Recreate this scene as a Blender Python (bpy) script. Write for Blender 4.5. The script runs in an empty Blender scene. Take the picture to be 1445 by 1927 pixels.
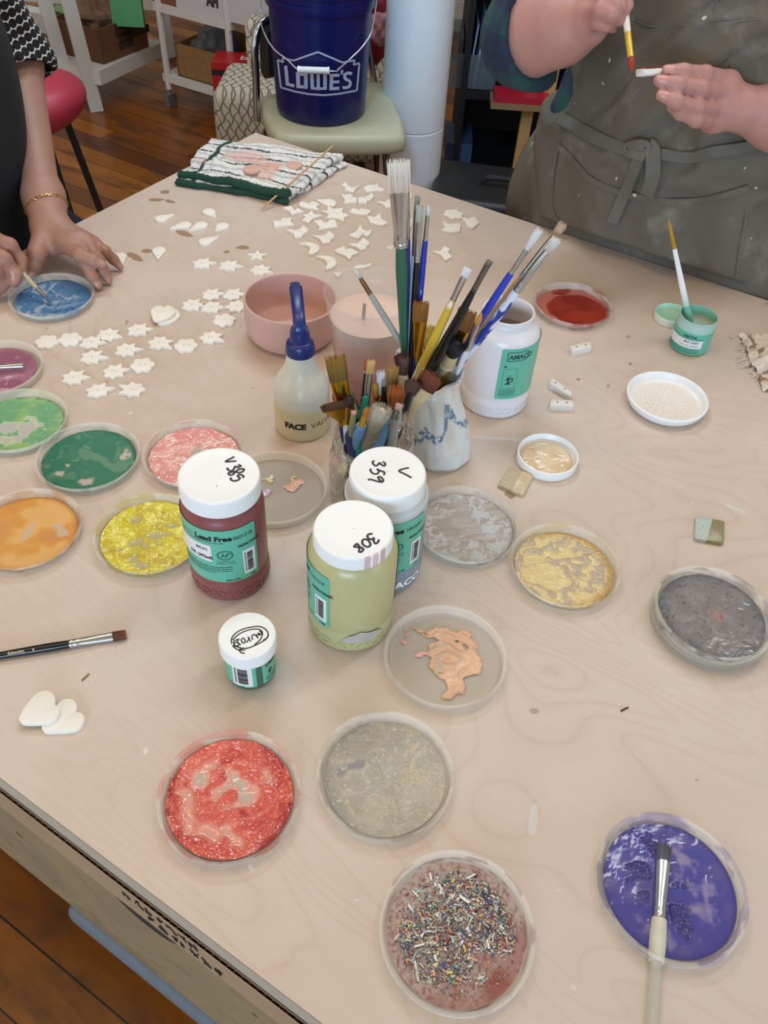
import bpy, math, random
import numpy as np
from math import pi, sin, cos, radians, sqrt, atan2
C = bpy.context.scene.collection
SC = bpy.context.scene
rng = np.random.default_rng(7)
random.seed(7)
# ------------------------------------------------------------------ camera
T = 0.75                       # table height
IW, IH, FPX = 1445, 1927, 1562.9
PIT, ROL = radians(46.24), radians(3.964)
CAM = np.array([0, 0, T + .678])
FW = np.array([0, cos(PIT), -sin(PIT)]); RT = np.array([1., 0, 0]); UPV = np.cross(RT, FW)
CA = cos(ROL)*RT + sin(ROL)*UPV; CB = -sin(ROL)*RT + cos(ROL)*UPV
def ray(px, py): return CA*(px-IW/2)/FPX - CB*(py-IH/2)/FPX + FW
def at(px, py, z=T):                     # the point of height z seen at a pixel
    v = ray(px, py); return CAM + v*((z-CAM[2])/v[2])
def aty(px, py, y):
    v = ray(px, py); return CAM + v*((y-CAM[1])/v[1])
def dep(px, py, d): return CAM + ray(px, py)*d
def onplane(px, py, P, n):
    v = ray(px, py); return CAM + v*(((P-CAM)@n)/(v@n))
cam = bpy.data.cameras.new('camera'); camo = bpy.data.objects.new('camera', cam); C.objects.link(camo)
cam.sensor_fit = 'VERTICAL'; cam.sensor_height = 36; cam.sensor_width = 27; cam.lens = FPX/IH*36
cam.clip_start = .02
from mathutils import Matrix, Vector
camo.matrix_world = Matrix(((CA[0], CB[0], -FW[0], CAM[0]), (CA[1], CB[1], -FW[1], CAM[1]), (CA[2], CB[2], -FW[2], CAM[2]), (0, 0, 0, 1)))
SC.camera = camo
# ------------------------------------------------------------------ noise
def _h(ix, iy, iz, s):
    n = (ix.astype(np.int64)*374761393 + iy.astype(np.int64)*668265263 + iz.astype(np.int64)*2147483647 + s*1274126177) & 0xffffffff
    n = ((n ^ (n >> 13))*1274126177) & 0xffffffff
    n = ((n ^ (n >> 16))*2246822519) & 0xffffffff
    return ((n ^ (n >> 15)) & 0xffff)/65535.0
def noise(x, y, z=0., s=0):              # value noise, -1..1
    x, y, z = np.broadcast_arrays(np.asarray(x, float), np.asarray(y, float), np.asarray(z, float))
    ix, iy, iz = np.floor(x), np.floor(y), np.floor(z)
    fx, fy, fz = x-ix, y-iy, z-iz
    fx, fy, fz = [f*f*f*(f*(f*6-15)+10) for f in (fx, fy, fz)]
    r = 0
    for a in (0, 1):
        for b in (0, 1):
            for c in (0, 1):
                w = (fx if a else 1-fx)*(fy if b else 1-fy)*(fz if c else 1-fz)
                r = r + w*_h(ix+a, iy+b, iz+c, s)
    return r*2-1
def fbm(x, y, z=0., s=0, o=4):
    r = 0; a = 1.; t = 0
    for i in range(o):
        r = r + a*noise(x*2**i+13.7*i, y*2**i-7.1*i, np.asarray(z)*2**i, s+i); t += a; a *= .5
    return r/t*1.6
def sst(a, b, x):
    t = np.clip((x-a)/(b-a), 0, 1); return t*t*(3-2*t)
# ------------------------------------------------------------------ colour, materials
def lin(c):
    if isinstance(c, str):
        c = c.lstrip('#'); c = [int(c[i:i+2], 16)/255 for i in (0, 2, 4)]
    return tuple((x/12.92 if x <= .04045 else ((x+.055)/1.055)**2.4) for x in c[:3])
def l4(c): return tuple(lin(c)) + (1,)
class NT:
    def __init__(s, name):
        s.m = bpy.data.materials.new(name); s.m.use_nodes = True; s.t = s.m.node_tree; s.t.nodes.clear()
        s.out = s.n('ShaderNodeOutputMaterial')
    def n(s, typ, props=None, **ins):
        nd = s.t.nodes.new(typ)
        for k, v in (props or {}).items(): setattr(nd, k, v)
        for k, v in ins.items(): s.set(nd, k, v)
        return nd
    def set(s, nd, k, v):
        k = int(k[1:]) if (k[0] == 'i' and k[1:].isdigit()) else k.replace('_', ' ')
        if isinstance(v, bpy.types.Node): v = v.outputs[0]
        if isinstance(v, bpy.types.NodeSocket): s.t.links.new(v, nd.inputs[k])
        else: nd.inputs[k].default_value = v
    def surf(s, sh): s.t.links.new(sh.outputs[0], s.out.inputs['Surface'])
    def math(s, op, a, b=0., c=0., clamp=False):
        nd = s.n('ShaderNodeMath', {'operation': op, 'use_clamp': clamp}); s.set(nd, 'i0', a); s.set(nd, 'i1', b); s.set(nd, 'i2', c); return nd
    def mix(s, f, a, b, blend='MIX'):
        nd = s.n('ShaderNodeMix', {'data_type': 'RGBA', 'blend_type': blend})
        for i, v in ((0, f), (6, a), (7, b)):
            if isinstance(v, bpy.types.Node): v = v.outputs[2] if v.type == 'MIX' else v.outputs[0]
            if isinstance(v, bpy.types.NodeSocket): s.t.links.new(v, nd.inputs[i])
            else: nd.inputs[i].default_value = v if i == 0 else (tuple(v)+(1,))[:4]
        return nd.outputs[2]
    def ramp(s, fac, stops, interp='LINEAR'):
        nd = s.n('ShaderNodeValToRGB'); cr = nd.color_ramp; cr.interpolation = interp
        while len(cr.elements) < len(stops): cr.elements.new(.5)
        for e, (p, c) in zip(cr.elements, stops):
            e.position = p; e.color = (c, c, c, 1) if isinstance(c, (int, float)) else (tuple(c)+(1,))[:4]
        s.set(nd, 'Fac', fac); return nd.outputs[0]
    def noise(s, vec, scale, detail=3., rough=.5, dist=0.):
        nd = s.n('ShaderNodeTexNoise'); s.set(nd, 'Vector', vec)
        nd.inputs['Scale'].default_value = scale; nd.inputs['Detail'].default_value = detail
        nd.inputs['Roughness'].default_value = rough; nd.inputs['Distortion'].default_value = dist
        return nd.outputs[0]
    def obj(s, sc=(1, 1, 1), rot=(0, 0, 0), loc=(0, 0, 0)):
        tc = s.n('ShaderNodeTexCoord'); mp = s.n('ShaderNodeMapping')
        s.t.links.new(tc.outputs['Object'], mp.inputs[0]); mp.inputs[1].default_value = loc; mp.inputs[2].default_value = rot; mp.inputs[3].default_value = sc
        return mp.outputs[0]
    def attr(s, name): return s.n('ShaderNodeAttribute', {'attribute_name': name})
    def bump(s, h, st=.3, d=.001):
        b = s.n('ShaderNodeBump'); b.inputs['Strength'].default_value = st; b.inputs['Distance'].default_value = d; s.set(b, 'Height', h); return b.outputs[0]
    def bsdf(s, color, rough=.5, metal=0., normal=None, **kw):
        b = s.n('ShaderNodeBsdfPrincipled')
        s.set(b, 'Base Color', color if not isinstance(color, tuple) else (color+(1,))[:4]); s.set(b, 'Roughness', rough); s.set(b, 'Metallic', metal)
        if normal is not None: s.set(b, 'Normal', normal)
        for k, v in kw.items(): s.set(b, k, v)
        return b
MC = {}
def flat(color, rough=.5, metal=0., var=.06, scale=60., bump=0., bscale=300., **kw):
    key = ('flat', color, rough, metal, var, scale, bump, bscale, tuple(sorted(kw.items())))
    if key in MC: return MC[key]
    t = NT('mat_%d' % len(MC)); v = t.obj(); c = lin(color)
    nz = t.noise(v, scale, 4.)
    d = tuple(x*(1-var*2) for x in c); e = tuple(min(1, x*(1+var*2)) for x in c)
    col = t.mix(nz, d, e)
    nrm = t.bump(t.noise(v, bscale, 3.), bump, .001) if bump else None
    t.surf(t.bsdf(col, rough, metal, nrm, **kw)); MC[key] = t.m; return t.m
def vcol(rough=.4, bump=0., bscale=400., metal=0., name='painted', **kw):   # material reading the mesh's own colour layer
    key = ('vc', rough, bump, bscale, metal, tuple(sorted(kw.items())))
    if key in MC: return MC[key]
    t = NT(name+'_%d' % len(MC)); a = t.attr('Col')
    nrm = t.bump(t.noise(t.obj(), bscale, 3.), bump, .001) if bump else None
    t.surf(t.bsdf(a.outputs[0], rough, metal, nrm, **kw)); MC[key] = t.m; return t.m
def plastic_clear(color, alpha, rough=.25, name='clear_plastic', bump=0., vc=False, trl=.35):
    key = ('pc', color, alpha, rough, bump, vc)
    if key in MC: return MC[key]
    t = NT(name); col = t.attr('Col').outputs[0] if vc else (lin(color)+(1,))
    nrm = t.bump(t.noise(t.obj(), 60., 3.), bump, .001) if bump else None
    b = t.bsdf(col, rough, 0., nrm)
    tl = t.n('ShaderNodeBsdfTranslucent'); t.set(tl, 'Color', col)
    m1 = t.n('ShaderNodeMixShader'); m1.inputs[0].default_value = trl
    t.t.links.new(b.outputs[0], m1.inputs[1]); t.t.links.new(tl.outputs[0], m1.inputs[2])
    tr = t.n('ShaderNodeBsdfTransparent'); t.set(tr, 'Color', (1, 1, 1, 1))
    m2 = t.n('ShaderNodeMixShader'); m2.inputs[0].default_value = alpha
    t.t.links.new(tr.outputs[0], m2.inputs[1]); t.t.links.new(m1.outputs[0], m2.inputs[2])
    t.surf(m2); MC[key] = t.m; return t.m
def glass_mat():
    if 'glass' in MC: return MC['glass']
    t = NT('jar_glass'); lw = t.n('ShaderNodeLayerWeight'); lw.inputs[0].default_value = .35
    tr = t.n('ShaderNodeBsdfTransparent'); tr.inputs[0].default_value = (.90, .915, .90, 1)
    gl = t.n('ShaderNodeBsdfGlossy'); gl.inputs['Roughness'].default_value = .04; gl.inputs[0].default_value = (1, 1, 1, 1)
    f = t.math('MULTIPLY_ADD', lw.outputs[1], .85, .05, clamp=True)
    m = t.n('ShaderNodeMixShader'); t.set(m, 'i0', f)
    t.t.links.new(tr.outputs[0], m.inputs[1]); t.t.links.new(gl.outputs[0], m.inputs[2]); t.surf(m); MC['glass'] = t.m; return t.m
# ------------------------------------------------------------------ mesh building
class MB:
    def __init__(s): s.V = []; s.F = []; s.M = []; s.K = []; s.n = 0
    def add(s, V, F, mi=0, col=None):
        V = np.asarray(V, float).reshape(-1, 3); o = s.n
        s.V.append(V); s.n += len(V)
        for f in (F.tolist() if isinstance(F, np.ndarray) else F): s.F.append([i+o for i in f])
        s.M += [mi]*len(F)
        if col is None: col = (1, 1, 1)
        col = np.asarray(col, float)
        s.K.append(np.broadcast_to(col, (len(V), 3)) if col.ndim == 1 else col)
        return s
    def xform(s, f): s.V = [f(v) for v in s.V]; return s
    def box(s, x0, x1, y0, y1, z0, z1, mi=0, col=None):
        V = [(x, y, z) for x in (x0, x1) for y in (y0, y1) for z in (z0, z1)]
        return s.add(V, [(0, 1, 3, 2), (4, 6, 7, 5), (0, 4, 5, 1), (2, 3, 7, 6), (0, 2, 6, 4), (1, 5, 7, 3)], mi, col)
    def loft(s, rings, closed=True, cap=True, mi=0, col=None, wrap=False):   # rings: (m, k, 3)
        R = np.asarray(rings, float); m, k = R.shape[:2]; F = []
        for i in range(m if wrap else m-1):
            a = i*k; b = ((i+1) % m)*k
            for j in range(k if closed else k-1):
                j2 = (j+1) % k; F.append((a+j, a+j2, b+j2, b+j))
        if cap and closed and not wrap: F.append(tuple(range(k-1, -1, -1))); F.append(tuple((m-1)*k+j for j in range(k)))
        if col is not None:
            col = np.asarray(col, float)
            if col.ndim == 2: col = np.repeat(col, k, 0)
            elif col.ndim == 3: col = col.reshape(-1, 3)
        return s.add(R.reshape(-1, 3), F, mi, col)
    def lathe(s, prof, seg=64, cap=False, mi=0, col=None, cx=0., cy=0., fn=None):
        t = np.linspace(0, 2*pi, seg, endpoint=False); P = np.asarray(prof, float)
        R = np.stack([np.stack([cx+r*np.cos(t), cy+r*np.sin(t), np.full(seg, z)], -1) for r, z in P])
        if fn is not None: R = fn(R)
        return s.loft(R, True, cap, mi, col)
    def tube(s, path, rad, seg=10, cap=True, mi=0, col=None, flat=None, up=(0, 0, 1), wrap=False):
        P = np.asarray(path, float); n = len(P); rad = np.broadcast_to(np.asarray(rad, float), (n,))
        if wrap: tg = np.roll(P, -1, 0)-np.roll(P, 1, 0)
        else: tg = np.gradient(P, axis=0)
        tg /= np.linalg.norm(tg, axis=1)[:, None]+1e-12
        u = np.asarray(up, float); u = u - tg[0]*(u@tg[0])
        if np.linalg.norm(u) < 1e-3: u = np.cross(tg[0], (1, .3, 0))
        t = np.linspace(0, 2*pi, seg, endpoint=False); R = []
        fl = np.broadcast_to(np.asarray(1. if flat is None else flat, float), (n,))
        for i in range(n):
            u = u - tg[i]*(u@tg[i]); u /= np.linalg.norm(u)+1e-12; w = np.cross(tg[i], u)
            R.append(P[i] + rad[i]*(np.cos(t)[:, None]*w + fl[i]*np.sin(t)[:, None]*u))
        return s.loft(R, True, cap, mi, col, wrap)
    def prism(s, poly, z0, z1, bev=0., mi=0, col=None):
        P = np.asarray(poly, float)
        if ((P[:, 0]*np.roll(P[:, 1], -1)-np.roll(P[:, 0], -1)*P[:, 1]).sum()) < 0: P = P[::-1]
        rings = [np.c_[P, np.full(len(P), z0)]]
        if bev:
            e = np.roll(P, -1, 0)-np.roll(P, 1, 0); nn = np.c_[-e[:, 1], e[:, 0]]; nn /= np.linalg.norm(nn, axis=1)[:, None]+1e-9
            rings += [np.c_[P, np.full(len(P), z1-bev)], np.c_[P+nn*bev*.35, np.full(len(P), z1-bev*.3)], np.c_[P+nn*bev, np.full(len(P), z1)]]
        else: rings.append(np.c_[P, np.full(len(P), z1)])
        return s.loft(rings, mi=mi, col=col)
    def grid(s, G, mi=0, col=None, flip=False):
        G = np.asarray(G, float); m, k = G.shape[:2]
        i = np.arange(m-1)[:, None]*k+np.arange(k-1)[None]; F = np.stack([i, i+1, i+k+1, i+k], -1).reshape(-1, 4)
        if flip: F = F[:, ::-1]
        return s.add(G.reshape(-1, 3), F, mi, None if col is None else np.asarray(col).reshape(-1, 3))
    def build(s, name, mats, parent=None, smooth=True, ang=38, loc=None):
        me = bpy.data.meshes.new(name); V = np.concatenate(s.V) if s.V else np.zeros((0, 3))
        me.from_pydata(V.tolist(), [], s.F)
        mats = mats if isinstance(mats, (list, tuple)) else [mats]
        for m in mats: me.materials.append(m)
        if len(mats) > 1: me.polygons.foreach_set('material_index', s.M)
        if smooth:
            me.shade_smooth()
            if ang: me.set_sharp_from_angle(angle=radians(ang))
        a = me.color_attributes.new('Col', 'FLOAT_COLOR', 'POINT')
        K = np.concatenate(s.K); a.data.foreach_set('color', np.c_[K, np.ones(len(K))].astype(np.float32).ravel())
        me.validate(); me.update()
        o = bpy.data.objects.new(name, me); C.objects.link(o)
        if parent is not None: o.parent = parent
        if loc is not None: o.location = loc
        return o
def recalc(o):
    import bmesh
    b = bmesh.new(); b.from_mesh(o.data); bmesh.ops.recalc_face_normals(b, faces=b.faces); b.to_mesh(o.data); b.free(); return o
def tag(o, label, cat, group=None, kind=None):
    o['label'] = label; o['category'] = cat
    if group: o['group'] = group
    if kind: o['kind'] = kind
    return o
def thing(name, label, cat, loc=(0, 0, 0), rz=0., group=None):
    o = bpy.data.objects.new(name, None); C.objects.link(o); o.empty_display_size = .02
    o.location = tuple(loc); o.rotation_euler = (0, 0, rz); return tag(o, label, cat, group)
def struct(o): o['kind'] = 'structure'; return o
def rotz(a):
    return lambda V: np.c_[V[:, 0]*cos(a)-V[:, 1]*sin(a), V[:, 0]*sin(a)+V[:, 1]*cos(a), V[:, 2]]
_txt = {}
def text_mesh(s, size=1., bold=0., align='LEFT', sx=1., shear=0.):
    cu = bpy.data.curves.new('t', 'FONT'); cu.body = s; cu.size = size; cu.offset = bold; cu.align_x = align; cu.resolution_u = 3; cu.shear = shear
    o = bpy.data.objects.new('t', cu); C.objects.link(o)
    dg = bpy.context.evaluated_depsgraph_get(); me = bpy.data.meshes.new_from_object(o.evaluated_get(dg))
    V = np.array([v.co[:] for v in me.vertices]).reshape(-1, 3); F = [tuple(p.vertices) for p in me.polygons]
    bpy.data.objects.remove(o); bpy.data.curves.remove(cu); bpy.data.meshes.remove(me)
    V = V*np.array([sx, 1, 1]) if len(V) else V
    return V, F
def catmull(P, n=8, closed=False):
    P = np.asarray(P, float); m = len(P); out = []
    for i in range(m if closed else m-1):
        if closed: a, b, c, d = P[(i-1) % m], P[i], P[(i+1) % m], P[(i+2) % m]
        else: a, b, c, d = P[max(i-1, 0)], P[i], P[i+1], P[min(i+2, m-1)]
        for k in range(n):
            t = k/n; out.append(.5*((2*b)+(c-a)*t+(2*a-5*b+4*c-d)*t*t+(3*b-a-3*c+d)*t**3))
    if not closed: out.append(P[-1])
    return np.array(out)
# ------------------------------------------------------------------ distance-field bodies
def cap_d(P, a, b, r1, r2, flat=None):
    a = np.asarray(a, float); b = np.asarray(b, float); ba = b-a
    pa = P-a; h = np.clip((pa@ba)/(ba@ba+1e-12), 0, 1)
    d = pa-h[:, None]*ba
    if flat is not None:                       # flat = (axis, factor): squeeze along an axis
        ax = np.asarray(flat[0], float); ax = ax/np.linalg.norm(ax); k = d@ax; d = d + (k*(1/flat[1]-1))[:, None]*ax
    return np.sqrt((d*d).sum(1)) - (r1+(r2-r1)*h)
def ell_d(P, c, r, R=None):
    q = P-np.asarray(c, float)
    if R is not None: q = q@np.asarray(R)
    r = np.asarray(r, float); k0 = np.sqrt(((q/r)**2).sum(1)); k1 = np.sqrt(((q/r**2)**2).sum(1))+1e-9
    return k0*(k0-1)/k1
def smin(a, b, k):
    h = np.maximum(k-np.abs(a-b), 0)/k; return np.minimum(a, b)-h*h*k*.25
def surface(fn, lo, hi, res):                   # surface nets
    lo = np.asarray(lo, float); hi = np.asarray(hi, float)
    n = np.ceil((hi-lo)/res).astype(int)+1
    ax = [lo[i]+np.arange(n[i])*res for i in range(3)]
    D = np.empty(n); B = 14
    st_ = [np.arange(0, n[i], B) for i in range(3)]
    ctr = np.stack(np.meshgrid(*[lo[i]+(st_[i]+(B-1)/2)*res for i in range(3)], indexing='ij'), -1)
    dc = fn(ctr.reshape(-1, 3)).reshape(ctr.shape[:3]); lim = 1.5*(B*res*.5*sqrt(3))+.012
    todo = []
    for i, a in enumerate(st_[0]):
        for j, b in enumerate(st_[1]):
            for k, c in enumerate(st_[2]):
                if abs(dc[i, j, k]) > lim: D[a:a+B, b:b+B, c:c+B] = dc[i, j, k]
                else: todo.append((a, b, c))
    for q in range(0, len(todo), 40):
        sl = [(slice(a, min(a+B, n[0])), slice(b, min(b+B, n[1])), slice(c, min(c+B, n[2]))) for a, b, c in todo[q:q+40]]
        pts = [np.stack(np.meshgrid(ax[0][x], ax[1][y], ax[2][z], indexing='ij'), -1).reshape(-1, 3) for x, y, z in sl]
        d = fn(np.concatenate(pts)); o = 0
        for (x, y, z), p in zip(sl, pts): D[x, y, z] = d[o:o+len(p)].reshape(x.stop-x.start, y.stop-y.start, z.stop-z.start); o += len(p)
    S = D < 0; cs = 0
    for a in (0, 1):
        for b in (0, 1):
            for c in (0, 1): cs = cs + S[a:n[0]-1+a, b:n[1]-1+b, c:n[2]-1+c].astype(int)
    act = (cs > 0) & (cs < 8); I = np.argwhere(act); idx = -np.ones(act.shape, int); idx[act] = np.arange(len(I))
    acc = np.zeros((len(I), 3)); cnt = np.zeros(len(I))
    cor = [(a, b, c) for a in (0, 1) for b in (0, 1) for c in (0, 1)]
    for p in cor:
        for d in range(3):
            if p[d]: continue
            q = list(p); q[d] = 1
            va = D[tuple((I+p).T)]; vb = D[tuple((I+q).T)]; cr = (va < 0) != (vb < 0)
            tt = np.where(cr, va/(va-vb+1e-15), 0)
            pt = np.array(p, float)[None].repeat(len(I), 0); pt[:, d] = tt
            acc[cr] += pt[cr]; cnt[cr] += 1
    V = lo+(I+acc/cnt[:, None])*res; F = []
    for d in range(3):
        o1, o2 = (d+1) % 3, (d+2) % 3
        sl = [slice(None)]*3; sl[d] = slice(0, n[d]-1); A = S[tuple(sl)]; sl[d] = slice(1, n[d]); B = S[tuple(sl)]
        E = np.argwhere(A != B)
        E = E[(E[:, o1] > 0) & (E[:, o2] > 0) & (E[:, o1] < n[o1]-1) & (E[:, o2] < n[o2]-1)]
        f = []
        for s1, s2 in ((1, 1), (0, 1), (0, 0), (1, 0)):
            q = E.copy(); q[:, o1] -= s1; q[:, o2] -= s2; f.append(idx[tuple(q.T)])
        f = np.stack(f, 1); ins = A[tuple(E.T)]
        f[~ins] = f[~ins][:, ::-1]; F.append(f)
    F = np.concatenate(F); return V, F[(F >= 0).all(1)]
def march(fn, px, py, d0=.5, d1=2.5):           # first surface point along a pixel's ray
    v = ray(px, py); s = d0
    for _ in range(200):
        P = CAM+v*s; d = fn(P[None])[0]
        if abs(d) < 2e-4: break
        s += d*.6/np.linalg.norm(v)
        if s > d1: return None
    return P
def grad(fn, P, e=1e-3):
    P = np.asarray(P, float); g = np.array([fn((P+d)[None])[0]-fn((P-d)[None])[0] for d in np.eye(3)*e]); return g/np.linalg.norm(g)
# ------------------------------------------------------------------ room
EA = atan2(-.4924, .8704); ED = np.array([.8704, -.4924, 0]); EN = np.array([.4924, .8704, 0])
t = NT('plank_floor')
v = t.obj((1, 1, 1), (0, 0, -EA)); sp = t.n('ShaderNodeSeparateXYZ'); t.set(sp, 'i0', v)
row = t.math('FLOOR', t.math('DIVIDE', sp.outputs[1], .088)); off = t.n('ShaderNodeTexWhiteNoise', {'noise_dimensions': '1D'}); t.set(off, 'W', row)
seg = t.math('FLOOR', t.math('ADD', t.math('DIVIDE', sp.outputs[0], 1.9), t.math('MULTIPLY', off.outputs[0], 5.)))
cx = t.n('ShaderNodeCombineXYZ'); t.set(cx, 'i0', row); t.set(cx, 'i1', seg)
wn = t.n('ShaderNodeTexWhiteNoise', {'noise_dimensions': '3D'}); t.set(wn, 'Vector', cx)
pc = t.ramp(wn.outputs[0], [(0, lin('#6a350a')), (.28, lin('#84460c')), (.45, lin('#b3690f')), (.62, lin('#8a4a0c')), (.8, lin('#c27613')), (1, lin('#6d3408'))])
mp = t.n('ShaderNodeMapping'); t.set(mp, 'Vector', v); mp.inputs[3].default_value = (2.2, 24, 1)
gr = t.noise(mp.outputs[0], 2., 5., .6, .6)
col = t.mix(t.math('MULTIPLY', gr, .5), pc, lin('#3a1a0a'))
mp2 = t.n('ShaderNodeMapping'); t.set(mp2, 'Vector', v); mp2.inputs[3].default_value = (2.5, 7, 1)
st = t.ramp(t.noise(mp2.outputs[0], 1.3, 5., .65, .4), [(.50, 0.), (.68, 1.)])
col = t.mix(t.math('MULTIPLY', st, .72), col, lin('#1f1009'))
fr = t.math('FRACT', t.math('DIVIDE', sp.outputs[1], .088)); gap = t.math('LESS_THAN', t.math('ABSOLUTE', t.math('SUBTRACT', fr, .5)), .482)
col = t.mix(t.math('SUBTRACT', 1., gap), col, lin('#160b06'))
nr = t.bump(t.math('ADD', gap, t.math('MULTIPLY', gr, .2)), .4, .002)
t.surf(t.bsdf(col, t.math('MULTIPLY_ADD', st, .22, .26), 0., nr)); floor_m = t.m
b = MB(); b.box(-6, 6, -2.5, 6.6, -.06, 0); struct(b.build('floor', floor_m, smooth=False))
wall_m = flat('#b9b6ae', .85, var=.03, scale=3.)
b = MB(); b.box(-6, 6, 5.0, 5.15, 0, 3.1); struct(b.build('wall_back', wall_m, smooth=False))
b = MB(); b.box(-6, 6, 4.985, 5.0, 0, .14); struct(b.build('baseboard_back', flat('#cfccc4', .5), smooth=False))
# pillar
colc = aty(775, 250, 2.80); t = NT('pillar_paint'); v = t.obj()
cc = t.mix(t.noise(v, 5., 5.), lin('#d2d2d0'), lin('#dededc'))
pits = t.ramp(t.noise(v, 26., 2., .3), [(.74, 0.), (.84, 1.)]); cc = t.mix(t.math('MULTIPLY', pits, .5), cc, lin('#e8e8e8'))
t.surf(t.bsdf(cc, .38, 0., t.bump(t.math('ADD', t.noise(v, 30., 3.), t.math('MULTIPLY', pits, .5)), .25, .002)))
jz = aty(775, 254, 2.70)[2]
b = MB(); b.lathe([(.104, 0), (.103, jz-.004), (.1005, jz-.001), (.1005, jz+.001), (.103, jz+.004), (.103, 2.2), (.103, 3.1)], 72, cx=colc[0], cy=2.80); struct(b.build('pillar', t.m))
# ------------------------------------------------------------------ table
TC = np.array([-.3038, 1.6569])          # far left corner of the top
TW, TL = 1.1765, 2.44
table = thing('work_table', 'large workbench with a pale stained birch plywood top covered in palettes and brushes', 'table', (TC[0], TC[1], 0), EA)
t = NT('birch_plywood'); v = t.obj((1, 1, 1))
wm = t.n('ShaderNodeMapping'); t.set(wm, 'Vector', v); wm.inputs[3].default_value = (1.0, 3.2, 1)
w1 = t.noise(wm.outputs[0], 1.5, 2.2, .45, .9)
lines = t.math('FRACT', t.math('MULTIPLY', w1, 26.))
ln = t.ramp(lines, [(0, 1.), (.10, .25), (.55, 0.), (.9, .35), (1, 1.)])
fm = t.n('ShaderNodeMapping'); t.set(fm, 'Vector', v); fm.inputs[3].default_value = (6, 90, 1)
fib = t.noise(fm.outputs[0], 4., 4., .6)
big = t.noise(v, 2.2, 4., .55)
col = t.mix(big, lin('#cbb9a9'), lin('#d2c4b8'))
fade = t.ramp(t.noise(v, 1.7, 2.), [(.35, .25), (.65, 1.)])
col = t.mix(t.math('MULTIPLY', t.math('MULTIPLY', ln, fade), .30), col, lin('#ae9078'))
col = t.mix(t.math('MULTIPLY', fib, .30), col, lin('#bba085'))
cl = t.ramp(t.noise(v, 5., 5., .6), [(.5, 0.), (.75, 1.)]); col = t.mix(t.math('MULTIPLY', cl, .35), col, lin('#e2d8cc'))
wet = t.ramp(t.noise(t.obj(loc=(3, 1, 0)), 3.1, 4.), [(.56, 0.), (.62, 1.)]); col = t.mix(t.math('MULTIPLY', wet, .12), col, lin('#a98d72'))
dk = t.ramp(t.noise(v, 55., 2., .3), [(.775, 0.), (.80, 1.)]); col = t.mix(t.math('MULTIPLY', dk, .5), col, lin('#7d5f48'))
wsp = t.ramp(t.noise(t.obj(loc=(5, 5, 0)), 48., 2., .3), [(.765, 0.), (.80, 1.)]); col = t.mix(t.math('MULTIPLY', wsp, .6), col, lin('#efe9e0'))
t.surf(t.bsdf(col, t.math('MULTIPLY_ADD', big, .2, .36), 0., t.bump(fib, .06, .0006))); ply_m = t.m
ply_edge = flat('#8d8880', .8, var=.12, scale=40.)
b = MB(); z0, z1, r = T-.018, T, .0012
P = np.array([(0, 0), (TL, 0), (TL, -TW), (0, -TW)], float)
b.box(0, TL, -TW, 0, z0, z1-.0002, 1); b.add([(0, 0, z1), (TL, 0, z1), (TL, -TW, z1), (0, -TW, z1)], [(3, 2, 1, 0)], 0)
b.build('tabletop', [ply_m, ply_edge], table, smooth=False)
frame_m = flat('#8e7b62', .7, var=.12, scale=12.)
for (x, y) in ((.10, -.10), (TL-.1, -.10), (.10, -TW+.12), (TL-.1, -TW+.12)):
    b = MB(); b.box(x-.035, x+.035, y-.035, y+.035, 0, z0); b.build('leg', frame_m, table, smooth=False)
for a in ((.06, TL-.06, -.09, -.06), (.06, .09, -TW+.1, -.06), (TL-.09, TL-.06, -TW+.1, -.06)):
    b = MB(); b.box(*a, z0-.09, z0); b.build('rail', frame_m, table, smooth=False)
t = NT('stained_board'); v = t.obj(); n1 = t.noise(v, 5., 6., .65, .5)
col = t.ramp(n1, [(.3, lin('#6f5b42')), (.48, lin('#94805e')), (.62, lin('#85725a')), (.8, lin('#a48f6c'))])
sp_ = t.ramp(t.noise(v, 40., 2., .3), [(.72, 0.), (.76, 1.)]); col = t.mix(t.math('MULTIPLY', sp_, .7), col, lin('#3e3226'))
bl = t.ramp(t.noise(v, 2.6, 3.), [(.55, 0.), (.72, 1.)]); col = t.mix(t.math('MULTIPLY', bl, .5), col, lin('#6f5a44'))
t.surf(t.bsdf(col, .6)); stain_m = t.m
pb = MB(); pb.box(.02, TL-.02, -TW+.006, -TW+.022, .34, z0); pb.build('side_panel', stain_m, table, smooth=False)
eb_ = MB(); eb_.box(0, TL, -TW-.0050, -TW, T-.018, T-.0006); eb_.build('edge_band', flat('#98948c', .7, var=.06, scale=30.), table, smooth=False)
hq = at(266, 1706, .700); hx = (hq[:2]-TC)@ED[:2]; aa_ = np.linspace(0, 2*pi, 40, endpoint=False); hb_ = MB(); hb_.add(np.c_[hx-.026+.046*np.cos(aa_), np.full(40, -TW+.0055), .624+.048*np.sin(aa_)], [tuple(range(40))]); hb_.build('hand_hole', flat('#2e2823', .9), table, smooth=False)
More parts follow.
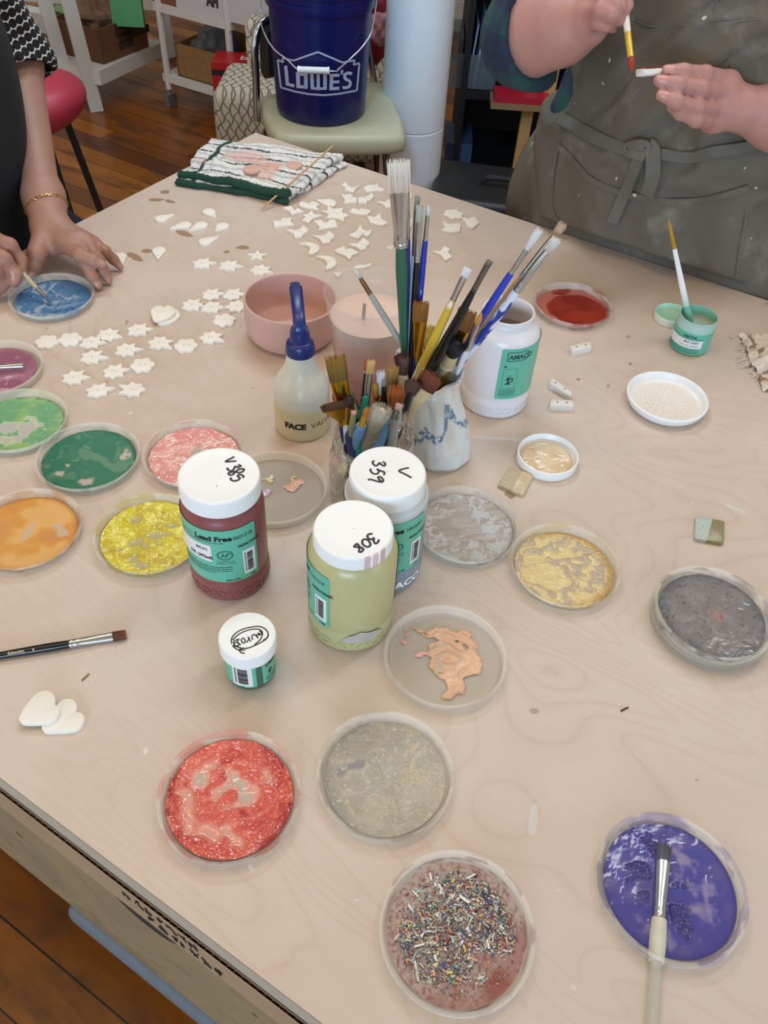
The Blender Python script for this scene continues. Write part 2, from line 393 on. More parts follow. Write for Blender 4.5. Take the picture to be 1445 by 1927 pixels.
# brown water stains and white smears that have soaked into the top
def ground_blob(px, py, rx, ry, ang, seed, h=.00035):
    c = at(px, py)[:2]; a = np.linspace(0, 2*pi, 40, endpoint=False); k = 1+.28*fbm(np.cos(a)*1.5+seed, np.sin(a)*1.5, 0, seed, 3)
    q = np.c_[rx*k*np.cos(a), ry*k*np.sin(a)]; q = np.c_[q[:, 0]*cos(ang)-q[:, 1]*sin(ang), q[:, 0]*sin(ang)+q[:, 1]*cos(ang)]
    return c+q
def to_table(P): 
    d = P-TC; return np.c_[d@ED[:2], d@EN[:2]]
st_m = plastic_clear('#a5825a', .62, .5, 'water_stain', trl=0.)
for i, (px, py, rx, ry, a) in enumerate(((346, 440, .016, .008, -.4), (255, 485, .018, .006, -.7), (277, 472, .009, .006, 0), (457, 466, .010, .007, .3), (426, 474, .005, .004, 0), (310, 361, .009, .007, 0), (295, 376, .012, .006, .2), (320, 379, .010, .005, -.4), (960, 930, .006, .006, 0), (1186, 685, .002, .003, 0), (1088, 714, .003, .002, 0))):
    b = MB(); b.prism(to_table(ground_blob(px, py, rx, ry, a, i)), T-.0004, T+.0002); b.build('water_stain', st_m, table, smooth=False)
wh_m = plastic_clear('#ece6de', .6, .6, 'dried_smear', trl=0.)
for i, (px, py, rx, ry, a) in enumerate(((1003, 1542, .0035, .014, -.15), (1384, 958, .012, .003, -.5), (962, 826, .07, .0028, .02), (1302, 696, .0015, .005, .3))):
    b = MB(); b.prism(to_table(ground_blob(px, py, rx, ry, a, 20+i)), T-.0004, T+.0002); b.build('white_smear', wh_m, table, smooth=False)
# corrugated cardboard along the near edge
card = thing('cardboard_sheet', 'brown corrugated cardboard strip with marker scribbles along the near table edge', 'cardboard', (TC[0]-EN[0]*(TW+.0055), TC[1]-EN[1]*(TW+.0055), 0), EA)
cb_m = flat('#a08464', .8, var=.08, scale=14.); cbd = flat('#3a322b', .9)
b = MB(); b.box(0, 1.9, -.0006, 0, .697, .7460); b.box(0, 1.9, -.0032, -.0026, .695, .7455)
xs = np.arange(0, 1.9, .0035); zz = np.where(np.arange(len(xs)) % 2, -.0006, -.0026)
b.grid(np.stack([np.c_[xs, zz, np.full(len(xs), .696)], np.c_[xs, zz, np.full(len(xs), .7454)]]), 1)
b.build('corrugated_board', [cb_m, flat('#8f7c66', .9)], card, smooth=False)
b = MB(); sq = at(252, 1668, .735); sx0 = (sq[:2]-TC)@ED[:2]
for row_ in range(2):
    for k in range(7):
        x0 = sx0+k*.0115+row_*.022; zc = .734-row_*.021
        q = catmull([(x0+random.uniform(-.005, .005), -.0034, zc+random.uniform(-.008, .008)) for _ in range(6)], 5)
        b.tube(q, .0007, 5)
b.build('marker_scribble', flat('#231c18', .7), card)
# ------------------------------------------------------------------ palettes (upturned tub lids)
lid_m = plastic_clear('#c9c2b4', .36, .32, 'lid_plastic', vc=True, trl=.2)
LIDC = lin('#f3eddf')
LPROF = [(.0005, .0016), (.030, .0016), (.0508, .0018), (.0526, .0026), (.0548, .0085), (.0556, .0110), (.0566, .0121), (.0580, .0122), (.0591, .0114), (.0595, .0100), (.0590, .0080), (.0583, .0040), (.0575, .0010), (.0565, .0), (.045, .0), (.0005, .0)]
def lid(name, label, x, y, z=T, rim=None, smear=None, amount=.5, seed=0, base=LIDC, cat='paint lid', group='tub lids used as glaze palettes'):
    o = thing(name, label, cat, (x, y, z), 0, group); b = MB(); seg = 240
    P = np.asarray(LPROF); P = np.concatenate([catmull(P[:3], 3)[:-1], catmull(P[2:14], 3), P[14:]]); a = np.linspace(0, 2*pi, seg, endpoint=False)
    K = np.broadcast_to(np.array(base), (len(P), seg, 3)).copy()
    if smear is not None:
        for i, (r, zz) in enumerate(P):
            if r > .047:
                inner = i < 22; f = fbm(np.cos(a)*3+seed, np.sin(a)*3, zz*260+i*.03, seed, 4)
                m = .85*sst(-.05, .42, f-(.55-amount)+(0.18 if (inner and zz > .003) else -.25 if zz < .008 else 0.))
                c2 = np.array(smear); K[i] = K[i]*(1-m[:, None])+c2*m[:, None]
    b.lathe(P, seg, col=K); b.build('lid_body', lid_m, o, ang=60)
    return o
def polar(R=.0524, nr=112, na=340):
    r = np.linspace(0, 1, nr)**.8*R; a = np.linspace(0, 2*pi, na, endpoint=False)
    return r[:, None]*np.cos(a)[None], r[:, None]*np.sin(a)[None]
def mixc(a, b, m): m = np.clip(m, 0, 1)[..., None]; return np.asarray(a)*(1-m)+np.asarray(b)*m
def pool(o, X, Y, H, M, K, mat, name='glaze', z=.0019, th=.0014, fz=0.):
    # H relief (m), M coverage mask (>0 kept), K colours
    M2 = M; Z = z+fz+np.where(M2 > 0, th*sst(0, .22, M2), 0)+H*sst(0, .3, M2)
    m, k = X.shape; i = np.arange(m-1)[:, None]*k+np.arange(k)[None]; j = np.arange(m-1)[:, None]*k+((np.arange(k)+1) % k)[None]
    F = np.stack([i, i+k, j+k, j], -1).reshape(-1, 4); keep = (M2.ravel()[F] > 0).all(1)
    V = np.stack([X, Y, Z], -1).reshape(-1, 3); K = K.reshape(-1, 3); F = F[keep]
    u, inv = np.unique(F, return_inverse=True)
    b = MB(); b.add(V[u], inv.reshape(-1, 4), 0, K[u]); return b.build(name, mat, o, ang=0)
wet_m = vcol(.10, .025, 500., name='wet_glaze'); satin_m = vcol(.3, .10, 900., name='satin_glaze'); dry_m = vcol(.62, .15, 1500., name='dry_glaze')
def film_m(): return dry_m
X, Y = polar(); U, Vv = X/.0530, Y/.0530; RR = np.hypot(U, Vv); TH = np.arctan2(Vv, U)
PL = np.array(lin('#bdb6a9'))
def ridge(f): return 1-np.abs(f)
def swirl(s, sc=2.2, amt=1.):                    # brush-swept texture going round the lid
    w = fbm(U*1.4, Vv*1.4, 0, s, 3); return fbm((RR*6+w*amt)*sc, TH*1.6+w, 0, s+9, 4)
def wf(sc, s, o=5, w=.7):
    a = fbm(U*sc*.7, Vv*sc*.7, 0, s+50, 3); c = fbm(U*sc*.7+5, Vv*sc*.7, 0, s+51, 3); return fbm(U*sc+w*a, Vv*sc+w*c, 0, s, o)
def sd(p, q, r):                                 # distance to a stroke between two spots (in lid units)
    p = np.array(p); q = np.array(q); d = q-p; h = np.clip(((U-p[0])*d[0]+(Vv-p[1])*d[1])/(d@d+1e-9), 0, 1)
    return np.hypot(U-p[0]-h*d[0], Vv-p[1]-h*d[1])-r
def wob(s, sc=5., a=.08): return a*fbm(U*sc, Vv*sc, 0, s, 3)
# coral
o = lid('palette_lid', 'clear tub lid filled with wet coral red glaze, at the front left of the table', -.1121, .3023, smear=lin('#e77a6c'), amount=.52, seed=3)
f = fbm((RR*6+fbm(U*2, Vv*2, 0, 5))*1.3, TH*1.0+.8*RR, 0, 11, 2)*sst(.0, .25, RR); g = wf(3.2, 12, 3); w = wob(5, 4, .22)
hole = np.minimum.reduce([sd((-.10, .18), (.12, .12), .10)+w, sd((-.02, .34), (-.06, .2), .03)+w*.5, sd((-.62, .0), (-.55, -.45), .07)+w*.6, sd((-.45, .45), (-.6, .15), .055)+w*.5, sd((.35, .15), (.3, -.05), .035)+w*.3, sd((.05, -.55), (.3, -.72), .03)+w*.3, sd((-.3, -.55), (-.1, -.66), .045)+w*.3, sd((.15, -.1), (-.05, -.2), .03)+w*.3, sd((.5, .42), (.55, .3), .03)+w*.2])
thin = sst(.12, -.02, hole); M = np.ones_like(RR)
K = mixc(lin('#cd5a4b'), lin('#bd473d'), sst(-.2, .7, g)); K = mixc(K, lin('#d97566'), .8*sst(.1, .8, f)); K = mixc(K, lin('#dfa392'), thin*.85); K = mixc(K, lin('#bfae9c'), sst(-.03, -.08, hole)*.9); K = mixc(K, lin('#a02c2c'), sst(.82, 1., RR)*sst(-.1, .5, g))
H = .0012*ridge(f)+.0012*ridge(g)+.0008*ridge(wf(6.5, 21, 2))
pool(o, X, Y, H*(1-.8*thin), M, K, wet_m, fz=.0008)
# beige-grey
o = lid('palette_lid', 'clear tub lid with a thin greyish beige wash, right of the coral one', .0166, .3315, smear=lin('#c5bda9'), amount=.35, seed=5)
f = wf(3, 31, 5, 1.); g = wf(7, 32, 5, 1.)
K = mixc(lin('#b0a693'), lin('#a29a8b'), sst(-.3, .5, f)); K = mixc(K, lin('#b9ac8c'), sst(.1, .7, g)*sst(-.2, .6, U)); K = mixc(K, lin('#8d877b'), sst(.16, .0, np.abs(f))*.5*sst(.0, .4, g+.2))
sp = sst(.06, -.06, np.minimum(sd((-.6, .1), (-.45, .16), .07), sd((-.68, .0), (-.62, .02), .05))+wob(3)); K = mixc(K, lin('#7f7f80'), sp*.9); K = mixc(K, lin('#85847c'), sst(.75, 1., RR)*sst(0, -.7, U)*.7); K = mixc(K, lin('#d9d2bd'), .4*sst(.85, 1., fbm(U*19, Vv*19, 0, 8, 2)))
pool(o, X, Y, .0005*f+.0006*np.abs(g), np.ones_like(RR), K, satin_m, th=.0008)
# peach puddle
o = lid('palette_lid', 'clear tub lid with a loose peach puddle and pink smears, right of the yellow jar', .0684, .4558, seed=6)
w = wob(41, 5, .14)
d = np.minimum.reduce([sd((.08, .18), (.18, -.12), .40)+w, sd((.14, -.3), (.13, -.66), .15)+w*.7, sd((-.12, .5), (.35, .5), .15)+w*.6, sd((-.62, .66), (-.2, .52), .07)+w*.6, sd((.45, .4), (.55, .0), .13)+w*.5, sd((-.25, .45), (-.55, .62), .05)+w*.5])
pk = np.minimum.reduce([sd((-.55, .05), (-.38, .14), .07)+w*.8, sd((-.72, .45), (-.6, .66), .02)+w*.4, sd((.42, .1), (.6, .12), .03)+w*.6, sd((.2, .6), (.42, .52), .045)+w*.6, sd((-.78, .2), (-.72, .32), .03)+w])
f = fbm(U*2.5, Vv*2.5, 0, 44, 3); sw = np.sin(np.hypot(U-.02, Vv+.02)*34+f*5)
K = mixc(lin('#dfb28c'), lin('#d6a884'), sst(-.3, .5, f)); K = mixc(K, lin('#b9a48a'), sst(.45, .9, sw)*.8*sst(.3, .1, np.hypot(U-.05, Vv)-.2)); K = mixc(K, lin('#e5a7a0'), sst(-.03, .06, d)*sst(.12, .02, pk))
M = np.where((d < 0) | (pk < 0), np.maximum(-d, -pk)*4+.03, -1)
pool(o, X, Y, .0005*sw*sst(0, .2, -d)+.0004*f, M, K, satin_m, th=.0013)
# yellow, right
o = lid('palette_lid', 'clear tub lid with streaky pale yellow glaze, right of the grey-white one', .1960, .5811, smear=lin('#e8cf86'), amount=.5, seed=7)
f = wf(4.2, 51, 6, 1.2); g = wf(8, 52, 5, 1.)
K = mixc(lin('#dcc688'), lin('#b9a88e'), sst(.0, .28, f)); K = mixc(K, lin('#e3d09a'), sst(.2, .6, g)*sst(.1, -.1, f)); K = mixc(K, lin('#b8924a'), sst(.78, .98, RR)*sst(-.9, .4, U+Vv*.4+g*.5)); K = mixc(K, lin('#8d7340'), sst(.05, .0, np.abs(fbm(U*9, Vv*9, 0, 55, 1)))*sst(.62, .75, RR)*sst(.0, .3, Vv)*sst(-.1, .2, U)*.8)
pool(o, X, Y, .0009*np.abs(f)+.0005*g, np.ones_like(RR), K, satin_m, th=.001)
# grey-white
o = lid('palette_lid', 'clear tub lid with brushed grey-white slip, beside the white vase and the blue-grey jar', .0910, .6305, smear=lin('#c6c8c8'), amount=.55, seed=8)
f = fbm((U+.3*Vv)*2.2, (Vv-.2*U)*7, 0, 61, 5); g = wf(6.5, 62, 6, 1.2)
K = mixc(lin('#aa9f95'), lin('#b7aea6'), sst(-.4, .4, f)); ring = sst(.35, .6, np.hypot(U+.08, Vv-.05)+.25*g); K = mixc(K, lin('#c4c8ca'), .8*ring*sst(-.05, .12, g)); K = mixc(K, lin('#9aa0a4'), sst(.9, 1., RR)*.6)
pool(o, X, Y, .0007*np.abs(f)+.0009*ring*sst(-.1, .4, g), np.ones_like(RR), K, satin_m, th=.001)
# dark green
o = lid('palette_lid', 'clear tub lid with smooth teal green glaze, second from the left edge', -.3472, .6970, smear=lin('#9fc0a6'), amount=.42, seed=9)
f = wf(2.3, 71, 4, 1.); g = fbm(U*6, Vv*6, 0, 72, 3); w = wob(9, 6, .12)
hole = np.minimum.reduce([sd((.78, .1), (.72, .35), .06)+w, sd((-.45, -.5), (-.4, -.25), .03)+w*.7, sd((.1, -.72), (.2, -.66), .06)+w*.7, sd((-.55, -.5), (-.45, -.48), .05)+w*.6])
K = mixc(lin('#3e7a63'), lin('#6d9477'), sst(.05, .75, f)*.75); K = mixc(K, lin('#c2b9a8'), sst(.04, -.05, hole)*.9); K = mixc(K, lin('#2d6350'), sst(.85, 1, RR)*sst(-.2, .4, g))
pool(o, X, Y, .00018*f, np.ones_like(RR), K, wet_m, th=.002)
# light green
o = lid('palette_lid', 'clear tub lid with patchy light green glaze at the left edge of the table', -.4495, .7511, smear=lin('#d2e6bb'), amount=.5, seed=10)
f = wf(2.4, 81); g = wf(7, 82, 4); w = wob(11, 4, .3)
hole = np.minimum.reduce([sd((-.25, -.2), (.1, -.15), .22)+w, sd((-.1, -.5), (-.02, -.62), .07)+w*.5, sd((.12, .22), (.28, .16), .05)+w*.5])
K = mixc(lin('#72a97c'), lin('#93b877'), sst(-.2, .6, U*.7+f)); K = mixc(K, lin('#bdb9b1'), sst(.05, -.03, hole)); K = mixc(K, lin('#4b8560'), sst(.8, 1, RR)*sst(-.1, .5, g)); K = mixc(K, lin('#c3dcae'), sst(.07, .02, np.abs(hole))*.5)
pool(o, X, Y, .0005*np.abs(g)*sst(0, .1, hole), np.where(hole < -.3, 1, 1.), K, satin_m, th=.0012)
# mauve
o = lid('palette_lid', 'clear tub lid with mauve purple glaze and a silver brush across it, left edge', -.5123, .8496, seed=12)
f = fbm(U*2, Vv*2, 0, 91, 3); w = wob(13, 5, .07); hole = np.minimum.reduce([sd((-.05, -.7), (.35, -.2), .05)+w, sd((.1, .25), (.3, .32), .05)+w, sd((.4, -.45), (.38, -.3), .03)+w, sd((.25, -.7), (.5, -.66), .05)+w, sd((.3, .6), (.55, .62), .02)+w*.6])
K = mixc(lin('#a77485'), lin('#9a6377'), sst(-.4, .4, f)); K = mixc(K, lin('#c19caa'), sst(.04, -.03, hole))
o_mauve = o; pool(o, X, Y, .0004*f, np.where(RR < .93+.03*f, 1, -1), K, wet_m, th=.0015)
# pink
o = lid('palette_lid', 'clear tub lid with salmon pink glaze, behind the brick red jar', -.2281, .7152, smear=lin('#e2b3a9'), amount=.5, seed=13)
f = wf(3.5, 101); g = wf(6.5, 102, 5, 1.); w = wob(14, 6, .2)
hole = np.minimum.reduce([sd((-.1, .12), (.15, .15), .10)+w, sd((-.25, -.35), (-.2, -.33), .03), sd((.55, .1), (.72, .05), .06)+w])
K = mixc(lin('#dd9589'), lin('#e7a89c'), sst(-.3, .5, f)); K = mixc(K, lin('#c9776e'), sst(.8, 1., RR)*sst(-.1, .4, g)); K = mixc(K, lin('#ecc3b8'), sst(.3, .7, g)); K = mixc(K, lin('#bbae9c'), sst(.02, -.02, hole))
pool(o, X, Y, .0007*np.abs(g)*sst(-.05, .1, hole), np.ones_like(RR), K, wet_m, th=.0014)
# orange
o = lid('palette_lid', 'clear tub lid with a thin orange wash, cut by the left edge of the photo', -.3796, .5796, smear=lin('#e0a968'), amount=.75, seed=14)
f = fbm(U*2, Vv*2, 0, 111, 3); w = wob(15, 4, .14); hole = np.minimum(sd((.1, .2), (.0, -.15), .04)+w, sd((.62, .15), (.72, .12), .05)+w)
K = mixc(lin('#d69a4e'), lin('#dfae6c'), sst(-.3, .5, f)); K = mixc(K, lin('#c98e62'), sst(.2, .7, -f)*.6); K = mixc(K, lin('#cbb394'), sst(.08, -.06, hole)); K = mixc(K, lin('#b5712c'), sst(.85, 1, RR)*.6)
pool(o, X, Y, .0002*f, np.ones_like(RR), K, wet_m, th=.0016)
# yellow, left
o = lid('palette_lid', 'clear tub lid with crusty bright yellow glaze, left of the brick red jar', -.2477, .5856, smear=lin('#d8cc4a'), amount=.5, seed=15)
f = wf(4, 121, 5, 1.); g = wf(9, 122, 4, 1.); w = wob(16, 5, .22)
hole = np.minimum.reduce([sd((-.35, -.35), (-.25, -.2), .06)+w, sd((.1, .15), (.25, .1), .12)+w, sd((-.4, .5), (-.3, .55), .05)+w, sd((-.2, -.75), (0., -.7), .07)+w])
K = mixc(lin('#d5c531'), lin('#c2a92c'), sst(-.2, .6, f)); K = mixc(K, lin('#e9e06e'), sst(.15, .6, g)); K = mixc(K, lin('#bfb69e'), sst(.02, -.03, hole)); K = mixc(K, lin('#b3a24a'), sst(.12, .02, hole)*.5)
pool(o, X, Y, (.0011*np.abs(g)+.0012*ridge(f)*.6)*sst(-.03, .08, hole), np.ones_like(RR), K, wet_m, th=.001)
# clear with lilac
o = lid('palette_lid', 'almost empty clear tub lid with lilac and peach remains, beside the glass jar', -.125, .6673, seed=16)
w = wob(17, 6, .16); li = np.minimum(sd((-.5, -.32), (-.38, .05), .12)+w, sd((-.4, .0), (-.15, .02), .04)+w); pe = sd((.38, .2), (.42, .35), .13)+w*.7; cr = np.minimum(sd((-.5, .3), (-.15, .42), .01), sd((-.25, .4), (-.1, .3), .01))+w*.5
ye = sd((.28, .45), (.35, .5), .04)+w*.5
K = mixc(lin('#c9bdd6'), lin('#bba9ca'), sst(-.3, .3, fbm(U*9, Vv*9, 0, 4))); K = mixc(K, lin('#d9ab90'), sst(.05, -.05, pe)); K = mixc(K, lin('#d8cc9c'), sst(.06, -.03, np.minimum(ye, cr)))
d = np.minimum.reduce([li, pe, cr, ye]); pool(o, X, Y, .0005*np.abs(fbm(U*8, Vv*8, 0, 5)), np.where(d < 0, -d*4+.02, -1), K, wet_m, th=.0008)
# blue
o_blue = o = lid('palette_lid', 'clear tub lid with thin blue glaze under the hand painting at the left', -.4964, 1.0233, smear=lin('#9db9c6'), amount=.6, seed=17)
f = wf(2.6, 131, 4, 1.); g = wf(7, 132, 4)
K = mixc(lin('#4f7ba6'), lin('#9aa9b8'), sst(-.1, .5, f+.5*(-Vv-.1)-.5*U)); K = mixc(K, lin('#3f6a98'), sst(.7, 1., RR)*sst(-.4, .3, Vv+g*.5)); K = mixc(K, lin('#3a628f'), sst(.35, .6, g)*.7)
pool(o, X, Y, .0005*sst(.3, .6, g), np.ones_like(RR), K, wet_m, th=.0014)
# red-brown, far right
o = lid('palette_lid', 'clear tub lid holding brick red glaze on the far right beside the open white jar', .2603, 1.0966, smear=lin('#b1564b'), amount=.5, seed=18, base=lin('#e6e2dc'))
f = fbm(U*2.4, Vv*2.4, 0, 141, 3); pud = np.hypot((U-.12)*1.0, (Vv+.12)*1.05)-.82+.07*f
K = mixc(lin('#9c3423'), lin('#8c2b1e'), sst(-.4, .4, f)); K = mixc(K, lin('#bb6e62'), sst(-.03, .06, pud)); K = mixc(K, lin('#8b2f2a'), sst(.1, -.02, sd((-.35, .75), (-.05, .85), .08)+wob(4)))
pool(o, X, Y, -.0009*sst(-.02, .05, pud), np.ones_like(RR), K, wet_m, th=.002)
# purple
o_purp = o = lid('palette_lid', 'clear tub lid full of violet blue glaze at the front right, holding a brush', .2475, .2531, smear=lin('#7d76b5'), amount=.62, seed=19)
f = fbm(U*2.2, Vv*2.2, 0, 151, 4); g = fbm(U*6, Vv*6, 0, 152, 4); w = wob(18, 7, .12)
hole = np.minimum.reduce([sd((.2, .55), (.42, -.35), .1)+w*1.4, sd((-.38, -.55), (-.2, -.72), .10)+w, sd((.5, -.3), (.55, .0), .05)+w*1.2])
cl = np.minimum.reduce([sd((-.55, .1), (-.4, .22), .11)+w, sd((-.45, -.12), (-.42, -.1), .07)+w, sd((.05, -.35), (.12, -.55), .12)+w, sd((.12, .0), (.25, .03), .07)+w, sd((-.3, .7), (-.2, .6), .06)+w])
K = mixc(lin('#4f4b93'), lin('#5c5590'), sst(-.3, .5, f)); K = mixc(K, lin('#857aa5'), sst(.08, -.08, hole)*.8); K = mixc(K, lin('#9a8da3'), sst(-.05, -.16, hole)*.6); K = mixc(K, lin('#37336f'), sst(.04, -.04, cl)*.8); K = mixc(K, lin('#3d3a80'), sst(.88, 1, RR)*.8)
pool(o, X, Y, .00022*f+.0001*sst(.2, .7, g)+.0028*sst(.03, -.06, cl)*(.6+.5*fbm(U*14, Vv*14, 0, 7)), np.ones_like(RR), K, wet_m, th=.0022)
# grey stack
o = lid('palette_lid', 'lower of two stacked clear tub lids at the right edge, under the dark grey glaze', .3369, .5219, seed=20, base=lin('#dedbcc'))
o = lid('palette_lid', 'upper of two stacked tub lids at the right edge, holding dark grey glaze', .3375, .5216, T+.0123, smear=lin('#5d6269'), amount=.55, seed=21)
f = wf(3, 161); g = wf(7, 162, 4)
K = mixc(lin('#7d7876'), lin('#8c8784'), sst(-.5, .6, f)); K = mixc(K, lin('#b77972'), sst(.22, .0, np.hypot(U-.12, Vv+.02)+.05*g)*.8); K = mixc(K, lin('#5b6067'), sst(.75, .98, RR+.1*g)*.8); K = mixc(K, lin('#969897'), sst(.5, 1., g)*.5); K = mixc(K, lin('#5d4a40'), .8*sst(.86, .95, fbm(U*22, Vv*22, 0, 6, 2)))
pool(o, X, Y, .00012*f, np.ones_like(RR), K, wet_m, th=.0025)
# glaze scraps
o = lid('palette_lid', 'tub lid with loose multicoloured glaze flakes, bottom centre of the table', .0770, .2101, seed=22, smear=lin('#8a4f46'), amount=.22)
f = fbm(U*3, Vv*3, 0, 171, 4); g = fbm(U*22, Vv*22, 0, 172, 3)
dust = sst(-.9, .3, f-RR*.2); K = mixc(lin('#b09c92'), lin('#a08579'), sst(-.3, .3, g)); K = mixc(K, lin('#9d6e63'), .8*sst(.0, .8, U*.7-Vv*.8+f*.6)); K = mixc(K, lin('#7c3a33'), sst(.35, .7, g)*.5); K = mixc(K, lin('#883b2c'), sst(.2, .0, sd((.5, -.7), (.6, -.6), .05))*.7)
pool(o, X, Y, .0003*np.abs(g), np.ones_like(RR), K, dry_m, th=.0004)
b = MB(); pal = [lin(c) for c in ('#e8e6de', '#4a4f86', '#d9c670', '#2e3138', '#9fb3a2', '#b1574c', '#e2e0da', '#86aca4', '#6a688f', '#cf9f78', '#55755f', '#c9c6b4', '#86403a', '#9fb3c0', '#dedcd4', '#3b3f5c', '#a8a69a')]
n_ = 0
while n_ < 4200:
    u, v_ = rng.uniform(-1, 1, 2)
    den = (1-sst(.86, .93, math.hypot(u, v_)))*sst(-.55, -.05, (v_+.25)+.35*u*0+.25*float(noise(u*3, v_*3, 0, 3))-.25*max(u, 0))*(1-.75*sst(.1, .5, -u+v_-.55))
    big_ = n_ < 1100
    if rng.random() > (den if big_ else max(den, .22 if math.hypot(u, v_) < .92 else 0)): continue
    n_ += 1; s = .0005+.0012*rng.random()**2 if big_ else rng.uniform(.0002, .0006)
    L_ = s*(rng.uniform(1, 3.6) if rng.random() < .3 else rng.uniform(.8, 1.4)); a = rng.uniform(0, 2*pi); tl = rng.normal(0, .25, 2)
    q = np.array([(-L_, -s*.6), (L_, -s*rng.uniform(.2, .7)), (L_*rng.uniform(.6, 1), s*.6), (-L_*rng.uniform(.6, 1), s*rng.uniform(.3, .7))])
    q = np.c_[q[:, 0]*cos(a)-q[:, 1]*sin(a), q[:, 0]*sin(a)+q[:, 1]*cos(a)]
    zz = .0026+rng.uniform(0, .0016)*den+q@tl*.5; h = rng.uniform(.0002, .0006)
    P8 = np.concatenate([np.c_[q+np.array([u, v_])*.05, zz], np.c_[q+np.array([u, v_])*.05, zz+h]])
    b.add(P8, [(3, 2, 1, 0), (4, 5, 6, 7), (0, 1, 5, 4), (1, 2, 6, 5), (2, 3, 7, 6), (3, 0, 4, 7)], 0, pal[rng.integers(len(pal))])
fo = b.build('glaze_flakes', vcol(.5, name='flake'), None, smooth=False, loc=(.0770, .2101, T)); tag(fo, 'pile of tiny multicoloured dried glaze flakes lying in the bottom centre lid', 'glaze flakes', kind='stuff')
# ------------------------------------------------------------------ jars, pots, bottles
def facing(x, y): return atan2(CAM[1]-y, CAM[0]-x)
def on_cyl(px, py, x, y, r):
    v = ray(px, py); a = v[0]**2+v[1]**2; d = CAM[:2]-np.array([x, y]); bb = 2*(d@v[:2]); cc = d@d-r*r
    s = (-bb-math.sqrt(max(bb*bb-4*a*cc, 0)))/(2*a); return CAM+v*s
def wrap(V, r, f0, lift=.0003):          # (angle in m along the wall, height) -> round the wall
    V = np.asarray(V, float); an = f0+V[:, 0]/r; return np.c_[(r+lift)*np.cos(an), (r+lift)*np.sin(an), V[:, 1]]
def patch(b, r, f0, a0, a1, z0, z1, lift=.00025, mi=0, rc=.003, col=None):
    n = max(4, int(abs(a1-a0)/4)); a = np.radians(np.linspace(a0, a1, n))*r; w = a[-1]-a[0]
    dx = np.minimum(a-a[0], a[-1]-a); k = np.where(dx < rc, rc-np.sqrt(np.maximum(rc**2-(rc-dx)**2, 0)), 0) if rc else 0*a
    if rc:
        a = np.unique(np.concatenate([a, a[0]+rc*np.array([0, .1, .35, .7, 1]), a[-1]-rc*np.array([0, .1, .35, .7, 1])]))
        dx = np.minimum(a-a[0], a[-1]-a); k = np.where(dx < rc, rc-np.sqrt(np.maximum(rc**2-(rc-dx)**2, 0)), 0)
    b.grid(np.stack([wrap(np.c_[a, z0+k], r, f0, lift), wrap(np.c_[a, z1-k], r, f0, lift)]), mi, col)
def wtext(b, s, r, f0, ang, z, size, bold=0., sx=1., align='LEFT', lift=.0006, rot=0.):
    V, F = text_mesh(s, size, bold, align, sx)
    if not len(V): return
    if rot: V = np.c_[V[:, 0]*cos(rot)-V[:, 1]*sin(rot), V[:, 0]*sin(rot)+V[:, 1]*cos(rot), V[:, 2]]
    b.add(wrap(np.c_[V[:, 0]+radians(ang)*r, V[:, 1]+z], r, f0, lift), F)
def dashes(b, r, f0, a0, a1, z, h=.0007, seed=0):
    g = random.Random(seed); a = a0
    while a < a1:
        w = g.uniform(1.2, 4.5); patch(b, r, f0, a, min(a+w, a1), z, z+h, .0005, 0, 0); a += w+g.uniform(.6, 1.2)
def barcode(b, bk, r, f0, a0, a1, z0, z1, seed):
    patch(b, r, f0, a0, a1, z0, z1, .0005, 0, 0)
    g = random.Random(seed); w = a1-a0; z = z0+.12*(z1-z0)
    while z < z1-.12*(z1-z0):
        h = g.choice((.0004, .0006, .0011, .0016)); patch(bk, r, f0, a0+.30*w, a0+.78*w, z, z+h, .0007, 0, 0); z += h+g.choice((.0004, .0007))
    zz = z0+.14*(z1-z0)
    for k in range(11):
        patch(bk, r, f0, a0+.12*w, a0+.22*w, zz, zz+.0012*(z1-z0)/.03, .0007, 0, 0); zz += .072*(z1-z0)
def seal(b, r, f0, ang, z, R, sx=1.2):
    for q0, q1 in ((R, R*.93), (R*.80, R*.76)):
        a = np.linspace(0, 2*pi, 49); ring = [wrap(np.c_[np.cos(a)*q*sx+radians(ang)*r, np.sin(a)*q+z], r, f0, .0006) for q in (q0, q1)]
        b.grid(np.stack(ring))
    for k in range(20):
        a = k*2*pi/20; q = np.array([(-.0004, -.0005), (.0004, -.0005), (.0004, .0005), (-.0004, .0005)]); c = np.array([cos(a)*R*.87*sx, sin(a)*R*.87])
        b.add(wrap(q+c+np.array([radians(ang)*r, z]), r, f0, .0006), [(0, 1, 2, 3)])
    wtext(b, 'AP', r, f0, ang, z-R*.36, R*1.05, .0002, 1., 'CENTER')
def rframe(b, r, f0, a0, a1, z0, z1, w=.0007, rc=.002):
    A0, A1 = radians(a0)*r, radians(a1)*r; q = []
    for cx, cz, s in ((A1-rc, z1-rc, 0), (A0+rc, z1-rc, pi/2), (A0+rc, z0+rc, pi), (A1-rc, z0+rc, 1.5*pi)):
        for k in range(6): t = s+k*pi/10; q.append((cx+rc*cos(t), cz+rc*sin(t)))
    for (p, p2), nxt in zip(zip(q, q[1:]+q[:1]), range(99)):
        pass
    Q = np.array(q); Q = np.concatenate([np.linspace(Q[i], Q[(i+1) % len(Q)], 5)[:-1] for i in range(len(Q))])
    c = Q.mean(0); e = np.roll(Q, -1, 0)-np.roll(Q, 1, 0); nn = np.c_[-e[:, 1], e[:, 0]]; nn /= np.linalg.norm(nn, axis=1)[:, None]
    O, I = wrap(Q, r, f0, .0006), wrap(Q+nn*w, r, f0, .0006); O = np.r_[O, O[:1]]; I = np.r_[I, I[:1]]; b.grid(np.stack([O, I]))
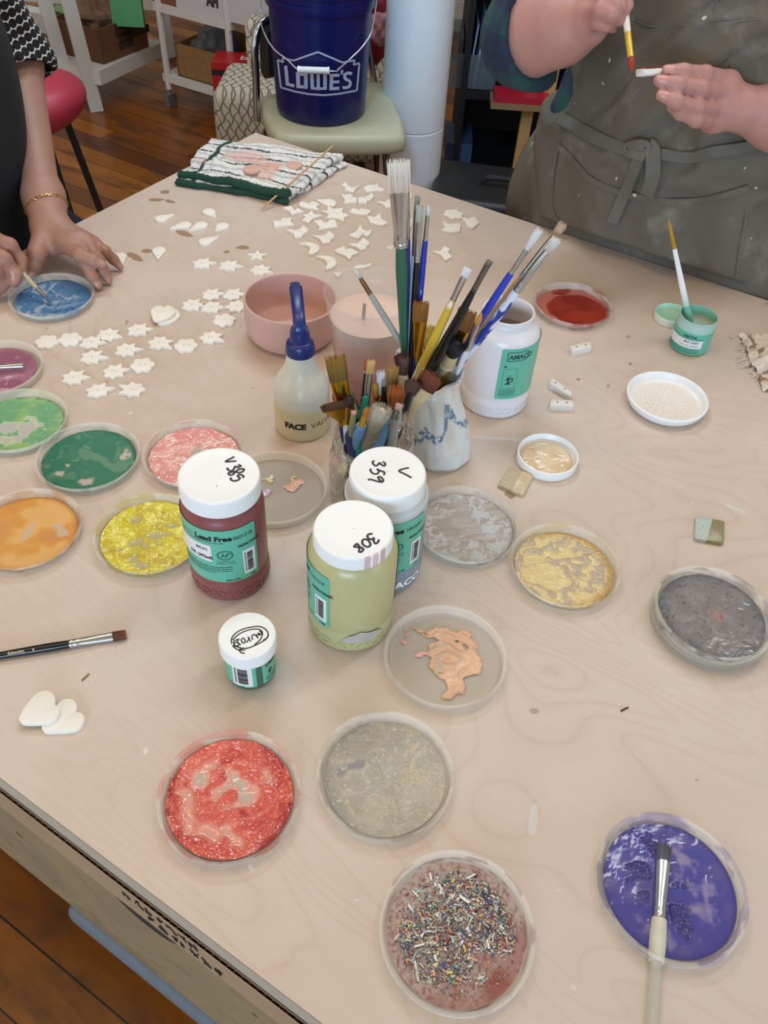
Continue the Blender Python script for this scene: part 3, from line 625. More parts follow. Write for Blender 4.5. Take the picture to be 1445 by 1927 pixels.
def emblem(b, r, f0, ang, z, s):             # little black potter's figure in its frame
    A = radians(ang)*r
    P = [np.array([(-.9, -1), (-.5, -.75), (-.2, -.15), (-.55, .1), (-.5, .55), (-.1, .85), (.15, .8), (.2, .4), (.1, -.1), (.3, -.6), (.2, -.95), (-.3, -.85)]),
         np.array([(.25, .5), (.75, .62), (.85, .2), (.7, -.3), (.4, -.6), (.35, -.4), (.55, -.1), (.6, .3), (.3, .3)])]
    for p in P: q = p*s+np.array([A, z]); b.add(wrap(q, r, f0, .0006), [tuple(range(len(q)))])
    for k in (-.35, 0, .35):
        q = np.array([(k-.04, .95), (k+.04, .95), (k*1.4+.04, 1.3), (k*1.4-.04, 1.3)])*s+np.array([A-.05*s, z]); b.add(wrap(q, r, f0, .0006), [(0, 1, 2, 3)])
ink_m = flat('#16181a', .6, var=0.); white_lab = flat('#e4e4e2', .45, var=.02); mint_lab = flat('#63b79d', .35, var=.03, scale=30.)
green_ink = flat('#1f6a5a', .5, var=0.); cap_m = flat('#eef0ee', .35, var=.015, scale=30., bump=.05); sharpie = flat('#16151d', .5, var=0.)
def cap(o, z0, z1, R, ribs=110, smears=(), mats=None):
    a = np.linspace(0, 2*pi, ribs*4, endpoint=False); P = [(R*1.0, z0), (R*1.0, z1-.003), (R*.995, z1-.0015), (R*.975, z1-.0003), (R*.95, z1), (R*.90, z1-.0003), (R*.5, z1-.0003), (.0004, z1-.0003)]
    rib = 1+.006*np.where(np.arange(ribs*4) % 4 < 2, 1, -1); K = np.broadcast_to(np.array(lin('#eceeec')), (len(P), len(a), 3)).copy(); rings = []
    for i, (r, z) in enumerate(P): k = rib if i < 2 else 1+0*a; rings.append(np.c_[r*k*np.cos(a), r*k*np.sin(a), np.full(len(a), z)])
    for (a0, a1, c) in smears:
        m = (np.degrees(a-radians(a0)) % 360) < (a1-a0); K[:4, m] = K[:4, m]*.35+np.array(lin(c))*.65
    rings.insert(0, np.c_[(R-.0015)*np.cos(a), (R-.0015)*np.sin(a), np.full(len(a), z0)]); K = np.concatenate([K[:1], K])
    b = MB(); b.loft(rings, True, False, col=K); return b.build('cap', vcol(.38, .04, 200., name='cap_plastic'), o, ang=50)
def handwriting(parent, loc, x0, y0, sc, strokes, zc, w=.0011):
    b = MB()
    for s in strokes:
        q = catmull(s, 6); P = np.array([at(x0+a*sc, y0+c*sc, zc) for a, c in q]); P[:, :2] -= np.array(loc[:2]); P[:, 2] = zc-loc[2]
        b.tube(P, w, 6, flat=.25)
    b.build('handwriting', sharpie, parent)
def jar_prof(R, zs, zn, rn, pad=.0008):
    return [(.0005, .001), (R-.004, .0), (R-.0012, .0015), (R, .005), (R+.0003, .020), (R-.0002, .0265), (R-.0012, .0285), (R-.0005, .0305), (R-.0003, .06), (R-.0003, zs-.006), (R-.0022, zs), (R-.0055, zs+.006), (rn+.0012, zn-.002), (rn, zn)]
def embossed(o, R, f0, angs, mat):
    b = MB()
    for a in angs: wtext(b, 'AMACO', R, f0, a, .008, .0135, .0004, 1.15, 'CENTER', lift=.00045)
    b.build('embossed_lettering', mat, o)
def tight(color, rough=.3, sss=.3): return flat(color, rough, var=.05, scale=18., Subsurface_Weight=sss, Subsurface_Radius=(.004, .003, .002))
def pint_label(o, R, f0, right, name_txt, code, seed):
    L = MB(); patch(L, R, f0, right-250, right, .0325, .1065, .0003, 0, .003); lab = L.build('label', mint_lab, o)
    b = MB(); k = right-41
    wtext(b, 'Lead Free', R, f0, k-46, .0925, .0088, .00035, 1.02); wtext(b, code, R, f0, k+7, .0925, .0066, .0, .86); wtext(b, 'NON-TOXIC', R, f0, k+13, .0805, .0042, .0002, 1.0)
    wtext(b, 'when fired under', R, f0, k-31, .0893, .0026, .0); dashes(b, R, f0, k-110, k-50, .0945, .0008, 1); dashes(b, R, f0, k-110, k-33, .0895, .0008, 2)
    wtext(b, 'Made in USA', R, f0, k-9, .0345, .0027, .0001); wtext(b, name_txt, R, f0, k+26, .0345, .0028, .0001)
    for i in range(4): dashes(b, R, f0, k-110, k+(2 if i < 3 else -22), .0545-.0028*i, .0009, 10+i)
    b.build('lettering', ink_m, lab)
    g = MB(); seal(g, R, f0, k-6, .0725, .0066); wtext(g, 'Conforms to', R, f0, k-6, .0628, .0032, .0, 1, 'CENTER'); wtext(g, 'ASTM D-4236', R, f0, k-6, .0594, .0032, .0, 1, 'CENTER'); g.build('approval_seal', green_ink, lab)
    w = MB(); bk = MB(); barcode(w, bk, R, f0, k+18, k+37, .0395, .0735, seed); w.build('barcode_panel', white_lab, lab); bk.build('barcode', ink_m, lab); w = MB(); bk = MB(); patch(w, R, f0, k-90, k-24, .0625, .0855, .0005, 0, .001); w.build('name_panel', white_lab, lab)
    wtext(bk, 'MON', R, f0, k-47, .0775, .0052, .0001); wtext(bk, 'OZ. (472ml)', R, f0, k-60, .0662, .0056, .0003, .9); bk.build('name_lettering', ink_m, lab)
def pint(label, x, y, R, H, Rc, color, right, num, seed, smears=(), hw=None, sub=None, top=None):
    o = thing('glaze_jar', label, 'glaze jar', (x, y, T), 0, 'plastic pint jars of glaze'); f0 = facing(x, y); m = tight(color)
    b = MB(); Pf = jar_prof(R, .112, H-.012, Rc-.004)
    if top: 
        Pf = np.concatenate([catmull(Pf[:8], 2)[:-1], catmull(Pf[7:], 6)]); Kc = np.array([mixc(lin(color), lin(top), sst(.085, .112, np.array([z])))[0] for r, z in Pf]); b.lathe(Pf, 96, col=Kc); m = vcol(.3, 0., name='jar_wall')
    else: b.lathe(Pf, 96)
    b.build('jar_body', m, o, ang=60); embossed(o, R+.0002, f0, (right-41+5, right-41-75, right-41+88), m)
    c = cap(o, H-.0195, H, Rc, smears=smears)
    if hw: handwriting(c, (x, y, T), *hw, T+H, .0010)
    pint_label(o, R, f0, right, num, *seed); return o
V385 = [[(590, 280), (370, 395), (400, 415), (645, 395)], [(690, 500), (770, 530), (690, 570), (610, 545), (560, 640), (470, 660), (400, 610), (425, 585)], [(620, 690), (720, 620), (850, 615), (820, 680), (720, 710), (620, 690), (560, 690), (440, 720), (450, 765), (540, 770), (620, 690)], [(830, 850), (830, 800), (740, 760), (680, 800), (740, 860), (700, 910), (600, 940), (510, 910), (490, 870), (510, 850)], [(110, 1080), (113, 1082)]]
V359 = [[(490, 243), (458, 270), (500, 325), (540, 320), (580, 280), (610, 310), (660, 330), (675, 290), (635, 260)], [(430, 380), (425, 410), (470, 460), (540, 465), (570, 410), (530, 385), (600, 415), (660, 440), (655, 485)], [(380, 568), (430, 560), (530, 590), (620, 605), (640, 565), (590, 515), (555, 530), (590, 580), (635, 595)], [(1080, 365), (1010, 375), (910, 415), (1010, 470), (1125, 530)]]
V308 = [[(800, 325), (720, 325), (670, 380), (720, 450), (780, 455), (835, 425), (830, 500), (870, 560), (930, 530), (960, 465)], [(600, 445), (545, 500), (570, 590), (680, 645), (750, 590), (700, 490), (600, 445)], [(420, 560), (345, 635), (440, 650), (520, 660), (575, 700), (530, 760), (470, 765), (475, 700), (480, 640), (420, 560)]]
pint('brick red pint glaze jar with V385 handwritten on its white cap', -.1546, .5478, .0400, .1408, .0379, '#8c4f4f', 41, 'V-385', ('0601518', 3), hw=(400, 840, .0692, V385))
jy = pint('pale yellow pint glaze jar with 308 handwritten on its white cap', -.0261, .4988, .0419, .1337, .0360, '#b9b584', -28.5, 'V-308', ('1101219', 4), smears=((290, 299, '#c98f8c'), (303, 311, '#cfa3a0'), (316, 326, '#b97f80')), hw=(640, 980, .0761, V308))
b = MB(); f0 = facing(-.0261, .4988); a = np.array([(-.021, .020), (-.016, .026), (-.008, .030), (-.002, .0335), (.004, .031), (.014, .029), (.021, .025), (.018, .019), (.008, .0165), (-.006, .017), (-.016, .018)]); a[:, 0] += .012
ctr = a.mean(0); ring = catmull(a, 4, True); b.grid(np.stack([wrap(np.r_[q, q[:1]], .0421, f0, .0004) for q in (ring, ctr+(ring-ctr)*.5, ctr+(ring-ctr)*.02)])); b.build('dried_patch', flat('#b3aca4', .6), jy)
pint('blue grey pint glaze jar with V 359 handwritten on its white cap', .001, .572, .0415, .1365, .0366, '#8793a0', 65, 'V-359', ('1852097', 5), hw=(650, 840, .1107, V359), top='#c3c8ca')
# open white jar
xo, yo = .1324, .8693; f0 = facing(xo, yo)
o = thing('glaze_jar', 'open white plastic pint jar without cap, behind the vase of brushes', 'glaze jar', (xo, yo, T), 0, 'plastic pint jars of glaze')
wj = flat('#e3e1e4', .28, var=.03, scale=14., Subsurface_Weight=.3, Subsurface_Radius=(.004, .004, .004)); Pf = jar_prof(.0437, .112, .124, .0312)
Pf += [(.0318, .1245), (.0322, .126), (.0308, .1275), (.0312, .131), (.0318, .1325), (.0312, .134), (.0297, .134), (.0290, .132), (.0292, .122), (.038, .11), (.041, .10), (.041, .05)]
b = MB(); b.lathe(Pf, 96); b.build('jar_body', wj, o, ang=60); embossed(o, .0439, f0, (0, -80, 80), wj)
b = MB(); a_ = np.linspace(0, 2*pi, 97)[:-1]; b.lathe([(.0004, .088), (.020, .0885), (.036, .089), (.0405, .0905), (.0412, .098)], 64, fn=lambda R_: R_+np.stack([0*R_[..., 0], 0*R_[..., 0], .0012*fbm(R_[..., 0]*90, R_[..., 1]*90, 0, 3)], -1)); b.build('glaze', flat('#b9a59a', .45), o)
L = MB(); patch(L, .0437, f0, 1.5, 120, .0335, .1075, .0003); lab = L.build('label', mint_lab, o); b = MB()
rframe(b, .0437, f0, 11, 47, .0905, .1035, .0009); wtext(b, 'AMACO', .0437, f0, 14, .0935, .0092, .0003, .93); wtext(b, 'A', .0437, f0, 9, .0815, .0045, .0003)
rframe(b, .0437, f0, 9, 32, .0495, .079, .0003, .0004); emblem(b, .0437, f0, 20, .062, .0065)
for i in range(4): dashes(b, .0437, f0, 7, 34, .0465-.0026*i, .0009, 40+i)
b.build('lettering', flat('#0f4a42', .5), lab)
# small jars
def small_body(o, R, H, mat):
    b = MB(); b.lathe([(.0005, .001), (R-.003, 0), (R-.0008, .0015), (R, .004), (R, H-.006), (R-.001, H-.004), (R-.0022, H-.001)], 80); b.build('jar_body', mat, o, ang=60)
xm, ym = -.1149, .4301; f0 = facing(xm, ym)
o = thing('glaze_jar', 'small dark green jar with a word circled on its white cap', 'glaze jar', (xm, ym, T), 0)
small_body(o, .0229, .048, tight('#3f6152')); c = cap(o, .0415, .0574, .0259, 84)
MIX = [[(310, 740), (310, 620), (400, 500), (560, 410), (760, 360), (920, 345), (1050, 390), (1130, 480), (1130, 580), (1040, 670), (850, 770), (700, 830), (560, 840), (420, 800), (330, 780)], [(330, 650), (480, 520), (650, 440), (830, 405), (950, 420), (1010, 500), (960, 640), (830, 760)], [(1135, 520), (1115, 600), (1020, 660)], [(940, 440), (1010, 520), (900, 500), (960, 540), (870, 540), (910, 610), (830, 530), (770, 560), (790, 650)], [(680, 580), (740, 690)], [(720, 600), (650, 710)], [(580, 600), (530, 650), (570, 720), (620, 690), (590, 610)], [(470, 640), (440, 700), (520, 760)], [(490, 630), (360, 680), (380, 770), (470, 780), (440, 700), (350, 740)], [(330, 780), (440, 870), (540, 850), (470, 900)], [(620, 880), (500, 890), (530, 940), (610, 955)]]
handwriting(c, (xm, ym, T), 410, 1150, .08304, MIX, T+.0574, .00055)
L = MB(); patch(L, .0229, f0, -190, 9, .0065, .0405, .0003, 0, .002); patch(L, .0229, f0, 24, 120, .0065, .0405, .0003, 0, .002); lab = L.build('label', mint_lab, o)
w = MB(); bk = MB(); barcode(w, bk, .0229, f0, -47, 0, .0085, .039, 8); wtext(bk, 'V-51', .0229, f0, -30, .0072, .0022, .0001); w.build('white_panel', white_lab, lab)
rframe(bk, .0229, f0, 33, 80, .0305, .0395, .0007); wtext(bk, 'AMACO', .0229, f0, 38, .0322, .0068, .0002, .9); emblem(bk, .0229, f0, 45, .021, .0038)
for i in range(4): dashes(bk, .0229, f0, 33, 75, .0145-.0018*i, .0006, 60+i)
bk.build('lettering', ink_m, lab)
xg, yg = .4198, 1.0216; f0 = facing(xg, yg)
o = thing('glaze_jar', 'small open mint green jar with a brush standing in it, far right', 'glaze jar', (xg, yg, T), 0)
b = MB(); P = [(.0005, .001), (.0235, 0), (.0262, .0015), (.027, .004), (.027, .043), (.0262, .0455), (.0258, .0490), (.0265, .0505), (.0262, .0517), (.0250, .0517), (.0246, .049), (.0246, .036), (.0246, .02)]
Kc = np.array([mixc(lin('#7fc2a9'), lin('#a9c9c0'), sst(.036, .044, np.array([z])))[0]*(1 if i < 9 else .0)+ (np.array(lin('#7fb9a4')) if i >= 9 else 0) for i, (r, z) in enumerate(P)]); b.lathe(P, 80, col=Kc); b.build('jar_body', vcol(.35, 0., name='jar_wall'), o, ang=60)
b = MB(); b.lathe([(.0004, .034), (.015, .0345), (.0225, .0355), (.0247, .039)], 48); b.build('glaze', flat('#a8b3a2', .35), o)
L = MB(); patch(L, .027, f0, -150, 150, .0035, .036, .0003); lab = L.build('label', mint_lab, o); w = MB(); patch(w, .027, f0, -95, 40, .0135, .0262, .0005, 0, .0006); w.build('white_panel', white_lab, lab); b = MB()
wtext(b, 'Lead Free', .027, f0, -22, .0300, .0052, .0002, .9); wtext(b, 'MINT GREEN', .027, f0, -16, .0215, .0042, .0001, .85); wtext(b, '2 FL. OZ. (59 ml)', .027, f0, -26, .0157, .0042, .0, .85); dashes(b, .027, f0, -70, 36, .0280, .0008, 71)
for i in range(3): dashes(b, .027, f0, -80, 36, .0110-.0026*i, .0009, 72+i)
b.build('lettering', flat('#14463d', .5), lab)
P0 = at(1262, 600); xl, yl = P0[0], P0[1]
o = thing('jar_cap', 'small mint stained white cap lying open side up behind the mint jar', 'jar cap', (xl, yl, T))
b = MB(); P = [(.0005, .0015), (.0225, .0015), (.0238, .0025), (.0243, .0105), (.0252, .0112), (.0262, .0105), (.0262, .0005), (.0255, 0), (.0005, 0)]
b.lathe(P, 80, col=np.array([lin('#9fcdb2')]*3+[lin('#a9dcd0')]*2+[lin('#d9ddc9')]*4)); b.build('cap_body', vcol(.35, name='cap_plastic'), o, ang=50)
# white cap with cream glaze
xc, yc = .1929, .7545
o = thing('jar_cap', 'white jar cap lying upturned and filled with cream glaze beside a small square tile', 'jar cap', (xc, yc, T))
b = MB(); P = [(.0005, .0016), (.0330, .0016), (.0342, .0025), (.0348, .0115), (.0356, .0125), (.0366, .0122), (.0370, .0112), (.0368, .0005), (.036, 0), (.0005, 0)]; b.lathe(P, 110); b.build('cap_body', cap_m, o, ang=50)
x_, y_ = polar(.0342, 70, 180); u_, v_ = x_/.034, y_/.034; rr_ = np.hypot(u_+.03, v_+.06)
f = fbm(u_*2.4+.4, v_*4.2, 0, 181, 2); Kx = mixc(lin('#dcc29e'), lin('#e6d2b4'), sst(-.3, .5, f)); Kx = mixc(Kx, lin('#c7b191'), sst(.80, .9, rr_)); Kx = mixc(Kx, lin('#d6d3cc'), sst(.9, .99, rr_)*.8)
pool(o, x_, y_, .0014*np.abs(f)*sst(.95, .6, rr_)-.0009*sst(.8, .9, rr_), np.ones_like(x_), Kx, wet_m, th=.0042, z=.0018)
# round white dish with pressed flower
xd, yd = .3605, .8817; o = thing('small_dish', 'round white dish with a pressed flower pattern inside, right of the beads', 'dish', (xd, yd, T))
b = MB(); P = catmull([(.0005, .0045), (.025, .0046), (.040, .0050), (.0462, .0075), (.0495, .0135), (.0512, .0152), (.0528, .0145), (.0530, .0125), (.0508, .006), (.0465, .0012), (.044, 0)], 4); P = np.r_[P, [(.0005, 0)]]
b.lathe(P, 110, col=np.array([mixc(lin('#e9e2d8'), lin('#eceded'), sst(.041, .046, np.array([r])))[0] if i < 30 else np.array(lin('#eceded')) for i, (r, z) in enumerate(P)])); b.build('dish_body', vcol(.32, .04, 200., name='white_glaze'), o, ang=60)
b = MB()
for ring, (n_, r0, s) in enumerate(((7, .006, .7), (11, .0115, .9), (15, .0175, 1.), (18, .024, 1.), (20, .0305, .8))):
    for k in range(n_):
        a = 2*pi*k/n_+ring*.3; L_ = .0036*s; q = catmull([(L_, 0), (.3*L_, .38*L_), (-L_, .22*L_), (-L_*1.1, 0), (-L_, -.22*L_), (.3*L_, -.38*L_)], 3, True)
        c_ = np.array([r0*cos(a), r0*sin(a)]); q2 = np.c_[q[:, 0]*cos(a)-q[:, 1]*sin(a), q[:, 0]*sin(a)+q[:, 1]*cos(a)]+c_
        zt = .0050+.0006*(1-(np.hypot(q[:, 0]+L_, q[:, 1])/(2*L_))); V_ = np.r_[np.c_[q2, np.full(len(q2), .0044)], np.c_[q2, .0046+.0009*np.clip((q[:, 0]+L_)/(2*L_), 0, 1)], [[c_[0], c_[1], .0050]]]
        m_ = len(q2); b.add(V_, [(i, (i+1) % m_, m_+(i+1) % m_, m_+i) for i in range(m_)]+[(m_+i, m_+(i+1) % m_, 2*m_) for i in range(m_)])
b.build('flower_relief', flat('#ebe5dc', .4), o)
# pink bowl
xb, yb = -.1467, .9836; o = thing('bowl', 'matt pink ceramic bowl behind the spray bottle', 'bowl', (xb, yb, T))
P = catmull([(.0005, .004), (.030, .0042), (.052, .008), (.0585, .016), (.0605, .040), (.0605, .0565), (.0620, .0588), (.0638, .0575), (.0640, .045), (.0632, .020), (.0595, .007), (.052, .0006)], 5); P = np.r_[P, [(.0005, 0)]]
b = MB(); b.lathe(P, 110, fn=lambda R_: R_*(1+.006*np.stack([noise(R_[..., 0]*30, R_[..., 1]*30, R_[..., 2]*20)]*2+[0*R_[..., 0]], -1))); b.build('bowl_body', flat('#cfa99f', .55, var=.05, scale=14., bump=.15, bscale=500.), o, ang=60)
# translucent cup with pink water
xk, yk = -.0357+.003, .8727; o = thing('plastic_cup', 'translucent plastic tub of cloudy coral rinse water with a thin rod in it', 'tub', (xk, yk, T))
cupm = plastic_clear('#e3dad2', .17, .16, 'tub_plastic', trl=.3)
P = [(.0005, .001), (.038, 0), (.0405, .002), (.0425, .02), (.0515, .116), (.0535, .1175), (.0560, .139), (.0575, .1395), (.0585, .1425), (.0572, .1450), (.0555, .1440), (.0548, .139), (.0527, .1185), (.0505, .117), (.0415, .02), (.038, .0025), (.0005, .002)]
b = MB(); b.lathe(P, 100); b.build('tub_wall', cupm, o, ang=50)
b = MB(); zs = np.linspace(.003, .112, 24); rr_ = np.interp(zs, [.0, .02, .116], [.0385, .0412, .0503]); Pz = [(.0005, .003)]+[(r, z) for r, z in zip(rr_, zs)]+[(.03, .112), (.0005, .112)]
b.lathe(Pz, 72, col=np.array([mixc(mixc(lin('#bd6049'), lin('#d0937f'), sst(.03, .065, np.array([z]))), lin('#dcc2b4'), sst(.075, .108, np.array([z])))[0] for r, z in Pz])); b.build('rinse_water', vcol(.06, name='water', Subsurface_Weight=.2, Subsurface_Radius=(.01, .006, .004)), o, ang=50)
q0 = at(686, 568, T+.135); b = MB(); b.tube([(q0[0]-xk, q0[1]-yk, .133), (q0[0]-xk-.004, q0[1]-yk-.01, .004)], .0021, 10); rod = b.build('stirring_rod', flat('#aaa49c', .4), None, loc=(xk, yk, T)); tag(rod, 'thin grey stirring rod standing in the coral rinse water', 'rod')
# spray bottle
xs_, ys_ = -.1088, .789; f0 = facing(xs_, ys_); o = thing('spray_bottle', 'frosted spray bottle with navy blue trigger head, behind the glaze jars', 'spray bottle', (xs_, ys_, T))
P = catmull([(.0005, .001), (.029, 0), (.0325, .003), (.0336, .010), (.0336, .055), (.0330, .064), (.0290, .074), (.0215, .086), (.0175, .098), (.0160, .108), (.0155, .114)], 6)
Kc = np.array([mixc(lin('#cfc19a'), lin('#d9d8cd'), sst(.045, .052, np.array([z])))[0] for r, z in P]); b = MB(); b.lathe(P, 80, col=Kc); bod = b.build('bottle', vcol(.3, .03, 100., name='frosted_bottle', Subsurface_Weight=.35, Subsurface_Radius=(.008, .007, .005)), o, ang=60)
b = MB(); wtext(b, 'FACE', .0336, f0, -38, .0215, .0112, .0007, 1.0, lift=.0004); wtext(b, 'VALUE', .0336, f0, 17, .0215, .0112, -.0001, 1.02, lift=.0004); b.build('lettering', flat('#15120f', .5), bod)
blue_m = flat('#1f2a6b', .3, var=.04, scale=30., bump=.08)
b = MB(); a = np.linspace(0, 2*pi, 160, endpoint=False); rib = 1+.025*(np.arange(160) % 8 < 4); rings = [np.c_[.0165*rib*np.cos(a), .0165*rib*np.sin(a), np.full(160, z)] for z in (.110, .1185)]
rings += [np.c_[r*np.cos(a), r*np.sin(a), np.full(160, z)] for r, z in ((.0162, .120), (.0158, .1235), (.0140, .1255), (.0120, .127))]; b.loft(rings); b.build('collar', blue_m, o, ang=40)
b = MB(); b.lathe([(.0122, .126), (.0118, .130), (.0110, .139), (.0098, .142), (.0005, .143)], 48)
def sec(y, w, zt, zb, n=16): 
    tt = np.linspace(0, 2*pi, n, endpoint=False); cz, hz = (zt+zb)/2, (zt-zb)/2
    return np.c_[w*np.sign(np.cos(tt))*np.abs(np.cos(tt))**.55, np.full(n, y), cz+hz*np.sign(np.sin(tt))*np.abs(np.sin(tt))**.55]
b.loft([sec(y, w, zt, zb) for y, w, zt, zb in ((-.0105, .0050, .143, .134), (-.0095, .0070, .148, .130), (-.004, .0073, .155, .130), (.01, .0073, .1605, .138), (.028, .0075, .1640, .145), (.046, .0080, .1645, .146), (.056, .0080, .1635, .147), (.0565, .0068, .1625, .149), (.068, .0064, .1600, .150), (.072, .0040, .158, .152))]); sh_ = b.build('spray_head', blue_m, o, ang=35); sh_.rotation_euler = (0, 0, radians(11))
b = MB(); b.tube(catmull([(.001, .028, .148), (.001, .040, .136), (.001, .044, .120), (.001, .041, .106)], 6), .006, 10, flat=.5); b.build('trigger', blue_m, sh_)
# glass jar
xj, yj = -.0173, .6783; o = thing('glass_jar', 'clear glass jar crammed with small paintbrushes, behind the blue grey jar', 'glass jar', (xj, yj, T))
P = [(.0005, .004), (.040, .0035), (.0448, .008), (.0450, .058), (.0425, .066), (.0405, .070), (.0405, .0865), (.0412, .0875), (.0432, .0870), (.0435, .0855), (.0430, .0840)]
zt = np.linspace(.0835, .0695, 29); P += [(.0432+.0011*math.sin((z-.0695)/.0140*2*pi*2.5), z) for z in zt]; P += [(.0440, .067), (.0468, .0605), (.0478, .056), (.0480, .010), (.0465, .003), (.043, 0), (.0005, .0008)]
b = MB(); b.lathe(P, 120); b.build('jar_body', glass_mat(), o, ang=60)
# pinched white vase with blue marks
xv, yv = .0615, .755; f0 = facing(xv, yv); o = thing('brush_vase', 'hand pinched white ceramic vase with a blue squiggle band, full of long brushes', 'vase', (xv, yv, T))
zz = np.linspace(0, .131, 84); aa = np.linspace(0, 2*pi, 220, endpoint=False); base = np.interp(zz, [0, .006, .03, .06, .085, .105, .118, .131], [.0345, .0380, .0388, .0350, .0305, .0290, .0315, .0380])
A, Z = np.meshgrid(aa, zz); ph = (A-f0+pi) % (2*pi)-pi
def vase_r(A, Z, inner=False):
    n = fbm(np.cos(A)*1.8, np.sin(A)*1.8, Z*22, 5, 3); n2 = fbm(np.cos(A)*4, np.sin(A)*4, Z*60, 6, 3); p = (A-f0+pi) % (2*pi)-pi
    dent = np.exp(-((p+.15)/.22)**2-((Z-.085)/.025)**2)*.004+np.exp(-((p-.75)/.3)**2-((Z-.05)/.04)**2)*.003
    return np.interp(Z, zz, base)*(1+.045*n+.014*n2)-dent+.004*sst(.10, .131, Z)*np.sin(3*A+.6)
Rv = vase_r(A, Z); zl = Z+.007*sst(.06, .131, Z)*(np.cos(A-2.5)+.25*np.sin(5*A))
zl = zl*.96; lean = -.023*(Z/.131)**1.4; outer = np.stack([Rv*np.cos(A)+lean, Rv*np.sin(A), zl], -1)
Ri = np.maximum(Rv-.0028, .002); inner = np.stack([Ri*np.cos(A)+lean, Ri*np.sin(A), np.maximum(zl, .004)], -1)[::-1]
deg = np.degrees(ph); wb = fbm(deg*.05, Z*40, 0, 44, 3)
path = np.interp(deg, [-180, -100, -62, -50, -40, -28, -18, -8, 4, 16, 26, 34, 46, 60, 100, 180], [.07, .06, .072, .055, .044, .052, .060, .056, .055, .060, .075, .092, .085, .062, .06, .07])
wid = 1.5*np.interp(deg, [-180, -62, -45, -30, -10, 5, 20, 34, 48, 62, 180], [.004, .007, .010, .010, .007, .005, .004, .015, .015, .005, .004])
din = np.abs(Z+.004*wb-path)-wid*.55; bl = sst(.0016, -.001, din); swl = fbm(deg*.16+3*wb, Z*260, 0, 46, 3)
Kv = mixc(lin('#dcdfdc'), lin('#d3cfc4'), sst(-.2, .6, fbm(np.cos(A)*2, np.sin(A)*2, Z*15, 9))); Kv = mixc(Kv, lin('#557f9f'), bl*sst(-.6, .1, swl)*.95); Kv = mixc(Kv, lin('#6f93ab'), sst(.127, .131, Z)*sst(.1, .4, fbm(deg*.04, 0*Z, 0, 47))*.8)
b = MB(); rings = np.concatenate([outer, inner]); b.loft(rings, True, False, col=np.concatenate([Kv, np.broadcast_to(np.array(lin('#d6d8d4')), Kv.shape)]))
b.loft(np.stack([outer[0], outer[0]*np.array([.02, .02, 1])]), True, False, col=np.broadcast_to(np.array(lin('#d6d8d4')), (2, len(aa), 3))); b.build('vase_body', vcol(.12, .05, 120., name='white_glaze'), o, ang=60)
# tiles and beads
def px_poly(pts, z=T, x0=0, y0=0, s=1.): return np.array([at(x0+a*s, y0+c*s, z)[:2] for a, c in pts])
def slab(name, label, cat, pts, z0, th, mat, bev=.0012, group=None, col=None, x0=0, y0=0, s=1., sub=None, cm=False, holes=()):
    P_ = px_poly(pts, z0+th, x0, y0, s); P_ = catmull(P_, sub, True) if sub else P_; c_ = P_.mean(0); b = MB(); b.prism(P_-c_, 0, th, bev, col=col)
    o_ = b.build(name, mat, None, loc=(c_[0], c_[1], z0), ang=30); return tag(o_, label, cat, group)
def rtile(pts):
    out = []
    for i in range(4):
        p, q, n_ = np.array(pts[i], float), np.array(pts[i-1], float), np.array(pts[(i+1) % 4], float)
        out += [tuple(p+(q-p)*.08), tuple(p+(q-p)*.02+(n_-p)*.02), tuple(p+(n_-p)*.08)]
    return out
def tile_mat(c1, c2, spk, split, name):
    t = NT(name); v = t.obj(); s_ = t.n('ShaderNodeSeparateXYZ'); t.set(s_, 'i0', v); m = t.math('GREATER_THAN', t.math('ADD', s_.outputs[0], t.math('MULTIPLY', s_.outputs[1], -.42)), split)
    col = t.mix(m, lin(c1), lin(c2)); k = t.ramp(t.noise(v, 700., 2., .4), [(.62, 0.), (.68, 1.)]); col = t.mix(t.math('MULTIPLY', k, .75), col, lin(spk))
    t.surf(t.bsdf(col, t.math('MULTIPLY_ADD', m, -.25, .5), 0., t.bump(t.noise(v, 500., 3.), .2, .001))); return t.m
slab('test_tile', 'small square beige glaze test tile, leaning against the cream filled cap', 'test tile', rtile([(958, 878), (1005, 892), (985, 931), (936, 912)]), T, .005, tile_mat('#b5a68a', '#cdb893', '#7f6f50', .002, 'beige_tile'), group='glaze test tiles')
slab('test_tile', 'small square tile half speckled pale blue and half olive, alone on the right', 'test tile', rtile([(1309, 969), (1364, 980), (1362, 1022), (1307, 1013)]), T, .005, tile_mat('#b3bdb4', '#8f8763', '#4d4a3c', .000, 'speckled_tile'), group='glaze test tiles')
bead_m = flat('#ddd7d0', .8, var=.05, scale=200., bump=.2)
for lab_, pts in (('small white clay bead with holes left of the mint jar, farthest of the three', [(1071, 650), (1110, 641), (1114, 652), (1077, 661)]), ('small tapered white clay bead lying diagonally, middle of the three', [(1037, 711), (1046, 713), (1078, 738), (1074, 745), (1034, 721)]), ('small white clay bead with two holes, nearest of the three', [(1036, 750), (1078, 752), (1080, 764), (1035, 763)])):
    o_ = slab('clay_bead', lab_, 'clay bead', pts, T, .009, bead_m, .002, 'white clay beads'); c_ = np.array(pts).mean(0); hb = MB(); ax = np.array(pts[1 if len(pts) == 4 else 2], float)-np.array(pts[0], float)
    for k in (-.2, .22):
        q = at(*(c_+ax*k), T+.009); hb.lathe([(.0012, .0089), (.0012, .0093), (.0002, .0093)], 12, cx=q[0]-o_.location[0], cy=q[1]-o_.location[1])
    hb.build('bead_hole', flat('#6b655e', .9), o_)
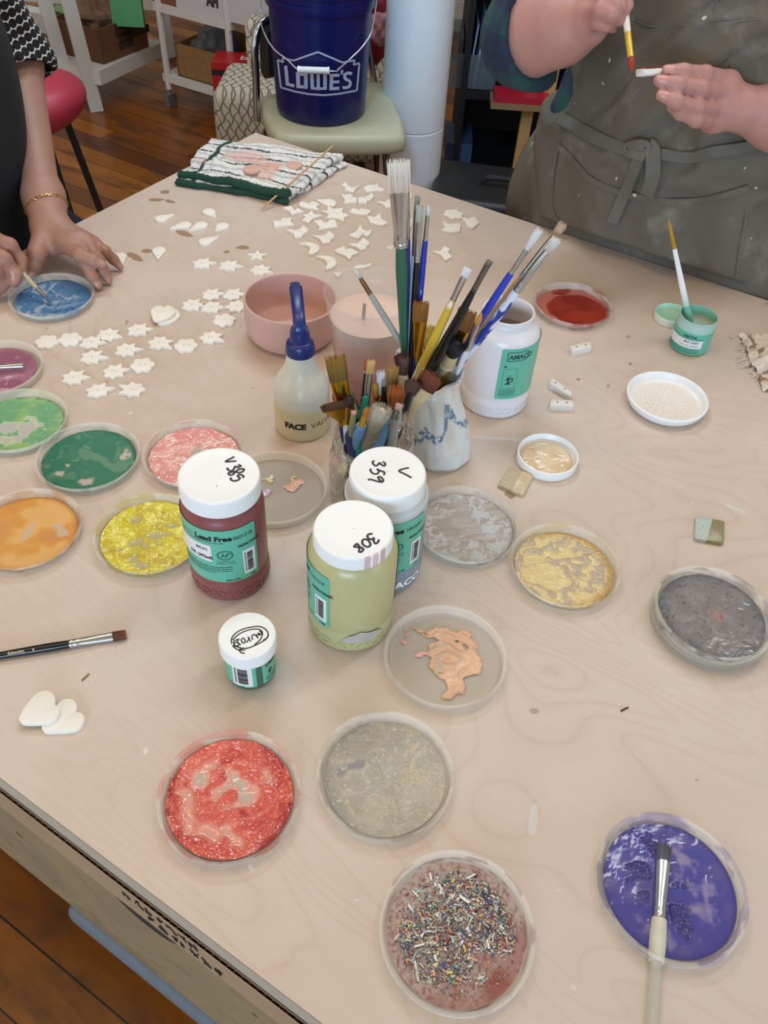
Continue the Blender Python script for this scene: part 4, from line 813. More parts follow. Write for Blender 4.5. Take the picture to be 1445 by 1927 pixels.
# ------------------------------------------------------------------ clay pieces
clay_m = flat('#ebe6db', .85, var=.03, scale=120., bump=.12, bscale=900.)
TH = .0042
def holes_for(o_, hp, z):
    if not hp: return
    b = MB()
    for (x, y) in hp: b.lathe([(.0008, z-.0002), (.0008, z+.00015), (.0001, z+.00015)], 10, cx=x, cy=y)
    b.build('button_hole', flat('#8a8172', .9), o_)
def piece(name, label, cat, poly, z=T, holes=(), group=None, th=TH, tilt=None):
    poly = np.asarray(poly); c_ = poly.mean(0); b = MB(); b.prism(poly-c_, 0, th, .0009)
    o_ = b.build(name, clay_m, None, loc=(c_[0], c_[1], z), ang=30); tag(o_, label, cat, group)
    holes_for(o_, [np.array(h)-c_ for h in holes], th)
    if tilt: o_.rotation_euler = (tilt[0], tilt[1], 0)
    return o_
# seven point stars with two long points
def star_poly(px, py, rot, s=.0162, seed=0, n=7):
    c_ = at(px, py, T+TH)[:2]; g = np.random.default_rng(seed); out = []
    for k in range(n*2):
        a = rot+pi*k/n; r = s*(.70 if k % 2 else (1.34 if k in (0,) else 1.16 if k == 2 else .98))*(1+g.normal(0, .03)); out.append(c_+r*np.array([cos(a), sin(a)]))
    return np.array(out)
SG = 'white clay star buttons'
STARS = [(381, 495, .3, 'star of the far pair nearest the resting hand'), (431, 499, .1, 'star of the far pair nearest the pink bowl'), (490, 507, -.3, 'star touching the five pointed star behind the pink bowl'),
 (398, 553, .3, 'star at the back left of the cluster by the pink bowl'), (437, 553, .2, 'star at the back of the cluster, touching the pink bowl'), (361, 573, .2, 'leftmost star of the cluster by the pink bowl'), (398, 577, .1, 'middle star of the cluster by the pink bowl'), (446, 575, -2.9, 'star partly tucked behind the pink bowl rim'),
 (172, 643, .1, 'star touching the right one of the two joined flowers'), (203, 629, -.1, 'star behind the row, up and right of the two joined flowers'), (260, 620, .3, 'star standing alone below the stacked hearts'), (300, 644, -.5, 'star just left of the middle flower'), (396, 634, -.3, 'star just right of the middle flower, below the pink bowl'),
 (173, 671, .1, 'star in the third row under the joined flowers'), (238, 657, .2, 'star above the flower with two holes'), (215, 698, .4, 'star left of the flower with two holes'), (138, 710, .2, 'leftmost star near the light green lid'), (184, 734, .4, 'nearest star between the dark green and light green lids'), (250, 732, 2.8, 'nearest star on the right, above the dark green lid')]
for i, (px, py, r, lb) in enumerate(STARS):
    c_ = at(px, py, T+TH)[:2]; hs = [c_] if i % 3 else [c_+np.array([-.0022, .0008]), c_+np.array([.0022, -.0008])]
    piece('clay_star', 'white clay star button, '+lb, 'clay button', star_poly(px, py, r, seed=i), holes=hs, group=SG)
c_ = at(484, 480, T+TH)[:2]; piece('clay_star', 'white clay five pointed star with slim points behind the pink bowl', 'clay button', [c_+(.0165 if k % 2 == 0 else .007)*np.array([cos(pi/2+pi*k/5+.1), sin(pi/2+pi*k/5+.1)]) for k in range(10)], holes=[c_], group=SG)
def flower_poly(px, py, s=.0150, rot=0, n=6, z=T+TH):
    c_ = at(px, py, z)[:2]; a = np.linspace(0, 2*pi, 72, endpoint=False); r = s*(.80+.27*np.abs(np.cos(n/2*(a-rot)))**.75); return np.c_[c_[0]+r*np.cos(a), c_[1]+r*np.sin(a)]
FG = 'white clay flower buttons'
for i, (px, py, r, lb, h) in enumerate(((88, 642, .1, 'left one of two joined flowers beside the mauve lid', 0), (132, 637, .3, 'right one of two joined flowers beside the mauve lid', 0), (350, 649, .2, 'flower in the middle of the star row', 2), (422, 601, .5, 'flower nearest the pink bowl', 1), (268, 686, .3, 'flower with two holes in front of the stars', 2))):
    c_ = at(px, py, T+TH)[:2]; hs = [] if h == 0 else [c_] if h == 1 else [c_+np.array([-.003, -.001]), c_+np.array([.0035, .001])]
    piece('clay_flower', 'white clay flower button, '+lb, 'clay button', flower_poly(px, py, rot=r), holes=hs, group=FG)
piece('clay_flower', 'white clay flower button, farthest right near the table edge', 'clay button', flower_poly(853, 402, .0165, .3), group=FG)
# teardrops
def drop_poly(px, py, tx, ty, w=.0105):
    c_ = at(px, py, T+TH)[:2]; tp = at(tx, ty, T+TH)[:2]; d = tp-c_; L_ = np.linalg.norm(d); a0 = atan2(d[1], d[0]); out = []
    b0 = math.acos(min(.95, w/L_)); 
    for a in np.linspace(b0, 2*pi-b0, 26): out.append(c_+w*np.array([cos(a0+a), sin(a0+a)]))
    return np.array([tp]+out)
TG = 'white clay teardrops'
for px, py, tx, ty, lb in ((303, 410, 329, 402, 'teardrop farthest left, pointing right'), (348, 422, 319, 429, 'left one of two touching teardrops'), (379, 422, 355, 433, 'right one of two touching teardrops'), (393, 397, 406, 408, 'teardrop farthest back, pointing toward the viewer'), (419, 424, 405, 435, 'teardrop farthest right'), (386, 453, 414, 443, 'teardrop in front of the others, pointing right'), (299, 470, 297, 488, 'teardrop lying alone beside brown stains, pointing toward the viewer'), (225, 481, 231, 498, 'teardrop under the little finger of the resting hand')):
    piece('clay_teardrop', 'white clay '+lb, 'clay pendant', drop_poly(px, py, tx, ty), holes=[at(px+(tx-px)*.6, py+(ty-py)*.6, T+TH)[:2]], group=TG)
# hearts
def heart(pts, z): return catmull(px_poly(pts, z+TH), 5, True)
HG = 'white clay hearts'
H1 = [(38, 1357), (36, 1348), (52, 1322), (70, 1304), (86, 1299), (99, 1304), (104, 1317), (102, 1324), (110, 1330), (112, 1341), (104, 1353), (88, 1360), (60, 1362), (43, 1361)]
H2 = [(80, 1372), (79, 1364), (100, 1335), (112, 1320), (126, 1314), (140, 1318), (145, 1330), (143, 1338), (153, 1341), (159, 1352), (154, 1365), (140, 1374), (112, 1377), (86, 1377)]
HX = [(286, 596), (284, 584), (292, 576), (303, 575), (309, 578), (316, 574), (326, 578), (330, 586), (324, 594), (313, 600), (300, 603), (290, 602)]
piece('clay_heart', 'smooth white clay heart, lower of the two at the front left', 'clay pendant', heart(H2, T), T, group=HG)
piece('clay_heart', 'smooth white clay heart, upper of the two at the front left', 'clay pendant', heart(H1, T+TH), T+TH+.0002, group=HG)
piece('clay_heart', 'white clay heart, bottom one of the small stack beside the stars', 'clay pendant', heart([(a+9, b_+6) for a, b_ in HX], T), T, group=HG)
piece('clay_heart', 'white clay heart, top one of the small stack beside the stars', 'clay pendant', heart(HX, T+TH), T+TH+.0002, group=HG)
# traced animals and shapes at the far side (outlines in a 280 px wide crop)
AN = [('clay_dog', 'dog shaped clay charm farthest back, left of two beside the towel', [(838, 140), (880, 112), (905, 148), (945, 165), (1025, 145), (975, 175), (960, 210), (925, 208), (870, 190), (880, 170)]),
 ('clay_dog', 'dog shaped clay charm farthest back, right of two beside the towel', [(1055, 165), (1080, 150), (1130, 140), (1160, 145), (1185, 122), (1200, 160), (1250, 180), (1248, 198), (1160, 200), (1090, 215), (1065, 195)]),
 ('clay_dog', 'clay dog charm, left one of the joined pair in the second row', [(835, 230), (880, 238), (935, 228), (950, 262), (988, 262), (986, 318), (930, 312), (858, 325), (875, 290)]),
 ('clay_dog', 'clay dog charm, right one of the joined pair in the second row', [(998, 262), (1060, 258), (1100, 240), (1135, 218), (1155, 255), (1120, 290), (1090, 290), (1085, 320), (1000, 318)]),
 ('clay_dog', 'clay dog charm with its tail left of the big green brush', [(1180, 300), (1260, 305), (1325, 265), (1345, 300), (1325, 355), (1270, 365), (1250, 335)]),
 ('clay_drop', 'broad clay drop touching the large star far back', [(590, 285), (680, 280), (740, 278), (785, 305), (775, 340), (720, 345), (650, 318)]),
 ('clay_dog', 'clay charm with notched back, left of the broad drop', [(425, 330), (450, 300), (530, 325), (545, 300), (600, 308), (630, 330), (590, 345), (620, 385), (530, 370), (440, 350)]),
 ('clay_bat', 'bat shaped clay charm nearest the skewer tip', [(265, 360), (350, 345), (385, 385), (420, 365), (470, 400), (410, 410), (350, 432), (335, 395)]),
 ('clay_star', 'large pointed clay star in the middle of the animal charms', [(640, 390), (700, 396), (702, 340), (760, 375), (860, 365), (845, 410), (915, 435), (865, 455), (865, 495), (790, 465), (690, 460), (715, 420)]),
 ('clay_dog', 'long clay charm right of the large star', [(915, 405), (950, 365), (1010, 385), (1030, 368), (1115, 385), (1120, 405), (1085, 432), (990, 425)]),
 ('clay_bat', 'clay charm with swept tail below the large star on the left', [(460, 430), (510, 425), (550, 388), (575, 430), (655, 435), (560, 465), (520, 512), (455, 480), (490, 455)]),
 ('clay_bat', 'clay charm with one upright ear, right end of the third row', [(1085, 440), (1160, 455), (1215, 412), (1225, 465), (1290, 510), (1240, 532), (1180, 525), (1120, 512)]),
 ('clay_dog', 'clay charm farthest left of the animals, with a split tail', [(175, 490), (250, 490), (262, 462), (360, 460), (345, 495), (380, 530), (300, 530), (185, 550)]),
 ('clay_dog', 'curved clay charm with two holes below the large star', [(570, 490), (640, 480), (660, 500), (700, 505), (725, 478), (780, 480), (800, 550), (700, 560), (615, 578), (625, 545)]),
 ('clay_dog', 'clay dog charm with thin tail, below the split tail charm', [(300, 572), (390, 580), (430, 570), (465, 535), (515, 570), (505, 600), (470, 615), (455, 645), (385, 655), (370, 610)]),
 ('clay_dog', 'clay dog charm above the upper crescent moon', [(555, 628), (640, 635), (690, 620), (712, 588), (765, 620), (770, 650), (735, 665), (730, 700), (655, 712), (625, 665)]),
 ('clay_bat', 'bat shaped clay charm with tall middle point, right of the dogs', [(905, 630), (985, 590), (1020, 527), (1045, 570), (1080, 590), (1135, 575), (1115, 625), (1085, 640), (1040, 615), (1010, 655), (960, 650)]),
 ('clay_dog', 'clay dog charm touching the lower bat shape', [(895, 715), (1000, 710), (1050, 655), (1110, 695), (1110, 720), (1075, 735), (1080, 760), (1015, 770), (985, 745)]),
 ('clay_moon', 'upper of two white clay crescent moons', [(425, 710), (510, 695), (590, 715), (625, 750), (600, 795), (520, 815), (530, 760), (500, 725)]),
 ('clay_moon', 'lower of two white clay crescent moons, with two holes', [(580, 835), (680, 828), (760, 850), (790, 895), (760, 940), (685, 960), (700, 905), (660, 860)]),
 ('clay_bat', 'lower bat shaped clay charm right of the moons', [(765, 775), (860, 735), (885, 770), (930, 755), (1010, 800), (945, 820), (920, 865), (870, 825), (800, 800)]),
 ('clay_sliver', 'thin clay sliver behind the rinse tub', [(955, 945), (1000, 915), (1060, 920), (1135, 897), (1130, 920), (1060, 945), (990, 958)]),
 ('clay_sliver', 'small clay corner showing between pink bowl and rinse tub', [(760, 995), (845, 992), (820, 1030), (790, 1030)])]
ZS = 280/1445
for nm, lb, pts in AN:
    P_ = px_poly(pts, T+TH, 480, 320, ZS)
    if 'moon' in nm or 'drop' in nm: P_ = catmull(P_, 4, True)
    c_ = P_.mean(0); hs = [c_+np.array([-.002, .0005]), c_+np.array([.0025, -.0005])] if nm in ('clay_dog', 'clay_bat', 'clay_moon', 'clay_star') else []
    piece(nm, 'white '+lb, 'clay charm', P_, holes=hs, group='white clay charms at the far side')
for nm, lb, pts in (('clay_dog', 'dog charm lying under the flower at the far right', [(1060, 285), (1100, 305), (1140, 300), (1165, 305), (1160, 345), (1110, 352), (1055, 340), (1075, 320)]), ('clay_bat', 'charm right of the far right flower', [(1165, 265), (1205, 275), (1240, 262), (1268, 295), (1235, 325), (1200, 320), (1195, 295)]),
  ('clay_bat', 'charm lying alone right of the tall brushes', [(1000, 455), (1050, 458), (1070, 428), (1105, 445), (1095, 465), (1115, 490), (1075, 510), (1055, 480)]), ('clay_dog', 'charm half hidden behind the thin blue brush, farther', [(845, 150), (850, 128), (884, 124), (888, 152)]), ('clay_dog', 'charm half hidden behind the thin blue brush, nearer', [(838, 296), (848, 272), (892, 276), (886, 320), (850, 334)])):
    P_ = px_poly(pts, T+TH, 480, 320, .3322); c_ = P_.mean(0); piece(nm, 'white clay '+lb, 'clay charm', P_, holes=[c_], group='white clay charms at the far side')
# tiny crumbs
for i, (px, py, lb) in enumerate(((161, 1275, 'brown wood splinter on the table left of the small green jar'), (671, 1694, 'tiny white chip left of the glaze flakes lid'), (1175, 1335, 'dark hair thin splinter right of the peach lid'), (1050, 1675, 'tiny white chip right of the glaze flakes lid'))):
    c_ = at(px, py)[:2]; q = np.array([(-.005, -.0012), (.005, -.0004), (.004, .001), (-.004, .0008)])*(1 if i in (0, 2) else .35); a = (1.0, .2, .5, .8)[i]
    q = np.c_[q[:, 0]*cos(a)-q[:, 1]*sin(a), q[:, 0]*sin(a)+q[:, 1]*cos(a)]*np.array([1, 1]); b = MB(); b.prism(q, 0, .0007); o_ = b.build('crumb', flat(('#8d6a50', '#efece6', '#4a3a30', '#efece6')[i], .8), None, loc=(c_[0], c_[1], T), smooth=False); tag(o_, lb, 'crumb')
# ------------------------------------------------------------------ paintbrushes
steel = flat('#c3c4c4', .22, 1., var=.05, scale=80.); gold = flat('#c99a35', .25, 1., var=.08, scale=60.); dsteel = flat('#7c7a78', .28, 1., var=.08, scale=60.); copper = flat('#a98465', .3, 1., var=.05)
hair_m = vcol(.55, .0, name='hair')
def frame_from(tail, tip, hint=None):
    z = np.asarray(tip, float)-np.asarray(tail, float); L = np.linalg.norm(z); z /= L
    view = CAM-np.asarray(tail, float); y = view-z*(view@z); y /= np.linalg.norm(y); x = np.cross(y, z); return x, y, z, L
BG = 'paintbrushes standing in the vase and the glass jar'
def brush(label, tail, tip, hr=.0035, hcol='#222222', fl=.03, fcol=None, fr=None, bl=.016, bw=.006, bt=.003, kind='flat', bcol=('#5a3a20', '#9a6a34'), sleeve=None, roll=0., cat='paintbrush', group=BG, hmat=None, clear=False, hprof=None, rough=.28):
    x, y, z, L = frame_from(tail, tip)
    if roll: x, y = x*cos(roll)+y*sin(roll), -x*sin(roll)+y*cos(roll)
    fcol = fcol or steel; fr = fr or hr*.9
    o = bpy.data.objects.new('paintbrush', None); C.objects.link(o); o.empty_display_size = .01; tag(o, label, cat, group)
    o.matrix_world = Matrix(((x[0], y[0], z[0], tail[0]), (x[1], y[1], z[1], tail[1]), (x[2], y[2], z[2], tail[2]), (0, 0, 0, 1)))
    zf0, zf1 = L-bl-fl, L-bl
    b = MB(); hp = hprof or [(0, .45), (.02, .6), (.35, .85), (.8, 1.0), (.93, .95), (1, .82)]
    tt = np.linspace(0, 1, 24); rr = np.interp(tt, [p[0] for p in hp], [p[1] for p in hp])*hr
    b.tube([(0, 0, zf0*k+.004*k) for k in tt], rr, 12); b.build('handle', hmat or flat(hcol, rough, var=.05, scale=90.), o)
    if sleeve:
        s0, s1, sc, sr = sleeve; b = MB(); k = np.linspace(0, 1, 9); b.tube([(0, 0, zf0*(s0+(s1-s0)*q)) for q in k], hr*sr*(1+.12*np.sin(k*pi)), 14); b.build('grip', flat(sc, .45), o)
    if fl > 0:
        flt = kind in ('flat', 'fan'); ws = [(0, fr, fr), (.06, fr*1.06, fr*1.06), (.09, fr*.96, fr*.96), (.13, fr*1.06, fr*1.06), (.17, fr*.98, fr*.98), (.3, fr, fr)]
        ws += [(.65, (fr+bw)/2, (fr*.9+bt)/2), (1, bw, bt)] if flt else [(.7, fr*.95, fr*.95), (1, max(bt, fr*.7) if kind == 'round' else bw*.6, max(bt, fr*.7) if kind == 'round' else bt)]
        a = np.linspace(0, 2*pi, 18, endpoint=False); b = MB(); b.loft([np.c_[w*np.cos(a), d*np.sin(a), np.full(18, zf0+fl*k)] for k, w, d in ws]); b.build('ferrule', fcol, o)
        eb = (ws[-1][1], ws[-1][2])
    else: eb = (bw*.6, bt)
    b = MB(); c0, c1 = np.array(lin(bcol[0])), np.array(lin(bcol[1])); g = np.random.default_rng(len(bpy.data.objects)); a = np.linspace(0, 2*pi, 14, endpoint=False)
    if kind == 'flat': secs = [(0, eb[0], eb[1]), (.4, bw*1.0, bt*1.05), (.8, bw*1.02, bt*.8), (.97, bw*1.0, bt*.45)]
    elif kind == 'round': secs = [(0, eb[0], eb[1]), (.35, bw, bw), (.7, bw*.72, bw*.72), (.92, bw*.3, bw*.3), (1, bw*.08, bw*.08)]
    elif kind == 'mop': secs = [(0, eb[0], eb[1]), (.3, bw*.85, bt), (.65, bw, bt*1.1), (.88, bw*.75, bt*.8), (1, bw*.2, bt*.2)]
    else: secs = [(0, eb[0], eb[1]*.9), (.5, (eb[0]+bw)*.55, bt*.7), (.9, bw*.9, bt*.35)]
    cs_ = 1. if kind == 'round' and bw < .003 else .95 if kind in ('flat', 'fan') else .86; b.loft([np.c_[w*(1 if k == 0 else cs_)*np.cos(a), d*(1 if k == 0 else cs_)*np.sin(a), np.full(14, zf1+bl*k*(cs_ if kind != 'flat' else .9))] for k, w, d in secs], col=np.array([(c0*(1-k)+c1*k)*.8 for k, w, d in secs]))
    nh = int(np.clip(bw*16000, 30, 230)); kk = np.array([0, .5, 1.])
    for i in range(nh):
        an = g.uniform(0, 2*pi); q = sqrt(g.uniform(.25, 1)); end = g.uniform(.9, 1.05); w0 = eb[0]*q*cos(an); d0 = eb[1]*q*sin(an)
        if kind == 'fan': u = g.uniform(-1, 1); w0 = eb[0]*u; w1 = bw*1.12*u+g.normal(0, .0006); d0 = eb[1]*.7*g.uniform(-1, 1); d1 = bt*.5*g.uniform(-1, 1); end *= 1-.25*u*u; wm, dm = w0*.45+w1*.55, (d0+d1)/2
        elif kind == 'flat': u = g.uniform(-1, 1); w0 = eb[0]*u; wm, w1 = bw*1.04*u, bw*1.06*u+g.normal(0, .0004); d0 = eb[1]*sin(an); dm, d1 = bt*1.1*sin(an)*sqrt(max(0, 1-u*u*.6)), bt*.55*sin(an)
        else:
            mw, tw = (1.02, .12) if kind == 'round' else (1.03, .95); db = bw if kind == 'round' else bt
            wm, dm = bw*mw*.82*q*cos(an), db*mw*.82*q*sin(an); w1, d1 = bw*tw*q*cos(an), db*tw*q*sin(an)
            w1 += g.normal(0, bw*.12); end *= 1-.14*q*q if kind == 'mop' else 1
        P_ = np.array([(w0, d0, zf1-.0005), (wm, dm, zf1+bl*.5*end), (w1, d1, zf1+bl*end)]); cc = np.array([c0, c0*.5+c1*.5, c1])*g.uniform(.8, 1.18)
        b.tube(P_, np.array([.00022, .00022, .00012])*(1.25 if bw > .006 else 1.), 4, cap=False, col=np.clip(cc, 0, 1))
    b.build('bristles', hair_m, o); return o
def stand(tip, entry, ax, zm, zb, rin, dy=0., rmouth=None):
    """tip and mouth crossing seen in the photo -> a straight brush resting inside its pot"""
    M = at(entry[0], entry[1], zm); d = M[:2]-ax; r = np.linalg.norm(d)
    rm = rmouth or rin
    if r > rm: M[:2] = ax+d*rm/r
    v = ray(*tip); s = (M[1]+dy-CAM[1])/v[1]; tp = CAM+v*s
    dr = (M-tp)/np.linalg.norm(M-tp); q = M.copy()
    for _ in range(400):
        n_ = q+dr*.001
        if n_[2] < zb or np.linalg.norm(n_[:2]-ax) > rin: break
        q = n_
    return q, tp
VA = np.array([xv-.019, yv]); JA = np.array([xj, yj])
def vb(label, tip, entry, dy=0., **k):
    ta, tp = stand(tip, entry, VA, T+.122, T+.012, .026, dy, .031); return brush('brush with '+label+', in the vase', ta, tp, **k)
def jb(label, tip, entry, dy=0., **k):
    ta, tp = stand(tip, entry, JA, T+.087, T+.008, .036, dy, .037); return brush('brush with '+label+', in the glass jar', ta, tp, **k)
def mottled(c1, c2, sc, nm, th=.5):
    t = NT(nm); m = t.ramp(t.noise(t.obj((1, 1, .35)), sc, 3., .5), [(th-.03, 0.), (th+.03, 1.)]); t.surf(t.bsdf(t.mix(m, lin(c1), lin(c2)), .4)); return t.m
tan = ('#4a2c14', '#b8772c')
vb('broad white hog bristles, wide steel ferrule and green handle', (750, 301), (752, 690), .00, hr=.0062, hcol='#2c5f4a', fl=.056, fr=.0072, bl=.029, bw=.0098, bt=.0045, bcol=('#d9c3b4', '#efe9dd'), hprof=[(0, .45), (.3, .7), (.8, 1.05), (.93, .95), (1, .85)])
vb('thin white round tip and slim royal blue handle', (768, 372), (763, 690), .012, hr=.0033, hcol='#2a36a0', fl=.032, fr=.0024, bl=.014, bw=.0022, bt=.0018, kind='round', bcol=('#cfd3da', '#e9e9ea'))
vb('dark narrow ferrule, blue paint blob and pale grey handle', (785, 368), (768, 690), .018, hr=.0034, hcol='#b7b9bd', fl=.05, fcol=dsteel, fr=.0026, bl=.014, bw=.0026, bt=.0014, bcol=('#7a7a70', '#a9a798'))
vb('small pale flat tip and tall black handle', (791, 385), (772, 690), .006, hr=.0036, hcol='#17171b', fl=.042, fcol=steel, fr=.0032, bl=.017, bw=.0036, bt=.0016, bcol=('#b9b39c', '#d3cdb8'))
vb('fine white tip and speckled blue handle, rightmost upright one', (806, 387), (778, 690), .016, hr=.0034, fl=.03, fr=.0024, bl=.009, bw=.0024, bt=.002, kind='round', bcol=('#d5d5da', '#f0f0f0'), hmat=mottled('#2433a0', '#9aa4d6', 120., 'speckled_blue', .66))
vb('white round tip and grey handle leaning far to the left', (667, 506), (779, 686), -.012, hr=.0036, hcol='#a9a59c', fl=.026, fcol=copper, fr=.0026, bl=.011, bw=.0026, bt=.002, kind='round', bcol=('#cfc7b8', '#e9e4d8'))
vb('wide brown flat bristles and golden ferrule, left of two', (792, 567), (783, 688), -.006, hr=.004, hcol='#c3a035', fl=.046, fcol=gold, fr=.0055, bl=.025, bw=.0082, bt=.0026, bcol=('#8a5a20', '#a56a26'))
vb('white flat tip and cream to yellow paint splashed handle', (881, 504), (788, 700), -.01, hr=.0052, fl=.034, fr=.0032, bl=.010, bw=.0034, bt=.002, bcol=('#dedede', '#f4f4f2'), hmat=mottled('#cfae3a', '#e8e3d2', 60., 'splashed_yellow', .52), hprof=[(0, .9), (.6, 1.05), (.9, .85), (1, .65)])
vb('short dark tip and thick glossy black handle', (922, 490), (806, 704), -.012, hr=.0060, hcol='#15161a', fl=.032, fcol=dsteel, fr=.0030, bl=.006, bw=.0032, bt=.0018, bcol=('#5b5346', '#8a8070'), hprof=[(0, .8), (.55, 1.08), (.85, .75), (1, .5)], rough=.2)
vb('clear white splayed tip and bright blue handle leaning right', (1018, 428), (846, 690), .0, hr=.0042, hcol='#2a3fb5', fl=.034, fr=.0024, bl=.026, bw=.0042, bt=.002, kind='mop', bcol=('#cfcfd2', '#eeeeee'))
vb('teal handle behind the bright blue one', (1004, 455), (848, 678), .02, hr=.003, hcol='#1f7f83', fl=.03, fr=.0024, bl=.012, bw=.003, bt=.002, bcol=('#b5a58c', '#d5c7ab'))
vb('ragged tan bristles and long bare wood handle leaning right', (1063, 418), (863, 684), .008, hr=.0052, hcol='#b48f5e', fl=.050, fr=.0042, bl=.020, bw=.0052, bt=.003, kind='mop', bcol=('#a5826a', '#d2b49a'), hprof=[(0, .6), (.5, .9), (.9, 1.0), (1, .8)])
vb('ragged white bristles and blue and white mottled handle leaning right', (1051, 446), (868, 690), -.004, hr=.0050, fl=.052, fr=.0046, bl=.018, bw=.0052, bt=.003, kind='mop', bcol=('#bdb6ab', '#ece8de'), hmat=mottled('#2b3c92', '#d7dbe6', 90., 'mottled_blue', .46))
vb('wide brown flat bristles and golden ferrule, right of two', (881, 583), (842, 694), -.008, hr=.004, hcol='#8c6a2a', fl=.042, fcol=gold, fr=.006, bl=.026, bw=.0098, bt=.0028, bcol=('#8a5622', '#9a622a'))
vb('small orange round tip, steel ferrule and white handle', (906, 589), (860, 704), -.022, hr=.0036, hcol='#d7dbe2', fl=.044, fr=.0030, bl=.015, bw=.0036, bt=.003, kind='round', bcol=('#c98a35', '#d99a45'))
vb('soft round black mop head and cream ferrule', (863, 640), (838, 694), -.022, hr=.0050, hcol='#c9b387', fl=.024, fcol=flat('#c8b68e', .4), fr=.0085, bl=.027, bw=.0115, bt=.007, kind='mop', bcol=('#15141a', '#201f26'))
vb('dark brown pointed hair and steel ferrule behind the black mop', (846, 622), (822, 690), .004, hr=.004, hcol='#4a2a22', fl=.03, fr=.0040, bl=.024, bw=.0045, bt=.003, kind='round', bcol=('#3a1d18', '#5a3126'))
vb('dark red flat hair low on the left rim', (750, 664), (757, 700), -.008, hr=.003, hcol='#3b2b24', fl=.01, fcol=dsteel, fr=.003, bl=.022, bw=.0065, bt=.002, kind='fan', bcol=('#4a2622', '#6b3a32'))
vb('yellow foam tip half hidden behind the cream one', (806, 610), (800, 694), .014, hr=.003, hcol='#b58a3a', fl=.012, fr=.004, bl=.024, bw=.0085, bt=.006, kind='mop', bcol=('#c6a02e', '#d6b545'))
# jar
jb('broad brown flat bristles and wide gold ferrule, leftmost', (630, 669), (655, 812), -.004, hr=.005, hcol='#38406b', fl=.058, fcol=gold, fr=.0068, bl=.031, bw=.0100, bt=.0028, bcol=('#6b5426', '#a9792c'))
jb('fine pink tip and sage green handle', (652, 706), (684, 800), .006, hr=.0038, hcol='#7f9a74', fl=.040, fcol=steel, fr=.002, bl=.008, bw=.002, bt=.0016, kind='round', bcol=('#c99a92', '#e0b5ad'))
jb('thin long gold ferrule beside the leftmost flat one', (650, 714), (674, 806), .002, hr=.003, hcol='#6b4a20', fl=.060, fcol=gold, fr=.0022, bl=.004, bw=.0016, bt=.0014, kind='round', bcol=('#9a7a35', '#c9a04a'))
jb('small dark brown fan hair at the left rim', (633, 755), (644, 812), -.014, hr=.003, hcol='#2b2a5a', fl=.030, fcol=gold, fr=.0028, bl=.013, bw=.0165, bt=.002, kind='fan', bcol=('#4a2c18', '#6f4526'))
jb('tiny brown tip left of the fan', (626, 738), (640, 806), .0, hr=.002, hcol='#574027', fl=.016, fcol=gold, fr=.0016, bl=.010, bw=.0016, bt=.0014, kind='round', bcol=('#6a4a24', '#b98c3c'))
jb('round dark plum hair, gold ferrule and white handle', (657, 747), (650, 812), -.016, hr=.0038, hcol='#d9d6cf', fl=.034, fcol=gold, fr=.0034, bl=.012, bw=.0052, bt=.005, kind='mop', bcol=('#2a1a22', '#3b2530'))
jb('small pink tip and olive handle low in front', (666, 774), (660, 816), -.022, hr=.0032, hcol='#8f8a5c', fl=.0, fr=.003, bl=.007, bw=.0036, bt=.0026, kind='mop', bcol=('#d9978a', '#e3b0a4'))
jb('black handle with orange end, handle upward', (692, 678), (678, 800), .016, hr=.0034, hcol='#17181c', fl=.004, fr=.003, bl=.010, bw=.003, bt=.003, bcol=('#a5562a', '#b9652f'), sleeve=(.35, .46, '#5c6470', 1.05), hprof=[(0, .8), (.5, 1), (1, .85)])
jb('cream stubby tip and long steel ferrule', (699, 677), (684, 800), .012, hr=.0034, hcol='#b8a06a', fl=.046, fcol=steel, fr=.0036, bl=.015, bw=.0040, bt=.003, bcol=('#c99a5a', '#e0b878'))
jb('teal tapered handle standing tip down', (688, 748), (680, 806), .004, hr=.0052, hcol='#1f8d78', fl=0., bl=.003, bw=.0045, bt=.003, kind='mop', bcol=('#1f8d78', '#2aa08a'), hprof=[(0, .9), (.6, 1), (.9, .8), (1, .5)])
jb('oval golden hair and gold ferrule', (707, 718), (706, 800), .010, hr=.003, hcol='#4f3a78', fl=.030, fcol=gold, fr=.0024, bl=.017, bw=.0044, bt=.0036, kind='mop', bcol=('#b9812c', '#d2a03c'))
jb('fluffy white hair and slim gold ferrule', (717, 694), (714, 800), .014, hr=.003, hcol='#3d3d44', fl=.040, fcol=gold, fr=.0030, bl=.029, bw=.0050, bt=.003, kind='mop', bcol=('#d5d5dc', '#efeff2'))
jb('grey rounded tip and black handle', (722, 710), (724, 800), .010, hr=.0040, hcol='#141417', fl=.0, bl=.014, bw=.0034, bt=.003, kind='mop', bcol=('#8a7f74', '#a59a8e'), hprof=[(0, .8), (.8, 1), (1, .7)])
jb('small square golden bristles and steel ferrule, right of centre', (739, 689), (736, 802), .004, hr=.0034, hcol='#3d4a42', fl=.022, fcol=steel, fr=.0036, bl=.022, bw=.0060, bt=.0022, bcol=('#6f5a2a', '#b98a35'))
jb('sharp orange tip, yellow ferrule and light blue grip', (692, 766), (674, 818), -.018, hr=.0058, hcol='#7fa0bd', fl=.024, fcol=flat('#c59a2f', .3), fr=.0036, bl=.016, bw=.0036, bt=.003, kind='round', bcol=('#c9741f', '#d98b35'), sleeve=(.72, 1.0, '#6f93b8', 1.05))
jb('big loose natural bristles over a wire bound ferrule', (722, 764), (698, 818), -.022, hr=.0080, hcol='#a5957c', fl=.020, fcol=flat('#8d7f6c', .5, var=.2, scale=200.), fr=.0088, bl=.046, bw=.0115, bt=.008, kind='mop', bcol=('#a3977f', '#d8cfb8'))
